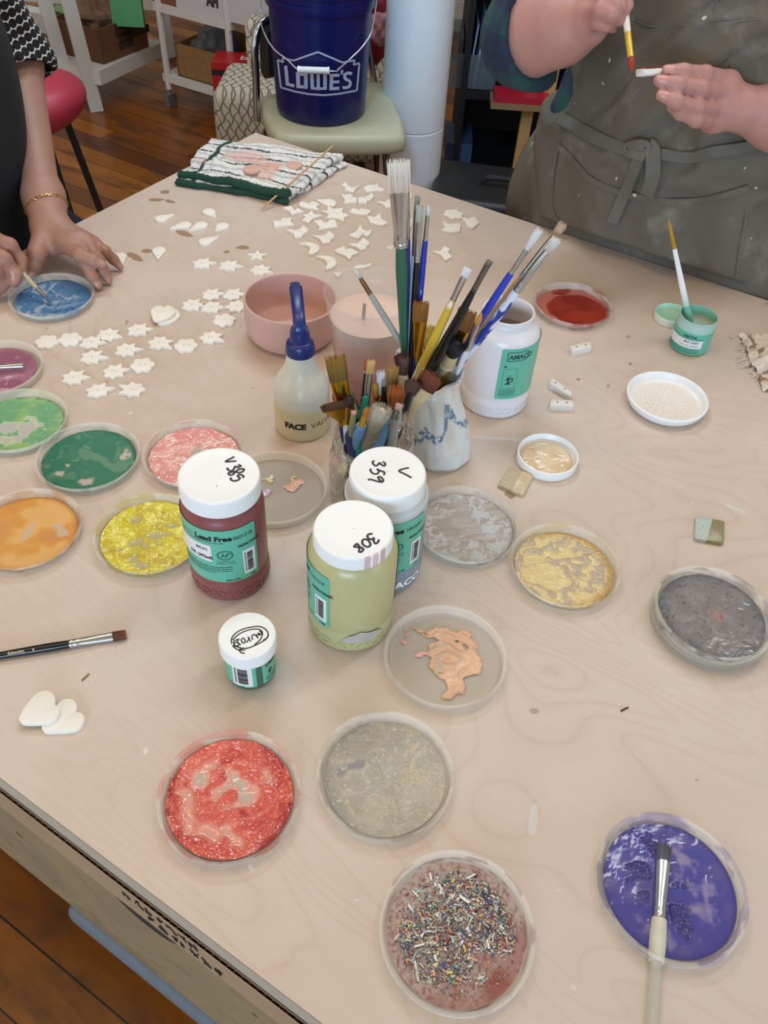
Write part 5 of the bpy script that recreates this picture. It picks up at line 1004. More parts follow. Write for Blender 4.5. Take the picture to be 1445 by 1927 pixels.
jb('wide orange brown bristles and white handle', (756, 727), (742, 808), -.006, hr=.0058, hcol='#d9d9d7', fl=.024, fcol=steel, fr=.0075, bl=.037, bw=.0115, bt=.0032, bcol=('#9a6420', '#b8601f'))
jb('fine yellow tip behind the natural bristles', (735, 748), (722, 806), -.004, hr=.003, hcol='#2b2b30', fl=.016, fcol=gold, fr=.0026, bl=.008, bw=.0018, bt=.0016, kind='round', bcol=('#c29a3a', '#dcb85a'))
jb('short dark fan hair and black and white handle', (779, 714), (752, 808), -.014, hr=.0040, fl=.0, bl=.022, bw=.0085, bt=.003, kind='fan', bcol=('#4a3026', '#5c3d31'), hmat=mottled('#15161a', '#e4e4e2', 26., 'black_white', .5))
jb('large reddish brown fan hair and cream ferrule', (817, 702), (762, 796), -.022, hr=.0050, hcol='#c8b186', fl=.052, fcol=flat('#c9b184', .4, var=.06), fr=.0052, bl=.026, bw=.0110, bt=.0035, kind='fan', bcol=('#4a2015', '#8a4a2c'))
jb('brown flat hair and cream ferrule behind the orange one', (761, 672), (744, 800), .016, hr=.0034, hcol='#2a2f3c', fl=.024, fcol=flat('#cdbf9c', .4), fr=.0042, bl=.020, bw=.0050, bt=.002, bcol=('#4a2a22', '#6a4034'))
jb('light blue rubber grip low behind the natural bristles', (728, 790), (718, 818), .0, hr=.0068, hcol='#6f97bb', fl=0., bl=.004, bw=.005, bt=.004, kind='mop', bcol=('#6f97bb', '#6f97bb'), hprof=[(0, .7), (.7, 1), (1, .95)])
jb('silver tapered handle near the right rim', (752, 760), (738, 818), -.020, hr=.0052, hcol='#b9babb', fl=.02, fr=.0052, bl=.008, bw=.0036, bt=.0026, bcol=('#c9a092', '#d8b3a5'))
# single brushes
a_, b_ = at(-170, 1262, T+.0045), at(238, 1194, T+.0045)
br = brush('long black artist brush with brown flat tip lying on the table, front left edge', a_, b_, hr=.0044, hcol='#16161a', fl=.040, fr=.0042, bl=.0125, bw=.0046, bt=.0026, bcol=('#5b2f1c', '#8a4f30'), group=None, rough=.15, hprof=[(0, .4), (.5, .8), (.85, 1), (1, .85)])
b = MB(); Lb = np.linalg.norm(b_-a_); V_, F_ = text_mesh('Germany', .0040, .0001, 'LEFT'); zc = Lb-.0525
# lettering runs along the handle, facing up
V2 = np.c_[-V_[:, 1]+.0014, np.full(len(V_), .00425), zc-.040-V_[:, 0]]; b.add(V2, F_); V_, F_ = text_mesh('6', .004, .0001); b.add(np.c_[-V_[:, 1]+.0014, np.full(len(V_), .00432), zc-.031-V_[:, 0]], F_); b.build('lettering', flat('#c9b98a', .4), br)
a_ = at(1222, 1990, T+.004); b_ = at(1250, 1588, T+.0072)
brush('brush with clear acrylic handle and grey flat bristles resting in the violet lid', a_, b_, hr=.0052, fl=.046, fr=.0052, bl=.014, bw=.0056, bt=.002, bcol=('#5d5873', '#55545c'), group=None, hmat=plastic_clear('#d5d2c6', .55, .12, 'acrylic', trl=.2), hprof=[(0, .9), (.35, .9), (.62, .82), (.64, 1.0), (.8, 1.25), (.93, 1.0), (1, .95)], sleeve=(.66, .99, '#cfcab8', 1.12))
a_ = at(-60, 694, T+.012); b_ = at(47, 688, T+.010)
brush('silver ferruled flat brush lying across the mauve lid at the left edge', a_, b_, hr=.003, hcol='#3a3436', fl=.045, fr=.0032, bl=.003, bw=.0036, bt=.0018, bcol=('#b8899b', '#a9798b'), group=None)
a_ = at(1301, 592, T+.042); tp = at(1258, 415, T+.175)
# handle end up, hair hidden in the glaze
mj = np.array([xg, yg]); M_ = at(1294, 588, T+.047); v_ = ray(1258, 415); tp = CAM+v_*((M_[1]+.01-CAM[1])/v_[1]); dr = (M_-tp)/np.linalg.norm(M_-tp); lo = M_+dr*.016
b = MB(); o = bpy.data.objects.new('paintbrush', None); C.objects.link(o); tag(o, 'white handled brush with gold end standing head down in the small mint jar', 'paintbrush')
x, y, z, L = frame_from(lo, tp); o.matrix_world = Matrix(((x[0], y[0], z[0], lo[0]), (x[1], y[1], z[1], lo[1]), (x[2], y[2], z[2], lo[2]), (0, 0, 0, 1)))
k = np.linspace(.17, 1, 20); b.tube([(0, 0, L*.74*q) for q in k], np.interp(k, [.17, .5, 1], [.0044, .0042, .0030]), 12, col=np.array([mixc(lin('#9fd8c8'), lin('#eceeec'), np.array([min(1, max(0, (q-.2)/.25))]))[0] for q in k])); b.build('handle', vcol(.3, name='lacquer'), o)
b = MB(); b.tube([(0, 0, L*.738), (0, 0, L*.80), (0, 0, L*.97), (0, 0, L)], [.0029, .0028, .0022, .0012], 12); b.build('handle_end', flat('#a8811f', .35), o)
b = MB(); b.tube([(0, 0, .002), (0, 0, L*.06), (0, 0, L*.12), (0, 0, L*.175)], [.0052, .0056, .0052, .0044], 12); b.build('ferrule', flat('#78bda8', .3), o)
# ------------------------------------------------------------------ towel, skewer, discs
A_, B_, D_, E_ = at(331, 318, T+.03)[:2], at(545, 374, T+.012)[:2], at(652, 292, T+.02)[:2], at(395, 248, T+.03)[:2]
towel = thing('towel', 'folded white towel with dark green stripes and pink stains at the far table corner', 'towel', (*(A_+B_+D_+E_)/4, T))
tc = (A_+B_+D_+E_)/4; ns, nt = 190, 150; S, Tt = np.meshgrid(np.linspace(0, 1, ns), np.linspace(0, 1, nt))
def towel_layer(z0, th, seed, shrink, name, cols):
    P = ((1-S)*(1-Tt))[..., None]*A_+(S*(1-Tt))[..., None]*B_+(S*Tt)[..., None]*D_+((1-S)*Tt)[..., None]*E_
    P = P+.010*(np.stack([fbm(S*3, Tt*3, 0, seed, 3), fbm(S*3, Tt*3, 0, seed+1, 3)], -1))*np.minimum.reduce([S, 1-S, Tt, 1-Tt])[..., None]*4*0+ .006*np.stack([fbm(S*5, Tt*5, 0, seed+2, 2), fbm(S*5, Tt*5, 0, seed+3, 2)], -1)
    P = tc+(P-tc)*shrink; ed = np.minimum.reduce([S*.26, (1-S)*.26, Tt*.25, (1-Tt)*.25]); rd = th*.55; prof = np.sqrt(np.clip(1-(1-np.clip(ed/rd, 0, 1))**2, 0, 1))
    wav = .0045*fbm(S*3, Tt*6, 0, seed+5, 3)+.0014*noise(S*90, Tt*90, 0, seed)*1+.0008*noise(S*220, Tt*200, 0, seed+1)
    top = z0+th*.5+(th*.5+wav)*prof; bot = z0+th*.5-(th*.5)*prof
    b = MB(); b.grid(np.concatenate([P, top[..., None]], -1)-np.array([*tc, T]), 0, cols, flip=False); b.grid(np.concatenate([P, bot[..., None]], -1)-np.array([*tc, T]), 0, cols, flip=True)
    return b.build(name, vcol(.95, .3, 1200., name='terry_cloth'), towel, ang=0)
def towel_cols(front):
    wv = .012*fbm(S*4, Tt*4, 0, 77, 3); K = np.broadcast_to(np.array(lin('#e6e4e0')), S.shape+(3,)).copy(); q = Tt+wv
    def band(c, w, col, k=1.): 
        nonlocal K; K = mixc(K, lin(col), k*sst(w, w*.55, np.abs(q-c)))
    for c_ in (.18, .40, .62, .84): band(c_, .016, '#26473a')
    for c_ in (.11, .29, .51, .73, .93): band(c_, .016, '#a9b8a0', .8)
    for c_ in (.14, .25, .36, .47, .58, .70, .80, .90): band(c_+.02, .014, '#bdb2c8', .6)
    K = mixc(K, lin('#26473a'), sst(.020, .012, np.abs(S+.4*wv-.13))); K = mixc(K, lin('#b3c0aa'), sst(.014, .008, np.abs(S-.20))*.6)
    if front: K = mixc(K, lin('#1f4436'), sst(.055, .04, q))
    pk = .8*sst(.25, .75, fbm(S*3.2, Tt*3.2, 0, 78, 3)+.9-2.2*np.hypot(S-.42, Tt-.55)); K = mixc(K, lin('#dba79c'), pk*.75)
    return K*(.9+.1*(.5+.5*noise(S*160, Tt*140, 0, 9)))[..., None]
towel_layer(T, .0110, 201, 1.0, 'lower_fold', towel_cols(True)); towel_layer(T+.0105, .0125, 231, .985, 'upper_fold', towel_cols(True))
disc_m = flat('#d3a896', .8, var=.05, scale=80.)
for px, py, lb in ((473, 321, 'left of the three on the towel'), (508, 316, 'middle of the three on the towel'), (553, 313, 'right of the three on the towel')):
    q = at(px, py, T+.0245); a = np.linspace(0, 2*pi, 36, endpoint=False); b = MB(); r_ = .0148*(1+.03*np.sin(3*a+px)); b.prism(np.c_[r_*np.cos(a), r_*np.sin(a)], 0, .004, .001)
    tag(b.build('clay_disc', disc_m, None, loc=(q[0], q[1], T+.0243)), 'round peach clay disc, '+lb, 'clay disc', 'peach discs on the towel')
p0, p1 = at(491, 394, T+.004), at(627, 274, T+.056); b = MB(); b.tube([p0*(1-k)+p1*k for k in (0, .03, .97, 1)], [.0006, .0017, .0017, .0014], 8); tag(b.build('wooden_skewer', flat('#c19a6c', .6), None), 'thin wooden skewer leaning from the table up over the towel', 'skewer')
# frayed rag at the right edge
q = at(1450, 700, T); rag = thing('rag', 'frayed cream cloth rag with brown marks at the right edge of the table', 'rag', (q[0]+.035, q[1]+.02, T))
sx, sy = np.meshgrid(np.linspace(-1, 1, 70), np.linspace(-1, 1, 70)); rr_ = np.hypot(sx, sy); gx = sx*.062*(1+.1*fbm(sx*2, sy*2, 0, 301)); gy = sy*.062*(1+.1*fbm(sx*2, sy*2, 0, 302)); gz = .004+.034*sst(1.15, .1, rr_)*(.8+.5*fbm(sx*2.2, sy*2.2, 0, 303))+.003*fbm(sx*9, sy*9, 0, 304)
Kr = mixc(lin('#ddd3c6'), lin('#c9b7a2'), sst(0, .6, fbm(sx*3, sy*3, 0, 305))); Kr = mixc(Kr, lin('#7a4a2c'), sst(.55, .8, fbm(sx*4, sy*4, 0, 306))*.8)
G = np.stack([gx, gy, np.maximum(gz, .0012)], -1); keep = rr_ < 1.2; b = MB(); b.grid(G, 0, Kr); b.grid(np.stack([gx, gy, np.maximum(gz, .0012)-.001], -1), 0, Kr, True); b.build('cloth', vcol(.95, .4, 700., name='rag_cloth'), rag, ang=0)
b = MB(); g = np.random.default_rng(4)
for k in range(90):
    a = g.uniform(2.4, 4.9); st = np.array([.060*cos(a)*1.12, .060*sin(a)*1.12, .003+g.uniform(0, .008)]); e_ = st+np.array([cos(a+g.normal(0, .6)), sin(a+g.normal(0, .6)), 0])*g.uniform(.004, .014); e_[2] = .0008
    b.tube(catmull([st, (st+e_)/2+g.normal(0, .0015, 3)*np.array([1, 1, .3]), e_], 3), .0004, 4)
b.build('fringe', flat('#d9cfc0', .95), rag)
# ------------------------------------------------------------------ people
def skin_mat(name, base, red, freckle=.3):
    t = NT(name); v = t.obj(); a = t.attr('Col'); s_ = t.n('ShaderNodeSeparateColor'); t.set(s_, 'i0', a.outputs[0])
    c = t.mix(t.noise(v, 30., 4.), lin(base), tuple(x*.86 for x in lin(base)))
    c = t.mix(t.math('MULTIPLY', t.noise(v, 75., 4., .6), .35), c, lin(red))
    c = t.mix(s_.outputs[0], c, lin(red)); c = t.mix(s_.outputs[1], c, tuple(min(1, .75*x*1.2+.25*y*1.3) for x, y in zip(lin(base), lin(red))))
    fk = t.ramp(t.noise(v, 210., 2., .4), [(.66, 0.), (.72, 1.)]); c = t.mix(t.math('MULTIPLY', fk, freckle), c, lin('#8a5a48'))
    h = t.math('ADD', t.noise(v, 420., 3.), t.math('MULTIPLY', t.noise(v, 110., 3.), 1.4))
    b = t.bsdf(c, t.math('MULTIPLY_ADD', s_.outputs[1], -.2, .5), 0., t.bump(h, .35, .0012), Subsurface_Weight=.15, Subsurface_Radius=(.012, .005, .003), Subsurface_Scale=.5); t.surf(b); return t.m
def hand_fn(W, fingers, thumb, palm_r=.0125, web=.011, extra=(), back=None):
    """W wrist point; fingers = list of ([knuckle, joint, joint, tip], [radii]); returns a distance function"""
    W = np.asarray(W, float)
    def f(P):
        K = [np.asarray(q[0][0]) for q in fingers]; d = None
        for i, k in enumerate(K):
            c = cap_d(P, W+(k-W)*.12, k, palm_r*1.15, palm_r*.92); d = c if d is None else smin(d, c, .012)
        for i in range(len(K)-1): d = smin(d, cap_d(P, K[i]*.9+W*.1, K[i+1]*.9+W*.1, palm_r*.85, palm_r*.85), .008)
        d = smin(d, cap_d(P, W*.6+np.asarray(thumb[0][0])*.4, thumb[0][1], palm_r*1.1, thumb[1][1]*1.05), .014)
        for e in extra: d = smin(d, cap_d(P, *e), .012)
        out = d
        for J, R in list(fingers)+[thumb]:
            g = None
            for i in range(len(J)-1):
                c = cap_d(P, J[i], J[i+1], R[i], R[i+1]); g = c if g is None else smin(g, c, .004)
            for i in (1, 2): g = smin(g, np.sqrt(((P-np.asarray(J[i]))**2).sum(1))-R[i]*1.02, .004)
            out = np.minimum(out, smin(d, g, web))
        return out
    return f
def hand_tint(V, fingers, thumb, nails):
    K = np.zeros((len(V), 3))
    for J, R in list(fingers)+[thumb]:
        for i, s in ((0, .25), (1, .3), (3, .28)):
            K[:, 0] = np.maximum(K[:, 0], s*np.exp(-((V-np.asarray(J[i]))**2).sum(1)/(R[i]*1.35)**2))
    for c, n, L, r in nails:
        d = V-c; al = d@L; ac = np.sqrt(np.maximum((d**2).sum(1)-al**2-(d@n)**2, 0)); m = (d@n > -.002) & (np.abs(al) < r*1.15) & (ac < r*.85); K[m, 1] = 1; K[m, 0] = 0
    return K
def nail(J, R, n):
    J2, J3 = np.asarray(J[2], float), np.asarray(J[3], float); L = (J3-J2)/np.linalg.norm(J3-J2); n = np.asarray(n, float); n = n-L*(n@L); n /= np.linalg.norm(n)
    return (J3+n*R[3]*.92+L*R[3]*.15, n, L, R[3]*.95)
def nail_groove(fn, nails):
    def g(P):
        d = fn(P)
        for c, n, L, r in nails:
            q = P-c; al = q@L; hn = q@n; ac = np.sqrt(np.maximum((q**2).sum(1)-al**2-hn**2, 0))
            e = np.sqrt((al/(r*1.2))**2+(ac/(r*.9))**2); d = d+.0006*np.exp(-((e-1)/.16)**2)*(hn > -.003)-.0003*(e < .9)*(hn > -.003)
        return d
    return g
def sdf_obj(name, fn, lo, hi, res, mats, parent=None, tint=None, off=None, keep=None, ang=0, snap=None):
    V, F = surface(fn, lo, hi, res)
    for _ in range(2):                               # light smoothing
        acc = np.zeros_like(V); cnt = np.zeros(len(V))
        for i in range(4):
            a, b_ = F[:, i], F[:, (i+1) % 4]; np.add.at(acc, a, V[b_]); np.add.at(cnt, a, 1); np.add.at(acc, b_, V[a]); np.add.at(cnt, b_, 1)
        V = V*.5+.5*acc/np.maximum(cnt, 1)[:, None]
    if keep is not None:
        m = keep(V); F = F[m[F].all(1)]; u, inv = np.unique(F, return_inverse=True); V = V[u]; F = inv.reshape(-1, 4)
        if snap is not None:
            E_ = np.sort(np.concatenate([F[:, [i, (i+1) % 4]] for i in range(4)]), 1); ue, ct = np.unique(E_, axis=0, return_counts=True); bi = np.unique(ue[ct == 1]); V = V.copy(); V[bi] = snap(V[bi])
    b = MB(); K = None if tint is None else tint(V)
    b.add(V-(0 if off is None else np.asarray(off)), F, 0, K); o = b.build(name, mats, parent, ang=ang); return o, V, F
skinA = skin_mat('skin_tanned', '#a98270', '#a56858', .25); skinB = skin_mat('skin_fair', '#b88b80', '#b0716b', .08)
# ---- seated person at the left
pw = (-.72, 1.22, 0); PL_ = thing('person', 'person at the left in black with a dotted sleeve, painting with a brush', 'person', pw)
W = at(92, 420, T+.050)
fi = ([at(120, 461, T+.041), at(150, 480, T+.046), at(176, 491, T+.041), at(194, 499, T+.036)], [.0112, .0098, .0088, .0066])
fm = ([at(140, 457, T+.045), at(160, 492, T+.036), at(174, 519, T+.021), at(185, 538, T+.008)], [.0112, .0098, .0086, .0068])
fr_ = ([at(160, 456, T+.043), at(184, 490, T+.036), at(196, 511, T+.020), at(204, 527, T+.008)], [.0108, .0094, .0083, .0066])
fp = ([at(177, 462, T+.036), at(197, 473, T+.033), at(213, 488, T+.018), at(226, 502, T+.0075)], [.0100, .0084, .0074, .0058])
tb_ = ([at(82, 438, T+.045), at(69, 478, T+.036), at(63, 502, T+.021), at(57, 521, T+.009)], [.014, .0118, .0104, .0082])
elb = at(38, 152, T+.165); elb = W+(elb-W)/np.linalg.norm(elb-W)*.315; sh = elb+np.array([-.085, -.02, .27])
hL = hand_fn(W, [fi, fm, fr_, fp], tb_, .0130, .0075, extra=[(at(92, 436, T+.044), at(100, 470, T+.032), .015, .009)])
upn = np.array([0, -.2, 1.]); nl = [nail(J, R, upn) for J, R in (fi, fm, fr_, fp)]+[nail(*tb_, np.array([.3, -.2, 1]))]
hL = nail_groove(hL, nl); fa = (elb-W)/np.linalg.norm(elb-W)
# right hand gripping the brush, cut by the edge of the photo
W2 = at(-88, 455, T+.078)
gi = ([at(-22, 446, T+.080), at(18, 462, T+.066), at(38, 490, T+.044), at(41, 512, T+.033)], [.0115, .0104, .0092, .0074])
gm = ([at(-30, 466, T+.074), at(8, 488, T+.058), at(28, 514, T+.038), at(27, 532, T+.028)], [.0115, .0102, .009, .0074])
gr_ = ([at(-38, 488, T+.066), at(-8, 512, T+.046), at(8, 530, T+.028), at(4, 543, T+.020)], [.011, .0098, .0086, .007])
gp = ([at(-48, 508, T+.056), at(-22, 530, T+.036), at(-8, 546, T+.02), at(-12, 556, T+.014)], [.010, .0086, .0076, .0062])
gt = ([at(-62, 470, T+.06), at(-14, 500, T+.045), at(12, 515, T+.034), at(30, 527, T+.026)], [.014, .0118, .0102, .008])
hR = hand_fn(W2, [gi, gm, gr_, gp], gt, .0130, .010)
bodyc = np.array([-.732, 1.222]); elb2 = np.array([-.83, .98, .99]); sh2 = np.array([-.80, 1.07, 1.22])
hd_ = np.array([-.66, 1.20, 1.53])
def body_l(P):
    d = hL(P); d = smin(d, cap_d(P, W, W+fa*.05, .0215, .0255, (np.cross(fa, [0, 0, 1]), 1.18)), .02); d = smin(d, cap_d(P, W+fa*.04, elb, .0245, .037), .02); d = smin(d, cap_d(P, elb, sh, .037, .05), .02)
    e = hR(P); e = smin(e, cap_d(P, W2, elb2, .0245, .040), .02); e = smin(e, cap_d(P, elb2, sh2, .042, .05), .02); d = np.minimum(d, e)
    tor = ell_d(P, [bodyc[0], bodyc[1], .98], (.125, .165, .30)); tor = smin(tor, ell_d(P, [bodyc[0]-.01, bodyc[1]-.01, 1.20], (.085, .135, .10)), .05); tor = smin(tor, cap_d(P, [bodyc[0]-.005, bodyc[1]-.01, 1.26], [hd_[0]-.02, hd_[1], 1.42], .052, .048), .03)
    tor = smin(tor, ell_d(P, hd_, (.095, .078, .115)), .03); tor = smin(tor, ell_d(P, hd_+np.array([.092, 0, -.015]), (.018, .014, .022)), .012); tor = np.minimum(tor, ell_d(P, hd_+np.array([-.005, .08, -.01]), (.018, .01, .03))); tor = np.minimum(tor, ell_d(P, hd_+np.array([-.005, -.08, -.01]), (.018, .01, .03)))
    for s in (-1, 1): tor = smin(tor, cap_d(P, [bodyc[0], bodyc[1]+.09*s, .70], [bodyc[0]+.20, bodyc[1]+.10*s, .56], .08, .062), .03); tor = smin(tor, cap_d(P, [bodyc[0]+.20, bodyc[1]+.10*s, .56], [bodyc[0]+.16, bodyc[1]+.10*s, .07], .058, .038), .02); tor = smin(tor, cap_d(P, [bodyc[0]+.14, bodyc[1]+.10*s, .035], [bodyc[0]+.28, bodyc[1]+.11*s, .03], .034, .028), .02)
    return smin(np.minimum(d, 9), tor, .012)
lo = np.array([-1.03, .86, .0]); hi = np.array([-.36, 1.42, 1.70])
o_, V, F = sdf_obj('body', body_l, (-1.0, .84, .0), (-.36, 1.56, 1.68), .0026, skinA, PL_, tint=lambda V: hand_tint(V, [fi, fm, fr_, fp, gi, gm, gr_, gp], tb_, nl), off=pw)
# dress, sleeve, hair
blk_cloth = flat('#15171c', .9, var=.15, scale=30., bump=.3, bscale=900.)
def dress(P):
    f = .004*np.sin(P[:, 1]*45+P[:, 0]*30+1.3*np.sin(P[:, 2]*5)); d = ell_d(P, [bodyc[0]+.012, bodyc[1], .97], (.150, .175, .28)); d = smin(d, ell_d(P, [bodyc[0]-.01, bodyc[1]-.01, 1.22], (.100, .150, .11)), .05)
    for s in (-1, 1): d = smin(d, cap_d(P, [bodyc[0], bodyc[1]+.08*s, .70], [bodyc[0]+.21, bodyc[1]+.10*s, .575], .105, .09), .06); d = smin(d, cap_d(P, [bodyc[0]+.20, bodyc[1]+.10*s, .56], [bodyc[0]+.19, bodyc[1]+.10*s, .33], .085, .095), .05)
    return np.maximum(d+f*.8, P[:, 2]-1.33)
sdf_obj('dress', dress, (-.98, .94, .2), (-.35, 1.52, 1.36), .006, blk_cloth, PL_, off=pw)
t = NT('dotted_sleeve'); a = t.attr('Col'); s_ = t.n('ShaderNodeSeparateColor'); t.set(s_, 'i0', a.outputs[0])
vrow = t.math('MULTIPLY', s_.outputs[1], 78.); row = t.math('FLOOR', vrow); u = t.math('FRACT', t.math('ADD', t.math('MULTIPLY', s_.outputs[0], 30.), t.math('MULTIPLY', t.math('MODULO', row, 2.), .5)))
dx = t.math('MULTIPLY', t.math('SUBTRACT', u, .5), 1.75); dy = t.math('MULTIPLY', t.math('SUBTRACT', t.math('FRACT', vrow), .5), 1.9); rr_ = t.math('SQRT', t.math('ADD', t.math('MULTIPLY', dx, dx), t.math('MULTIPLY', dy, dy)))
k = t.math('LESS_THAN', rr_, .93); t.surf(t.bsdf(t.mix(k, lin('#d6d5d0'), lin('#111318')), .85)); dot_m = t.m
def sleeve_fn(cut, e, s, r0, r1):
    ax = (s-e)/np.linalg.norm(s-e)
    def f(P):
        d = cap_d(P, e, s, r0, r1); al = (P-cut)@ax
        d = d+.003*np.sin(np.arctan2(P[:, 0]-e[0], P[:, 1]-e[1])*5+al*30); sh_ = np.maximum(d, -(d+.004)*(al < .05)-9*(al >= .05)); return np.maximum(sh_, -al)
    return f, ax
def sl_uv(e, ax, r):
    u = np.cross(ax, [0, 0, 1]); u /= np.linalg.norm(u); w_ = np.cross(ax, u)
    def g(V):
        q = V-e; K = np.zeros((len(V), 3)); K[:, 0] = (np.arctan2(q@w_, q@u)+pi)/(2*pi); K[:, 1] = np.clip(q@ax+.2, 0, 2); return K
    return g
for (e, s, cutp) in ((elb, sh, None), (elb2, sh2, None)):
    axd = (s-e)/np.linalg.norm(s-e); e2 = e-axd*.10 if e is elb2 else e
    if e is elb: axd = fa+axd; axd /= np.linalg.norm(axd); cutp = elb-fa*.022; e2 = elb-fa*.16
    pts = (cutp if cutp is not None else e+axd*.05)
    if e is elb:
        def fs(P, e=e, s=s, c=pts, f1=axd):
            d = smin(cap_d(P, W+fa*.18, e, .040, .052), cap_d(P, e, s, .054, .078), .03); al = (P-c)@f1
            d = d+.0025*np.sin((P@np.array([.6, .6, .5]))*120); inner = smin(cap_d(P, W+fa*.18, e, .037, .048), cap_d(P, e, s, .04, .05), .03)
            return np.maximum(np.maximum(d, np.where(al < .06, -inner, -9)), -al)
        sdf_obj('sleeve', fs, np.minimum(pts, np.minimum(e, s))-.09, np.maximum(pts, np.maximum(e, s))+.09, .0035, dot_m, PL_, tint=sl_uv(e, (s-e)/np.linalg.norm(s-e), .05), off=pw)
    else:
        fs, ax_ = sleeve_fn(pts, e2, s, .056, .075); sdf_obj('sleeve', fs, np.minimum(e, s)-.1, np.maximum(e, s)+.1, .005, dot_m, PL_, tint=sl_uv(e, ax_, .05), off=pw)
def hair_l(P): 
    d = ell_d(P, hd_+np.array([-.02, 0, .02]), (.105, .095, .125)); d = smin(d, ell_d(P, hd_+np.array([-.07, 0, -.09]), (.06, .085, .11)), .04); d = d+.003*np.sin(P[:, 1]*260+P[:, 2]*30); return np.maximum(d, -ell_d(P, hd_+np.array([.10, 0, -.035]), (.085, .075, .10)))
sdf_obj('hair', hair_l, hd_-.25, hd_+.22, .006, flat('#5a4638', .6, var=.2, scale=60.), PL_, off=pw)
b = MB(); wr = W+fa*.030; u = np.cross(fa, [0, 0, 1]); u /= np.linalg.norm(u); w_ = np.cross(fa, u)
def brad(an):
    dv = u*cos(an)+w_*sin(an); r_ = .018
    for _ in range(30): r_ -= body_l((wr+dv*r_+fa*.006*sin(an+1.))[None])[0]*.9
    return wr+dv*(r_+.0009)+fa*.006*sin(an+1.)
ring = [brad(a_) for a_ in np.linspace(0, 2*pi, 44, endpoint=False)]
for i in range(44):
    p, q = ring[i], ring[(i+1) % 44]; c_ = (p+q)/2; tt_ = (q-p)/np.linalg.norm(q-p); nn = (c_-wr)/np.linalg.norm(c_-wr); bb_ = np.cross(tt_, nn); m1 = nn if i % 2 else bb_; a_ = np.linspace(0, 2*pi, 9)[:-1]
    b.tube([c_+tt_*.0032*cos(x)+(bb_*(.8 if i % 2 else .8)+nn*(.3 if i % 2 else -.1))*.0019*sin(x) for x in a_], .00048, 5, wrap=True)
b.V = [v-np.array(pw) for v in b.V]; b.build('bracelet', flat('#c9a060', .2, 1.), PL_)
q1 = at(97, 571, T+.0055); q0_ = at(38, 509, T+.036); q00 = q1+(q0_-q1)/np.linalg.norm(q0_-q1)*.15
brush('thin cream handled brush held by the person at the left over the blue lid', q00, q1, hr=.0034, hcol='#b3a888', fl=.022, fcol=dsteel, fr=.0026, bl=.012, bw=.0026, bt=.002, kind='round', bcol=('#4a5f78', '#4a6c96'), group=None, cat='paintbrush')
# ---- standing person in the apron
EO = np.array([.387, 1.263, 0]); po = EO+EN*.15; PR = thing('person', 'person standing at the far right in a grey apron, painting a clay piece', 'person', tuple(po))
def L2W(u, n, z): return EO+ED*u+EN*n+np.array([0, 0, z])
RB_ = np.stack([ED, EN, [0, 0, 1]], 1)
def tors(P, g=0.):
    d = ell_d(P, L2W(.005, .185, .80), (.215+g, .165+g, .20+g), RB_); d = smin(d, ell_d(P, L2W(.01, .155, .98), (.200+g, .165+g, .18+g), RB_), .08)
    d = smin(d, ell_d(P, L2W(.015, .145, 1.17), (.195+g, .145+g, .16+g), RB_), .08); return smin(d, ell_d(P, L2W(.02, .175, 1.30), (.205+g, .10+g, .09+g), RB_), .06)
elR = dep(992, 72, 1.185); shR = L2W(-.195, .155, 1.325); W3 = dep(1108, 40, 1.115)
W4 = dep(1403, 207, 1.115); elL_ = dep(1640, 258, 1.16); shL = L2W(.235, .155, 1.325)
f1_ = ([dep(1371, 152, 1.098), dep(1326, 140, 1.074), dep(1285, 135, 1.060), dep(1254, 133, 1.058)], [.0120, .0106, .0095, .0078])
f2_ = ([dep(1368, 177, 1.095), dep(1318, 167, 1.066), dep(1274, 159, 1.052), dep(1240, 152, 1.052)], [.0118, .0105, .0095, .0078])
f3_ = ([dep(1358, 206, 1.100), dep(1311, 203, 1.070), dep(1272, 191, 1.054), dep(1243, 179, 1.054)], [.0112, .0098, .0088, .0072])
f4_ = ([dep(1345, 229, 1.110), dep(1310, 226, 1.078), dep(1280, 213, 1.070), dep(1262, 201, 1.078)], [.0108, .0090, .0080, .0064])
ft_ = ([dep(1390, 196, 1.130), dep(1345, 168, 1.128), dep(1298, 148, 1.104), dep(1262, 138, 1.086)], [.015, .0125, .0112, .0088])
h1 = hand_fn(W4, [f1_, f2_, f3_, f4_], ft_, .0142, .0065, extra=[(dep(1385, 205, 1.11), dep(1335, 225, 1.115), .021, .015)])
tc_ = -FW; nlB = [nail(*f1_, tc_+np.array([-.5, 0, .1])), nail(*f2_, tc_+np.array([-.5, 0, .1])), nail(*f3_, tc_+np.array([-.5, 0, .1]))]; h1 = nail_groove(h1, nlB)
g1_ = ([dep(1120, -8, 1.10), dep(1152, -22, 1.068), dep(1174, -8, 1.058), dep(1182, 10, 1.062)], [.0122, .0108, .0098, .0080])
g2_ = ([dep(1114, 8, 1.092), dep(1142, 2, 1.060), dep(1162, 10, 1.054), dep(1175, 22, 1.064)], [.0122, .0106, .0096, .0078])
g3_ = ([dep(1102, 26, 1.094), dep(1130, 20, 1.060), dep(1151, 28, 1.056), dep(1168, 39, 1.066)], [.0112, .0098, .0088, .0072])
g4_ = ([dep(1102, 46, 1.10), dep(1126, 42, 1.072), dep(1141, 47, 1.070), dep(1153, 54, 1.08)], [.0104, .0088, .0078, .0062])
gt_ = ([dep(1110, 20, 1.125), dep(1140, 0, 1.115), dep(1164, 2, 1.092), dep(1180, 12, 1.080)], [.015, .0125, .011, .0086])
h2 = hand_fn(W3, [g1_, g2_, g3_, g4_], gt_, .0140, .006, extra=[(dep(1102, 34, 1.115), dep(1116, 58, 1.112), .018, .014)])
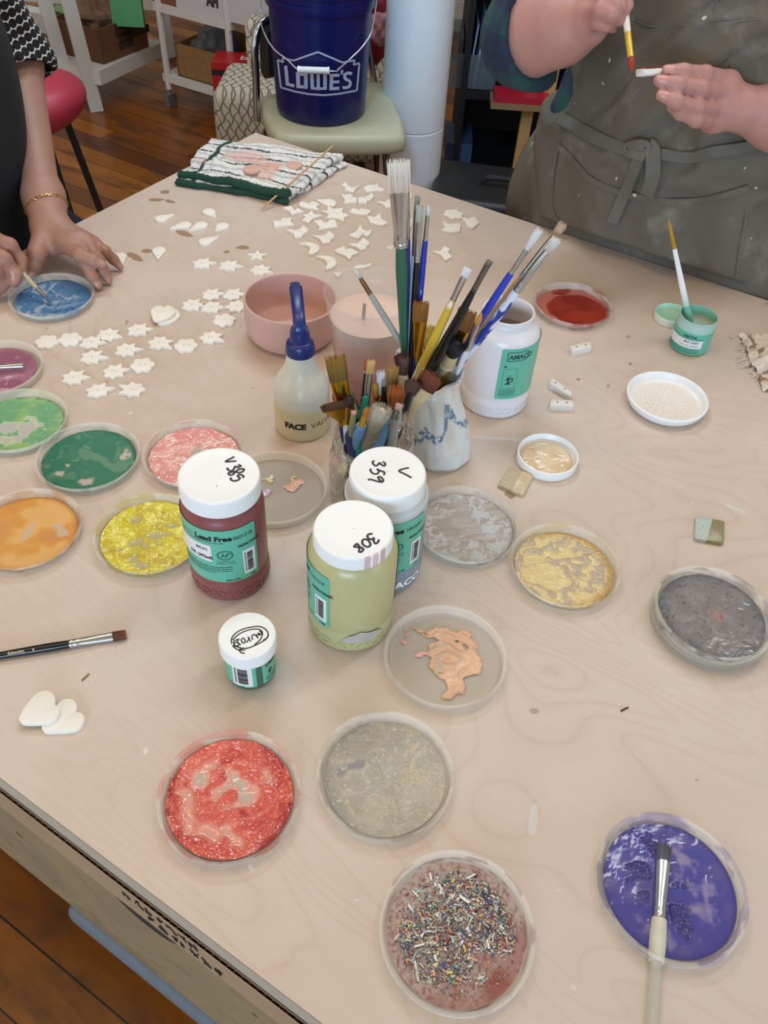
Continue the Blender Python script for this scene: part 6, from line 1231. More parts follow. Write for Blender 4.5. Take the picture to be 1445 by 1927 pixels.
nlC = [nail(*g1_, tc_+np.array([-.2, 0, -.4]))]; h2 = nail_groove(h2, nlC)
hdR = L2W(.02, .08, 1.60)
def body_r(P):
    d = tors(P); d = smin(d, cap_d(P, L2W(.02, .165, 1.36), hdR+EN*.02-np.array([0, 0, .07]), .062, .052), .03); d = smin(d, ell_d(P, hdR, (.078, .095, .115), RB_), .03)
    d = smin(d, ell_d(P, hdR-EN*.094-np.array([0, 0, .012]), (.014, .018, .022), RB_), .012)
    for s in (-1, 1):
        d = np.minimum(d, ell_d(P, hdR+ED*.08*s, (.010, .018, .03), RB_)); d = smin(d, cap_d(P, L2W(.10*s, .19, .74), L2W(.105*s, .19, .45), .105, .066), .04); d = smin(d, cap_d(P, L2W(.105*s, .19, .45), L2W(.105*s, .21, .09), .062, .04), .03); d = smin(d, cap_d(P, L2W(.105*s, .20, .04), L2W(.11*s, .08, .032), .036, .030), .03)
    r = cap_d(P, W3, W3+(elR-W3)*.42, .0270, .0400); r = smin(r, cap_d(P, W3+(elR-W3)*.40, elR, .0420, .0500), .03); r = smin(r, h2(P), .012); r = smin(r, cap_d(P, elR, shR, .05, .06), .02); d = smin(d, r, .012)
    l = cap_d(P, W4, W4+(elL_-W4)*.30, .0290, .0385); l = smin(l, cap_d(P, W4+(elL_-W4)*.28, elL_, .0390, .047), .03); l = smin(l, h1(P), .012); l = smin(l, cap_d(P, elL_, shL, .05, .06), .02); return smin(d, l, .012)
mn_ = np.min([L2W(-.26, .05, 0), L2W(.3, .4, 0), elR-.1, elL_-.1, L2W(-.26, .4, 0)], 0); mx_ = np.max([L2W(.3, .4, 0), L2W(.3, .05, 0), elL_+.08, L2W(-.26, .4, 0)], 0)
sdf_obj('body', body_r, (min(mn_[0], dep(1240, 150, 1.05)[0]-.03), min(mn_[1], .86), 0), (mx_[0]+.02, mx_[1]+.02, 1.74), .0030, skinB, PR, tint=lambda V: hand_tint(V, [f1_, f2_, f3_, f4_, g1_, g2_, g3_, g4_, gt_], ft_, nlB+nlC), off=po)
# plaid shirt with rolled sleeves
t = NT('plaid_flannel'); v = t.obj((1, 1, 1), (0, 0, -EA)); s_ = t.n('ShaderNodeSeparateXYZ'); t.set(s_, 'i0', v)
def band(sock, per, lo_, w1): f = t.math('FRACT', t.math('DIVIDE', sock, per)); return t.math('MULTIPLY', t.math('GREATER_THAN', f, lo_), t.math('LESS_THAN', f, lo_+w1))
g = t.math('ADD', band(s_.outputs[0], .075, .1, .34), band(s_.outputs[2], .075, .2, .34)); c = t.mix(t.math('MULTIPLY', g, .5, clamp=True), lin('#1c2740'), lin('#1f5c46')); n_ = band(s_.outputs[0], .075, .7, .1); n2_ = band(s_.outputs[2], .075, .78, .1); c = t.mix(t.math('MULTIPLY', t.math('ADD', n_, n2_), .5, clamp=True), c, lin('#0e1424'))
t.surf(t.bsdf(t.mix(t.noise(v, 60., 4.), c, lin('#27324a')), .95, 0., t.bump(t.noise(v, 700.), .3, .001))); plaid = t.m
def shirt(P):
    f = .0025*np.sin(P@np.array([40, 30, 25.])+2*np.sin(P[:, 2]*20)); d = tors(P, .006); d = np.maximum(d, .86-P[:, 2]); d = np.maximum(d, P[:, 2]-1.39)
    cutR = elR+(W3-elR)*.14; axR = (W3-elR)/np.linalg.norm(W3-elR)
    r = smin(cap_d(P, elR, shR, .066, .072), cap_d(P, elR, elR+axR*.05, .064, .062), .02); cuff = np.abs(((P-elR)@axR)-.012); r = r-.004*np.exp(-(cuff/.016)**2); r = np.maximum(r, np.minimum((P-cutR)@axR, .135-np.linalg.norm(P-elR, axis=1))); rin = cap_d(P, elR, W3, .0535, .045); r = np.maximum(r, np.where(((P-elR)@axR > -.015) & (np.linalg.norm(P-elR, axis=1) < .075), -rin, -9))
    cutL = elL_+(W4-elL_)*.10; axL = (W4-elL_)/np.linalg.norm(W4-elL_); l = smin(cap_d(P, elL_, shL, .064, .072), cap_d(P, elL_, elL_+axL*.05, .062, .06), .02); l = np.maximum(l, np.minimum((P-cutL)@axL, .135-np.linalg.norm(P-elL_, axis=1)))
    # loose tail hanging at the near side under the apron
    tail = ell_d(P, L2W(-.175, .17, .88), (.075, .12, .13), RB_); d = smin(d, tail, .03)
    return smin(smin(d, r, .02), l, .02)+f
sdf_obj('shirt', shirt, (min(mn_[0]-.1, elR[0]-.09), min(mn_[1], .95), .70), (mx_[0]+.06, mx_[1]+.06, 1.44), .006, plaid, PR, off=po)
def jeans(P):
    d = np.maximum(tors(P, .006), P[:, 2]-.92)
    for s in (-1, 1): d = smin(d, cap_d(P, L2W(.10*s, .19, .74), L2W(.105*s, .19, .45), .112, .076), .04); d = smin(d, cap_d(P, L2W(.105*s, .19, .45), L2W(.105*s, .21, .10), .076, .065), .03)
    return np.maximum(d, .085-P[:, 2])
sdf_obj('trousers', jeans, L2W(-.02, .2, 0)-np.array([.4, .42, 0]), L2W(.02, .2, 1.0)+np.array([.4, .42, 0]), .012, flat('#232833', .9, var=.1), PR, off=po)
# apron
t = NT('apron_canvas'); v = t.obj(); c = t.mix(t.noise(v, 5., 5.), lin('#625c50'), lin('#6e685c')); c = t.mix(t.math('MULTIPLY', t.noise(v, 35., 5., .6), .5), c, lin('#56534a'))
ch_ = t.ramp(t.noise(v, 14., 6., .65), [(.56, 0.), (.75, 1.)]); c = t.mix(t.math('MULTIPLY', ch_, .28), c, lin('#b5b2aa')); sp_ = t.ramp(t.noise(v, 75., 2., .3), [(.755, 0.), (.78, 1.)]); c = t.mix(t.math('MULTIPLY', sp_, .8), c, lin('#d6d4cd'))
t.surf(t.bsdf(c, .85, 0., t.bump(t.math('ADD', t.noise(v, 900., 2.), t.math('MULTIPLY', t.noise(v, 40., 4.), 2.)), .3, .0012))); apron_m = t.m
def loc(P): q = P-EO; return q@ED, q@EN, P[:, 2]
def apron_fn(P, th=.0022, g=.024):
    u, n, z = loc(P); zw = .905
    d = tors(P, g)
    sk = ell_d(P, L2W(.0, .185, .72), (.275+g, .205+g, .36), RB_); d = smin(d, np.maximum(sk, z-zw+.02), .05)
    fold = .007*np.sin((u+.25*(z-.9))*62+2.2*np.sin(z*13))*sst(.93, .70, z)+.006*np.sin((u*.6-(z-1.1)*.8)*75+1.5*np.sin(u*17))*sst(.90, 1.0, z)+.004*np.sin((u*1.1+(z-1.0)*.5)*48+z*9)
    cr = lambda x: (1-np.abs(np.sin(x)))**3
    fold = fold+.013*cr((u*.55-(z-1.1)*.85)*30+1.2*np.sin(u*14)+.8*np.sin(z*19))*sst(.91, .99, z)*sst(1.30, 1.1, z)-.010*cr(u*26+.9*np.sin(z*24)+2.)*sst(.86, .905, z)*sst(1.0, .93, z)+.006*cr((u+.3*z)*21+1.1*np.sin(z*15))*sst(.90, .80, z)
    fold = fold+.007*np.exp(-((u+.045-.30*(z-.99))/.012)**2)*sst(.90, .93, z)*sst(1.04, .97, z)+.006*np.exp(-((u-.035+.25*(z-.95))/.010)**2)*sst(.90, .92, z)*sst(1.02, .95, z)-.008*np.exp(-((z-.905)/.018)**2)
    d = d+fold; return np.maximum(d, .005-n-2.2*np.maximum(z-.765, 0))
def apron_keep(V):
    u, n, z = loc(V); half = np.where(z > .93, .215-.09*sst(.98, 1.30, z), .29); nn = np.where(z > .93, n < .17, n < .30)
    return (np.abs(u-.005) < half) & nn & (z < 1.33) & (z > .40)
def apron_snap(V):
    u, n, z = loc(V); half = np.where(z > .93, .215-.09*sst(.98, 1.30, z), .29); t_ = .005+np.sign(u-.005)*half; m = (np.abs(t_-u) < .012) & (z < 1.322); V = V+np.where(m, t_-u, 0)[:, None]*ED; top = z > 1.318; V[top, 2] = 1.33; bot = z < .412; V[bot, 2] = .40
    side = (np.abs(n-np.where(z > .93, .17, .30)) < .012) & ~m; return V+np.where(side, np.where(z > .93, .17, .30)-n, 0)[:, None]*EN
alo = L2W(0, .15, .39)-np.array([.38, .40, 0]); ahi = L2W(0, .15, 1.35)+np.array([.38, .40, 0])
apo, AV, AF = sdf_obj('apron', apron_fn, alo, ahi, .0048, apron_m, PR, off=po, keep=apron_keep, snap=apron_snap); so = apo.modifiers.new('cloth', 'SOLIDIFY'); so.thickness = .0028; so.offset = -1
def on_apron(px, py, lift=.002):
    P = march(apron_fn, px, py, .9, 1.8)
    if P is None: P = dep(px, py, 1.25)
    return P+grad(apron_fn, P)*lift
def ribbon(name, pts, w, th, parent, mat, lifts=.003, sub=6, end=True):
    if not isinstance(lifts, (list, tuple)): lifts = [lifts]*len(pts)
    P = [on_apron(a_, c_, l_) if not isinstance(a_, np.ndarray) else a_ for (a_, c_), l_ in zip(pts, lifts)]; N = np.array([grad(apron_fn, p-0) for p in P]); Q = catmull(P, sub); NN = catmull(N, sub); tg = np.gradient(Q, axis=0); tg /= np.linalg.norm(tg, axis=1)[:, None]; R_ = []
    for q, n_, t_ in zip(Q, NN, tg):
        n_ = n_-t_*(n_@t_); n_ /= np.linalg.norm(n_); s__ = np.cross(t_, n_); R_.append([q+s__*w/2*a_+n_*th/2*c_ for a_, c_ in ((-1, -.6), (-.9, 1), (0, .75), (.9, 1), (1, -.6), (.9, -1), (-.9, -1))])
    b = MB(); b.loft(np.array(R_)-np.array(po)); return b.build(name, mat, parent, ang=40)
strap_m = flat('#66635a', .85, var=.08, scale=60., bump=.25, bscale=900.)
ribbon('waist_strap', [(1052, 222), (1070, 232), (1100, 250), (1140, 270), (1180, 282), (1205, 290)], .019, .003, apo, strap_m, .005)
ribbon('waist_strap', [(1215, 292), (1250, 291), (1300, 292), (1345, 286), (1390, 276), (1440, 262)], .017, .003, apo, strap_m, .006)
ribbon('strap_tail', [(1208, 288), (1200, 315), (1188, 345), (1170, 380), (1152, 418)], .019, .003, apo, strap_m, [.010, .009, .007, .006, .006])
ribbon('strap_tail', [(1222, 270), (1232, 290), (1230, 325), (1222, 362)], .022, .003, apo, strap_m, [.014, .016, .012, .010])
ribbon('strap_knot', [(1196, 300), (1192, 275), (1205, 260), (1218, 268), (1214, 292), (1200, 310)], .016, .004, apo, strap_m, [.010, .014, .018, .018, .016, .012])
ribbon('strap_knot', [(1187, 285), (1200, 290), (1216, 302)], .022, .005, apo, strap_m, [.012, .017, .014])
pk_ = [(1040, 395), (1052, 275), (1075, 295), (1110, 335), (1155, 358), (1205, 370), (1255, 378), (1310, 376), (1360, 366), (1408, 354), (1400, 420), (1385, 520)]
ribbon('pocket_edge', pk_[1:10], .010, .0022, apo, apron_m, .0025); ribbon('pocket_seam', [(1052, 275), (1042, 330), (1040, 395), (1055, 420)], .004, .0015, apo, apron_m, .0015); ribbon('pocket_seam', [(1408, 354), (1402, 410), (1392, 470), (1386, 520)], .004, .0015, apo, apron_m, .0015)
ribbon('bib_seam', [(1192, 36), (1230, 50), (1285, 50), (1340, 44), (1400, 38), (1434, 36)], .003, .0014, apo, apron_m, .0012)
b = MB()
for px, py, r_ in ((1367, 115, .0045), (1372, 124, .0015)):
    P = on_apron(px, py, .0008); n_ = grad(apron_fn, P); x_ = np.cross(n_, [0, 0, 1]); x_ /= np.linalg.norm(x_); y_ = np.cross(n_, x_); b.add([P+r_*(1+.2*sin(3*a_))*(x_*cos(a_)+y_*sin(a_)*.9)-np.array(po) for a_ in np.linspace(0, 2*pi, 20, endpoint=False)], [tuple(range(20))])
b.build('paint_spot', flat('#6b2a2f', .6), apo, smooth=False)
def hair_r(P):
    d = ell_d(P, hdR+EN*.02+np.array([0, 0, .02]), (.092, .105, .122), RB_); d = smin(d, ell_d(P, hdR+EN*.085-np.array([0, 0, .09]), (.085, .05, .11), RB_), .04)+.003*np.sin(P@np.array([180, 150, 30.])); return np.maximum(d, -ell_d(P, hdR-EN*.10-np.array([0, 0, .035]), (.07, .085, .10), RB_))
sdf_obj('hair', hair_r, hdR-.25, hdR+.22, .006, flat('#4b3524', .6, var=.2, scale=60.), PR, off=po)
# what the hands hold
tipB = dep(1190, 134, 1.052); hB = dep(1168, -45, 1.078); dv = (hB-tipB)/np.linalg.norm(hB-tipB)
brush('white handled brush with yellow ferrule and red loaded tip held by the aproned person', tipB+dv*.19, tipB, hr=.0046, fl=.036, fcol=flat('#d3b43f', .35, .3, var=.15, scale=90.), fr=.0042, bl=.019, bw=.0052, bt=.004, kind='round', bcol=('#8f2c1f', '#b5432c'), hcol='#e6e3dc', group=None)
pa, pb_ = dep(1203, 137, 1.060), dep(1262, 133, 1.072); dl = (pb_-pa)/np.linalg.norm(pb_-pa); upv = np.cross(dl, -FW); upv /= np.linalg.norm(upv); upv = upv if upv[2] > 0 else -upv; upv = upv*cos(.5)-FW*sin(.5); fw_ = np.cross(dl, upv)
hp_ = thing('clay_bead', 'white clay bar with red painted top held in the aproned hand', 'clay bead', tuple(pa)); b = MB(); L_ = np.linalg.norm(pb_-pa); a_ = np.linspace(0, 2*pi, 20, endpoint=False)
b.loft([dl*k+s*(.0105*np.sign(np.cos(a_))*np.abs(np.cos(a_))**.5)[:, None]*fw_+s*(.0048*np.sign(np.sin(a_))*np.abs(np.sin(a_))**.5)[:, None]*upv for k, s in ((0, .75), (.0015, 1), (L_-.0015, 1), (L_, .75))]); b.build('bar', flat('#e6e4de', .7, var=.04, scale=120.), hp_, ang=30)
b = MB(); b.loft([dl*k+s*(.0102*np.cos(a_))[:, None]*fw_+((.0050+.0009*np.abs(np.sin(a_)))*1.0)[:, None]*upv for k, s in ((.0006, .8), (.003, 1), (L_*.55, 1), (L_*.7, .9))]); b.build('red_glaze', flat('#b5412c', .35), hp_)
# ------------------------------------------------------------------ background
def rbox(b, x0, x1, y0, y1, z0, z1, r=.02, n=4, mi=0):
    cx, cy, cz = (x0+x1)/2, (y0+y1)/2, (z0+z1)/2; hx, hy, hz = (x1-x0)/2, (y1-y0)/2, (z1-z0)/2; rings = []
    prof = [(r*(1-sin(t)), hz-r+r*cos(t)) for t in np.linspace(0, pi/2, n)]; prof = [(i, z) for i, z in prof]
    def ring(ins, z):
        q = []
        for sx_, sy_, s in ((1, 1, 0), (-1, 1, pi/2), (-1, -1, pi), (1, -1, 1.5*pi)):
            rr = max(r-ins, 1e-4)
            for t in np.linspace(0, pi/2, n): q.append((cx+sx_*(hx-r)+rr*cos(s+t), cy+sy_*(hy-r)+rr*sin(s+t), cz+z))
        return q
    top = [ring(r*(1-sin(t)), hz-r+r*cos(t)) for t in np.linspace(0, pi/2, n)]; bot = [ring(r*(1-sin(t)), -(hz-r+r*cos(t))) for t in np.linspace(pi/2, 0, n)]
    b.loft((top+bot)[::-1], mi=mi); return b
chrome = flat('#b9bbbd', .12, 1., var=.02); white_paint = flat('#d3d2cd', .45, var=.03, scale=10.)
# vinyl chair and its bucket
bk = np.array([-.272, 2.585]); ch = thing('chair', 'chrome framed chair with pale olive vinyl seat holding the blue bucket', 'chair', (bk[0], bk[1], 0))
sp_ = np.array([(-.335, 2.39), (-.055, 2.435), (-.02, 2.52), (-.085, 2.80), (-.14, 2.86), (-.44, 2.70), (-.455, 2.62), (-.40, 2.44)])-bk; sp_ = catmull(sp_, 6, True); b = MB(); c_ = sp_.mean(0)
b.loft([np.c_[c_+(sp_-c_)*k, np.full(len(sp_), z)] for k, z in ((.95, .392), (1, .398), (1.015, .412), (1.01, .430), (.985, .443), (.93, .449), (.6, .451), (.02, .451))]); b.build('seat', flat('#b9b596', .38, var=.04, scale=8., bump=.1, bscale=250.), ch, ang=60)
hz = aty(480, 40, 2.62); up0 = np.array([-.470, 2.600, .40]); up1 = np.array([hz[0]-.005, 2.63, hz[2]-.06]); rt0 = np.array([-.12, 2.87, .40]); rt1 = np.array([rt0[0]-.05, 2.90, up1[2]])
loop = catmull([up0, up0*.5+up1*.5, up1, up1*.9+rt1*.1+np.array([0, 0, .055]), (up1+rt1)/2+np.array([0, 0, .065]), up1*.1+rt1*.9+np.array([0, 0, .055]), rt1, (rt0+rt1)/2, rt0], 8)
off3 = np.array([bk[0], bk[1], 0]); b = MB(); b.tube(loop-off3, .0115, 12); b.build('back_frame', chrome, ch)
b = MB(); s0, s1 = up1*.93+rt1*.07, up1*.07+rt1*.93; n2 = np.array([.5, -.5, 0]); 
for dz0 in (0,):
    ring = lambda z, g: [s0-off3+np.array([0, 0, z])+n2*g, s1-off3+np.array([0, 0, z])+n2*g, s1-off3+np.array([0, 0, z])-n2*g, s0-off3+np.array([0, 0, z])-n2*g]
    b.loft([ring(-.10, .012), ring(-.09, .03), ring(.03, .03), ring(.045, .012)])
b.build('backrest', flat('#2b2926', .5), ch, ang=30)
for p, q in (((-.335+.03, 2.42), (-.36, 2.32)), ((-.07, 2.46), (-.01, 2.36)), ((-.13, 2.82), (-.09, 2.90)), ((-.44, 2.65), (-.52, 2.74))):
    b = MB(); b.tube(np.array([(p[0], p[1], .40), (q[0]*.5+p[0]*.5, q[1]*.5+p[1]*.5, .2), (q[0], q[1], .0)])-off3, .011, 10); b.build('leg', flat('#6b5a4c', .25, 1., var=.1), ch)
bu = thing('bucket', 'dark blue plastic bucket with white hardware logo and wire handle, standing on the chair', 'bucket', (bk[0], bk[1], .451)); navy = flat('#0a1150', .32, var=.04, scale=10., bump=.04)
RB = lambda z: .1315+(.1465-.1315)*z/.36
P = [(.0005, .002), (.120, 0), (.1285, .003), (.1315, .010)]+[(RB(z), z) for z in np.linspace(.02, .285, 12)]+[(.1515, .287), (.1525, .290), (.1525, .310), (.1465, .312), (.1470, .326), (.1540, .328), (.1545, .350), (.1555, .352), (.1555, .360), (.152, .364), (.147, .362), (.1455, .35), (.1370, .2), (.1285, .012), (.0005, .012)]
b = MB(); b.lathe(P, 110); b.build('bucket_body', navy, bu, ang=35)
f0 = facing(*bk); lx0, ly0, ls = 500, 80, 200/1445
def bucket_pt(a, c, lift=.0010):
    q = on_cyl(lx0+a*ls, ly0+c*ls, bk[0], bk[1], .1385); z = q[2]-.451; an = atan2(q[1]-bk[1], q[0]-bk[0]); r = RB(z)+lift; return np.array([r*cos(an), r*sin(an), z])
logo_m = flat('#aeb4c8', .5, var=.04, scale=40.)
b = MB()
OUT = [(165, 235), (240, 268), (232, 208), (380, 245), (710, 125), (1040, 270), (1205, 240), (1190, 305), (1270, 278), (1248, 655), (1000, 702), (800, 720), (600, 708), (400, 672), (195, 612), (165, 235)]
def stroke(pts, w):
    pts = np.array(pts, float); seg_ = [pts[:1]]+[np.linspace(pts[i], pts[i+1], max(2, int(np.linalg.norm(pts[i+1]-pts[i])/40)+1))[1:] for i in range(len(pts)-1)]; q = np.concatenate(seg_)
    tg = np.gradient(q, axis=0); nn = np.c_[-tg[:, 1], tg[:, 0]]; nn /= np.linalg.norm(nn, axis=1)[:, None]+1e-9
    b.grid(np.stack([[bucket_pt(*p) for p in q+nn*w/2], [bucket_pt(*p) for p in q-nn*w/2]]))
for p, q in zip(OUT[:-1], OUT[1:]): stroke([p, q], 26)
for pts, w in (([(272, 315), (290, 585)], 46), ([(285, 568), (385, 592)], 42), ([(435, 405), (440, 620)], 52), ([(545, 420), (543, 632)], 52), ([(420, 425), (565, 440)], 44), ([(425, 600), (565, 610)], 44), ([(625, 425), (632, 625)], 50), ([(712, 430), (715, 640)], 44), ([(805, 432), (807, 635)], 50), ([(612, 622), (720, 632), (830, 628)], 36),
  ([(895, 430), (890, 650)], 50), ([(875, 448), (1002, 446)], 42), ([(880, 540), (1002, 535)], 38), ([(872, 632), (1004, 624)], 44), ([(1040, 372), (1030, 435)], 34), (catmull([(1172, 425), (1120, 415), (1075, 440), (1085, 495), (1140, 525), (1152, 575), (1115, 612), (1045, 615)], 4), 42)): stroke(pts, w)
b.build('printed_logo', logo_m, bu, smooth=False)
def pxb(px, py, y): return aty(px, py, y)-np.array([bk[0], bk[1], .451])
hl = [pxb(489, 5, 2.585-.02)]; wire = [np.array([-.156, -.02, .318])]+[pxb(a, c, y) for a, c, y in ((490, 30, 2.53), (497, 62, 2.49), (515, 92, 2.46), (540, 112, 2.44), (559, 130, 2.425), (575, 132, 2.42), (630, 134, 2.42), (636, 131, 2.43), (660, 110, 2.45), (684, 85, 2.49), (700, 55, 2.53))]+[np.array([.157, .01, .318])]
b = MB(); b.tube(catmull(wire, 6), .0022, 8); hd = b.build('wire_handle', flat('#a5a8b2', .3, .8), bu)
b = MB(); g0, g1 = pxb(560, 131, 2.418), pxb(620, 133, 2.418); b.tube([g0, g0*.95+g1*.05, g0*.92+g1*.08, g0*.08+g1*.92, g0*.05+g1*.95, g1], [.0095, .0095, .0085, .0085, .0095, .0095], 14); b.build('hand_grip', flat('#e3e3e3', .5), hd)
for s_ in (-1, 1): b = MB(); b.lathe([(.016, -.006), (.016, .006), (.0005, .006)], 20); o_ = b.build('ear', navy, bu); o_.rotation_euler = (0, pi/2*s_, 0); o_.location = (s_*.153, 0, .318)
# patterned armchair
t = NT('lattice_fabric'); v = t.obj(); s_ = t.n('ShaderNodeSeparateXYZ'); t.set(s_, 'i0', v)
hh = t.math('ADD', s_.outputs[2], t.math('MULTIPLY', s_.outputs[1], -1.)); wv = t.math('MULTIPLY', t.math('SINE', t.math('MULTIPLY', hh, 150.)), .003)
xx = t.math('ADD', s_.outputs[0], 0.)
def lines_(sign): return t.math('ABSOLUTE', t.math('SINE', t.math('MULTIPLY', t.math('ADD', t.math('ADD', xx, wv), t.math('MULTIPLY', hh, sign)), 100.)))
mn = t.math('MINIMUM', lines_(.6), lines_(-.6)); k = t.ramp(mn, [(.2, 1.), (.36, 0.)])
t.surf(t.bsdf(t.mix(k, lin('#cfc7b2'), lin('#72736e')), .9, 0., t.bump(t.noise(v, 400.), .2, .001))); lat_m = t.m
p0 = at(404, 150, .33); ac = thing('armchair', 'low cream upholstered chair with grey lattice pattern behind the bucket chair', 'armchair', (p0[0], p0[1], 0))
b = MB(); rbox(b, 0, .62, -.10, .22, .10, .33, .045, 5); b.build('seat', lat_m, ac, ang=60)
q0 = aty(464, 120, p0[1]+.17)-np.array([p0[0], p0[1], 0]); zt_ = aty(464, 36, p0[1]+.17)[2]
b = MB(); rbox(b, q0[0], .64, .15, .26, .25, zt_, .03, 5); b.build('backrest', lat_m, ac, ang=60)
for x in (.04, .52):
    for y in (-.06, .18): b = MB(); b.tube([(x, y, 0), (x, y, .11)], [.014, .02], 10); b.build('leg', flat('#3a2a1e', .5), ac)
# red box
p1 = np.array([-.775, 3.385, 0]); rb = thing('cardboard_box', 'glossy red box with white lettering behind the lattice chair', 'box', (p1[0], p1[1], 0))
b = MB(); b.box(0, .19, 0, .13, 0, .295); b.build('carton', flat('#b3151f', .35), rb, smooth=False); b = MB(); V_, F_ = text_mesh('bo', .06, .002); b.add(V_[:, [0, 1, 2]]*np.array([1, 1, 0])+np.array([.10, .05, .2956]), F_); b.build('lettering', flat('#e5c9c6', .5), rb)
b = MB(); b.box(-.001, .191, -.001, .131, .25, .27); b.build('black_stripe', flat('#1a1214', .5), rb, smooth=False)
# white trestle shelf with box
f1, f2 = at(182, 208, 0), at(137, 188, 0); tr = thing('trestle_shelf', 'white wooden trestle shelf with slanted legs behind the seated person', 'shelf', tuple(f1)); 
def bar(b, p, q, w, d, up=(0, 1, 0)):
    p, q = np.array(p, float), np.array(q, float); z = (q-p)/np.linalg.norm(q-p); x = np.cross(up, z); x /= np.linalg.norm(x); y = np.cross(z, x); R_ = []
    for e in (p, q): R_.append([e+x*sx_*w/2+y*sy_*d/2 for sx_, sy_ in ((-1, -1), (1, -1), (1, 1), (-1, 1))])
    b.loft(R_)
for (ft, tp_, y_) in ((f1, (112, -60), 3.52), (f2, (66, -60), 3.62), (at(300, 150, 0)+np.array([-.02, .3, 0]), (292, -60), 4.3), (f2+np.array([-.55, .25, 0]), (-40, -60), 4.3)):
    b = MB(); q = aty(tp_[0], tp_[1], y_); bar(b, ft-f1, q-f1, .052, .03, (.5, -.86, 0)); b.build('leg', white_paint, tr, smooth=False)
ZS_ = .17; a0, a1, a2, a3 = [at(px, py, ZS_) for px, py in ((78, 112), (186, 134), (308, 78), (205, 56))]
b = MB(); b.prism(np.array([q[:2] for q in (a0, a1, a2, a3)])-f1[:2], ZS_-.055, ZS_); b.build('lower_shelf', white_paint, tr, smooth=False)
u0, u1 = aty(18, 27, 3.85), aty(98, 42, 3.75); b = MB(); bar(b, u0-f1, u1-f1, .09, .035, (0, .9, .3)); b.build('rail', white_paint, tr, smooth=False)
k0, k1, k2 = at(196, 121, ZS_), at(279, 88, ZS_), at(108, 98, ZS_); kz = aty(188, 56, k0[1])[2]; cbx = thing('cardboard_box', 'open brown cardboard box with crumpled paper on the white trestle shelf', 'box', tuple(k0))
ed1, ed2 = (k1-k0)[:2], (k2-k0)[:2]; h_ = kz-ZS_; b = MB()
for (p, d) in ((np.zeros(2), ed1), (np.zeros(2), ed2), (ed1, ed2), (ed2, ed1)):
    nrm = np.array([-d[1], d[0]])/np.linalg.norm(d)*.004; q = np.array([p-nrm, p+d-nrm, p+d+nrm, p+nrm]); b.prism(q, .001, h_)
b.prism(np.array([0*ed1, ed1, ed1+ed2, ed2]), .001, .006); b.build('carton', flat('#6b452c', .8, var=.06, scale=12.), cbx, smooth=False)
b = MB()
for (ux, uz, w_, hh_) in ((.32, .6, .16, .05), (.38, .42, .12, .035), (.62, .45, .2, .03), (.35, .22, .15, .03)):
    p = ed1*ux-np.array([.0, .0045]); pass
    e1 = ed1/np.linalg.norm(ed1); nrm = np.array([e1[1], -e1[0]])*.0046
    a_ = p*0+ed1*ux+nrm; b.add([(*(a_), h_*uz), (*(a_+e1*w_*.6), h_*uz), (*(a_+e1*w_*.6), h_*uz+hh_), (*a_, h_*uz+hh_)], [(0, 1, 2, 3)])
b.build('printed_marks', flat('#3c2618', .8), cbx, smooth=False)
pc_ = (ed1+ed2)*.5; b = MB(); uu = np.linspace(0, pi, 26); vv = np.linspace(0, 2*pi, 44); UU, VV = np.meshgrid(uu, vv); rad = .125*(1+.35*fbm(np.sin(UU)*np.cos(VV)*2.5, np.sin(UU)*np.sin(VV)*2.5, np.cos(UU)*2.5, 401, 4)); b.grid(np.stack([pc_[0]+rad*np.sin(UU)*np.cos(VV)*.9, pc_[1]+rad*np.sin(UU)*np.sin(VV)*.8, h_*.85+rad*np.cos(UU)*.8], -1)); pp = b.build('crumpled_paper', flat('#7a5f46', .8, var=.12, scale=9.), None, loc=tuple(k0), ang=25); tag(pp, 'crumpled brown packing paper sticking out of the open cardboard box', 'paper')
g0, g1 = aty(232, -40, k0[1]+.13), aty(243, 50, k0[1]+.10); b = MB(); bar(b, g0, g1, .13, .02); tag(b.build('green_board', flat('#4f9a68', .6), None, smooth=False), 'green board standing in the cardboard box on the trestle shelf', 'board')
g0, g1 = aty(108, 22, 3.93), aty(186, 50, 3.86); b = MB(); bar(b, g0, g1, .05, .03, (0, .8, .5)); tag(b.build('green_tube', flat('#7da06b', .6), None, smooth=False), 'pale green strip lying along the front of the cardboard box', 'strip')
# white cart with baskets
c0, c1 = at(312, 140, .13), at(412, 170, .13); ct = thing('wire_cart', 'white shelf cart on small casters by the back wall', 'cart', (c0[0], c0[1], 0)); d1 = (c1-c0)[:2]; d1 = d1/np.linalg.norm(d1); d2 = np.array([-d1[1], d1[0]]); W_ = .37
def quad(a, b_, c_, d_): return np.array([d1*a+d2*c_, d1*b_+d2*c_, d1*b_+d2*d_, d1*a+d2*d_])
zu = aty(330, 8, c0[1])[2]
for z in (.10, zu-.03): b = MB(); b.prism(quad(-.02, W_, 0, .42), z, z+.03); b.build('shelf_board', white_paint, ct, smooth=False)
for a in (0., W_-.02):
    for c_ in (.01, .41):
        p = d1*a+d2*c_; b = MB(); b.tube([(p[0], p[1], .07), (p[0], p[1], zu+.3)], .014, 8); b.build('post', white_paint, ct); b = MB(); bar(b, (p[0]-d1[0]*.012, p[1]-d1[1]*.012, .026), (p[0]+d1[0]*.012, p[1]+d1[1]*.012, .026), .05, .05, (0, 0, 1)); b.lathe([(.008, .05), (.008, .075)], 10, cx=p[0], cy=p[1]); b.build('caster', flat('#8b8c8e', .3, .6), ct)
wk = flat('#8d6a3c', .8, var=.2, scale=60., bump=.6, bscale=90.)
bs = thing('basket', 'tan woven box basket on the lower shelf of the white cart', 'basket', (c0[0], c0[1], .13)); bh = aty(330, 80, c0[1])[2]-.13; b = MB()
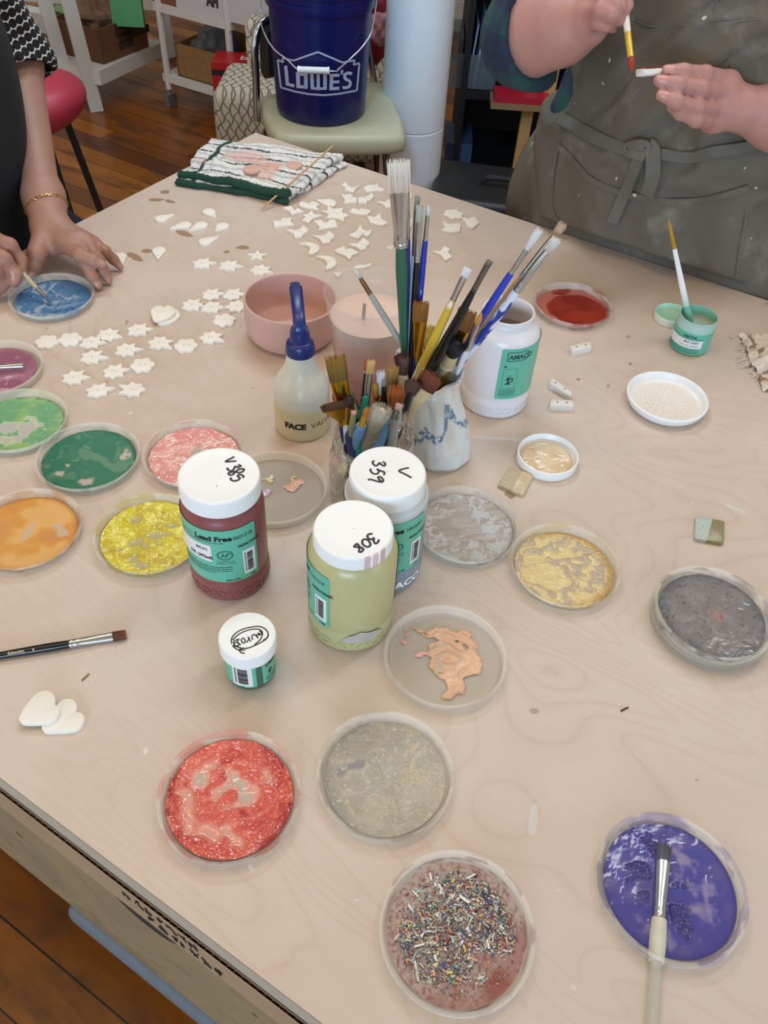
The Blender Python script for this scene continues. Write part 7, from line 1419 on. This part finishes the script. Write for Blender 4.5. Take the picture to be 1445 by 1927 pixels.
for q in (quad(.05, .34, .02, .03), quad(.05, .34, .29, .30), quad(.05, .06, .02, .30), quad(.33, .34, .02, .30)): b.prism(q, .001, bh)
b.prism(quad(.05, .34, .02, .30), .001, .008); b.build('woven_walls', wk, bs, smooth=False)
def lump(name, lb, cat, ctr, r, color, seed, rough=.5, am=.25, mat=None):
    UU, VV = np.meshgrid(np.linspace(0, pi, 28), np.linspace(0, 2*pi, 44)); k = 1+am*fbm(np.sin(UU)*np.cos(VV)*2, np.sin(UU)*np.sin(VV)*2, np.cos(UU)*2, seed, 4); r = np.asarray(r)
    b = MB(); b.grid(np.stack([r[0]*k*np.sin(UU)*np.cos(VV), r[1]*k*np.sin(UU)*np.sin(VV), r[2]*k*np.cos(UU)], -1), 0, None, True); return tag(b.build(name, mat or flat(color, rough, var=.08, scale=20.), None, loc=tuple(ctr), ang=0), lb, cat)
m = c0+np.array([*(d1*.14+d2*.15), 0]); lump('plastic_bag', 'clear plastic bag lying in the woven basket on the cart', 'bag', (m[0], m[1], .13+bh*.85), (.085, .08, .07), '#8b8d92', 411, .2, .3, plastic_clear('#a9acb2', .5, .15, 'bag_film'))
m = c0+np.array([*(d1*.27+d2*.12), 0]); b = MB(); b.lathe([(.0005, 0), (.028, .002), (.026, .11), (.006, .2), (.004, .22), (.0005, .22)], 20); o_ = b.build('squeeze_bottle', flat('#2f4f93', .4), None, loc=(m[0], m[1], .14)); tag(o_, 'blue pointed bottle standing in the woven basket', 'bottle')
m = c0+np.array([*(d1*.30+d2*.36), 0]); b = MB(); b.lathe([(.0005, 0), (.05, .002), (.05, .17), (.038, .2), (.038, .205), (.043, .206), (.043, .235), (.0005, .236)], 24, col=np.array([lin('#8c8f92')]*5+[lin('#26272a')]*3)); o_ = b.build('storage_jar', vcol(.3, name='jar_wall'), None, loc=(m[0], m[1], .13)); tag(o_, 'grey jar with black lid on the white cart beside the basket', 'jar')
bx = thing('storage_box', 'white printed carton on the top shelf of the cart', 'box', (c0[0], c0[1], zu)); b = MB(); b.prism(quad(.10, .62, .004, .3), .001, .13); b.build('carton', flat('#c9c8ca', .6), bx, smooth=False)
b = MB(); V_, F_ = text_mesh('AH', .05, .004, 'LEFT', .8); e3 = np.array([d1[0], d1[1], 0]); b.add(np.outer(V_[:, 0]+.26, e3)+np.outer(V_[:, 1]+.04, [0, 0, 1])+np.array([d2[0], d2[1], 0])*.003, F_); b.build('lettering', flat('#35363c', .6), bx)
bx2 = MB(); bx2.prism(quad(-.15, .09, .01, .3)+c0[:2], zu+.001, zu+.12); tag(bx2.build('wooden_crate', flat('#7c4a24', .7), None, smooth=False), 'orange brown crate beside the white carton on the cart', 'crate')
# red moulded chair at far left
r0 = at(104, 212, .47); rc = thing('chair', 'rounded red moulded chair behind the bare forearm at the left', 'chair', (r0[0]-.13, r0[1]+.04, 0)); b = MB()
UU, VV = np.meshgrid(np.linspace(0.0, pi, 40), np.linspace(0, 2*pi, 64)); b.grid(np.stack([.205*np.sign(np.cos(VV))*np.abs(np.cos(VV))**.9*np.sin(UU)**.8, .17*np.sin(VV)*np.sin(UU), .47+.085*np.cos(UU)+.03*np.cos(VV)*np.sin(UU)], -1), 0, None, True); b.build('seat_shell', flat('#b5344c', .42, var=.03, scale=5.), rc, ang=0)
for x in (-.13, .13):
    for y in (-.1, .1): b = MB(); b.tube([(x*.8, y*.8, .42), (x*1.2, y*1.2, 0)], .011, 8); b.build('leg', flat('#3b3a3a', .4, .7), rc)
# red and pink bundle behind the bucket
q = aty(706, 30, 3.05); lump('cloth_bundle', 'crumpled red and pink cloth behind the bucket beside the pillar', 'cloth', (q[0], q[1], q[2]), (.10, .09, .13), '#8c1f2c', 421, .7, .35, None); q = aty(716, 48, 2.98); lump('cloth_bundle', 'pale pink fold of cloth beside the pillar', 'cloth', (q[0]-.005, q[1], q[2]), (.035, .03, .05), '#c58c93', 423, .7, .35)
# black shelving right of the pillar
blk = flat('#0b0b0c', .6, var=.1, scale=6.); SX0, SX1, SY = .17, 1.25, 3.15
bsx = thing('black_shelving', 'tall black open shelving unit behind the pillar', 'shelving', (SX0, SY, 0)); w_ = SX1-SX0
b = MB(); b.box(0, w_, .42, .44, 0, 1.5); b.build('back_panel', blk, bsx, smooth=False)
for x in (0, w_-.02): b = MB(); b.box(x, x+.02, 0, .42, 0, 1.5); b.build('side_panel', blk, bsx, smooth=False)
for z in (.03, .31, .68, 1.05, 1.48): b = MB(); b.box(.02, w_-.02, .0, .42, z, z+.02); b.build('shelf_board', blk, bsx, smooth=False)
# document folders on the shelving
q0 = aty(845, 180, SY+.06); q1 = aty(905, 60, SY+.06)
fd = thing('file_holder', 'clear plastic holder with paper folders on the black shelving', 'file holder', (q0[0], SY+.02, .331)); hh_ = q1[2]-.331
for i, (x, tl, c_, top) in enumerate(((.0, .0, '#4d4f54', .85), (.016, .02, '#6d6f75', .95), (.034, .035, '#8c97a8', 1.1), (.055, .045, '#a9b4c6', 1.18), (.08, .07, '#5b5d62', .9))):
    b = MB(); bar(b, (x+.03, .16, .001), (x+.03-.0+tl*.4, .16, hh_*top), .006, .22); b.build('folder', flat(c_, .5), fd, smooth=False)
b = MB(); b.box(-.02, .16, .02, .026, 0.001, hh_*.62); b.box(-.02, .16, .29, .296, .001, hh_*.8); b.box(-.02, -.014, .02, .296, .001, hh_*.7); b.box(.154, .16, .02, .296, .001, hh_*.7); b.build('holder_walls', plastic_clear('#8d8f90', .45, .2, 'holder_plastic'), fd, smooth=False)
q = aty(866, 258, SY+.05); b = MB(); b.box(-.05, .05, 0, .2, .051, .13); tag(b.build('storage_bin', flat('#3a4a63', .5), None, smooth=False, loc=(q[0], SY+.05, 0)), 'small dull blue bin on the lowest black shelf', 'bin')
# wooden stand with red folder
q = at(985, 300, .05); es = thing('wooden_stand', 'light pine stand leg beside the apron, with a shelf holding a red folder', 'stand', (q[0], 3.09, 0)); l0 = aty(973, 320, 3.09); l1 = aty(1003, 150, 3.12); dirv = (l1-l0)/np.linalg.norm(l1-l0); o3 = np.array([q[0], 3.09, 0]); pine = flat('#b98a50', .6, var=.1, scale=20.)
for s_ in (0., .062): 
    b = MB(); base = l0+dirv*(-l0[2]/dirv[2]); bar(b, base-o3+np.array([s_, 0, 0]), l0+dirv*.9-o3+np.array([s_, 0, 0]), .04, .03); b.build('leg', pine, es, smooth=False)
q = [aty(px, py, y) for px, py, y in ((925, 188, 3.03), (1010, 205, 3.03))]; zz_ = (q[0][2]+q[1][2])/2; b = MB(); b.box(q[0][0]-o3[0], q[1][0]-o3[0]+.05, -.06, .05, zz_-.02, zz_); b.build('ledge', flat('#8a6a44', .7), es, smooth=False)
b = MB(); b.box(q[0][0]+.01, q[1][0]+.04, 3.035, 3.135, zz_+.0005, zz_+.022); tag(b.build('folder', flat('#a8142c', .5), None, smooth=False), 'red folder lying on the ledge of the pine stand', 'folder')
# toolbox
q = at(925, 350, .20); tb = thing('toolbox', 'dark grey lidded case with handle on the floor by the apron', 'toolbox', (q[0], q[1], 0), -.12); b = MB(); rbox(b, -.19, .21, -.13, .17, 0, .15, .02); rbox(b, -.195, .215, -.135, .175, .152, .20, .02); b.build('case', flat('#232325', .45), tb, ang=40)
b = MB(); b.tube(catmull([(-.03, .0, .195), (-.025, 0, .222), (.0, 0, .228), (.08, 0, .228), (.105, 0, .222), (.11, 0, .195)], 4), .009, 8); b.build('handle', flat('#1d1d1f', .4), tb)
# grey tote under the near edge
zb = .33; e0_ = at(116, 1712, zb); tg_ = flat('#69737a', .45, var=.03, scale=20.); tt_ = thing('storage_tote', 'grey plastic storage tote with latch under the near table edge', 'storage box', (e0_[0], e0_[1], 0), EA)
b = MB(); rbox(b, .05, .85, .05, .50, .0, zb-.02, .04); b.build('tub', plastic_clear('#9aa2a6', .8, .3, 'tote_plastic'), tt_, ang=40)
b = MB(); rbox(b, 0, .92, 0, .55, zb-.035, zb, .012); rbox(b, .03, .89, .03, .52, zb-.01, zb+.014, .012); b.build('lid', tg_, tt_, ang=40)
b = MB(); rbox(b, .245, .46, -.012, .045, zb-.06, zb+.006, .005); b.build('latch', flat('#727c83', .4), tt_, ang=40)
# ------------------------------------------------------------------ light
w = bpy.data.worlds.new('room_light'); SC.world = w; w.use_nodes = True
w.node_tree.nodes['Background'].inputs[0].default_value = (1.0, .93, .84, 1); w.node_tree.nodes['Background'].inputs[1].default_value = .39
def area(name, loc, tgt, sx_, sy_, pw, col):
    l = bpy.data.lights.new(name, 'AREA'); l.shape = 'RECTANGLE'; l.size = sx_; l.size_y = sy_; l.energy = pw; l.color = col
    o = bpy.data.objects.new(name, l); C.objects.link(o); o.location = loc; o.rotation_euler = (Vector(tgt)-Vector(loc)).to_track_quat('-Z', 'Y').to_euler(); return o
area('ceiling_light', (.9, 1.35, 2.75), (.7, 1.2, 0), .25, 1.3, 11, (.96, .98, 1))
area('ceiling_light', (-.55, .7, 2.75), (-.45, .7, 0), .25, 1.3, 8, (1, .66, .32))
area('ceiling_light', (-.3, 2.3, 2.9), (.0, 1.6, 0), 1.3, .25, 22, (.76, .88, 1))
area('window_or_added_light', (-3.4, -.6, 1.9), (0, 1.6, .8), 1.6, 1.5, 12, (1, .93, .85))
area('window_or_added_light', (2.9, -1.1, 2.0), (.2, 1.0, .8), 1.6, 1.5, 17, (.78, .89, 1))
area('window_or_added_light', (-.55, -3.0, 1.5), (.1, 2.6, .8), 1.8, 1.2, 85, (.48, .72, 1))
ls_ = bpy.data.lights.new('window_or_added_light', 'SPOT'); ls_.energy = 330; ls_.specular_factor = 1.; ls_.spot_size = radians(15); ls_.spot_blend = 1.; ls_.shadow_soft_size = .3; ls_.color = (.26, .60, 1)  # added spot, no window there: throws a narrow blue beam onto the pillar
lo_ = bpy.data.objects.new('window_or_added_light', ls_); C.objects.link(lo_); lo_.location = (-.5, -.6, 2.9); lo_.rotation_euler = (Vector((.02, 2.72, .62))-Vector((-.5, -.6, 2.9))).to_track_quat('-Z', 'Y').to_euler()
area('ceiling_light', (-2.0, -.6, 2.6), (-.5, .25, 0), .4, 1.3, 5, (1, .66, .30))
SC.view_settings.view_transform = 'Standard'; SC.view_settings.look = 'None'; SC.view_settings.exposure = .05; SC.view_settings.gamma = 1.; SC.view_settings.use_curve_mapping = False
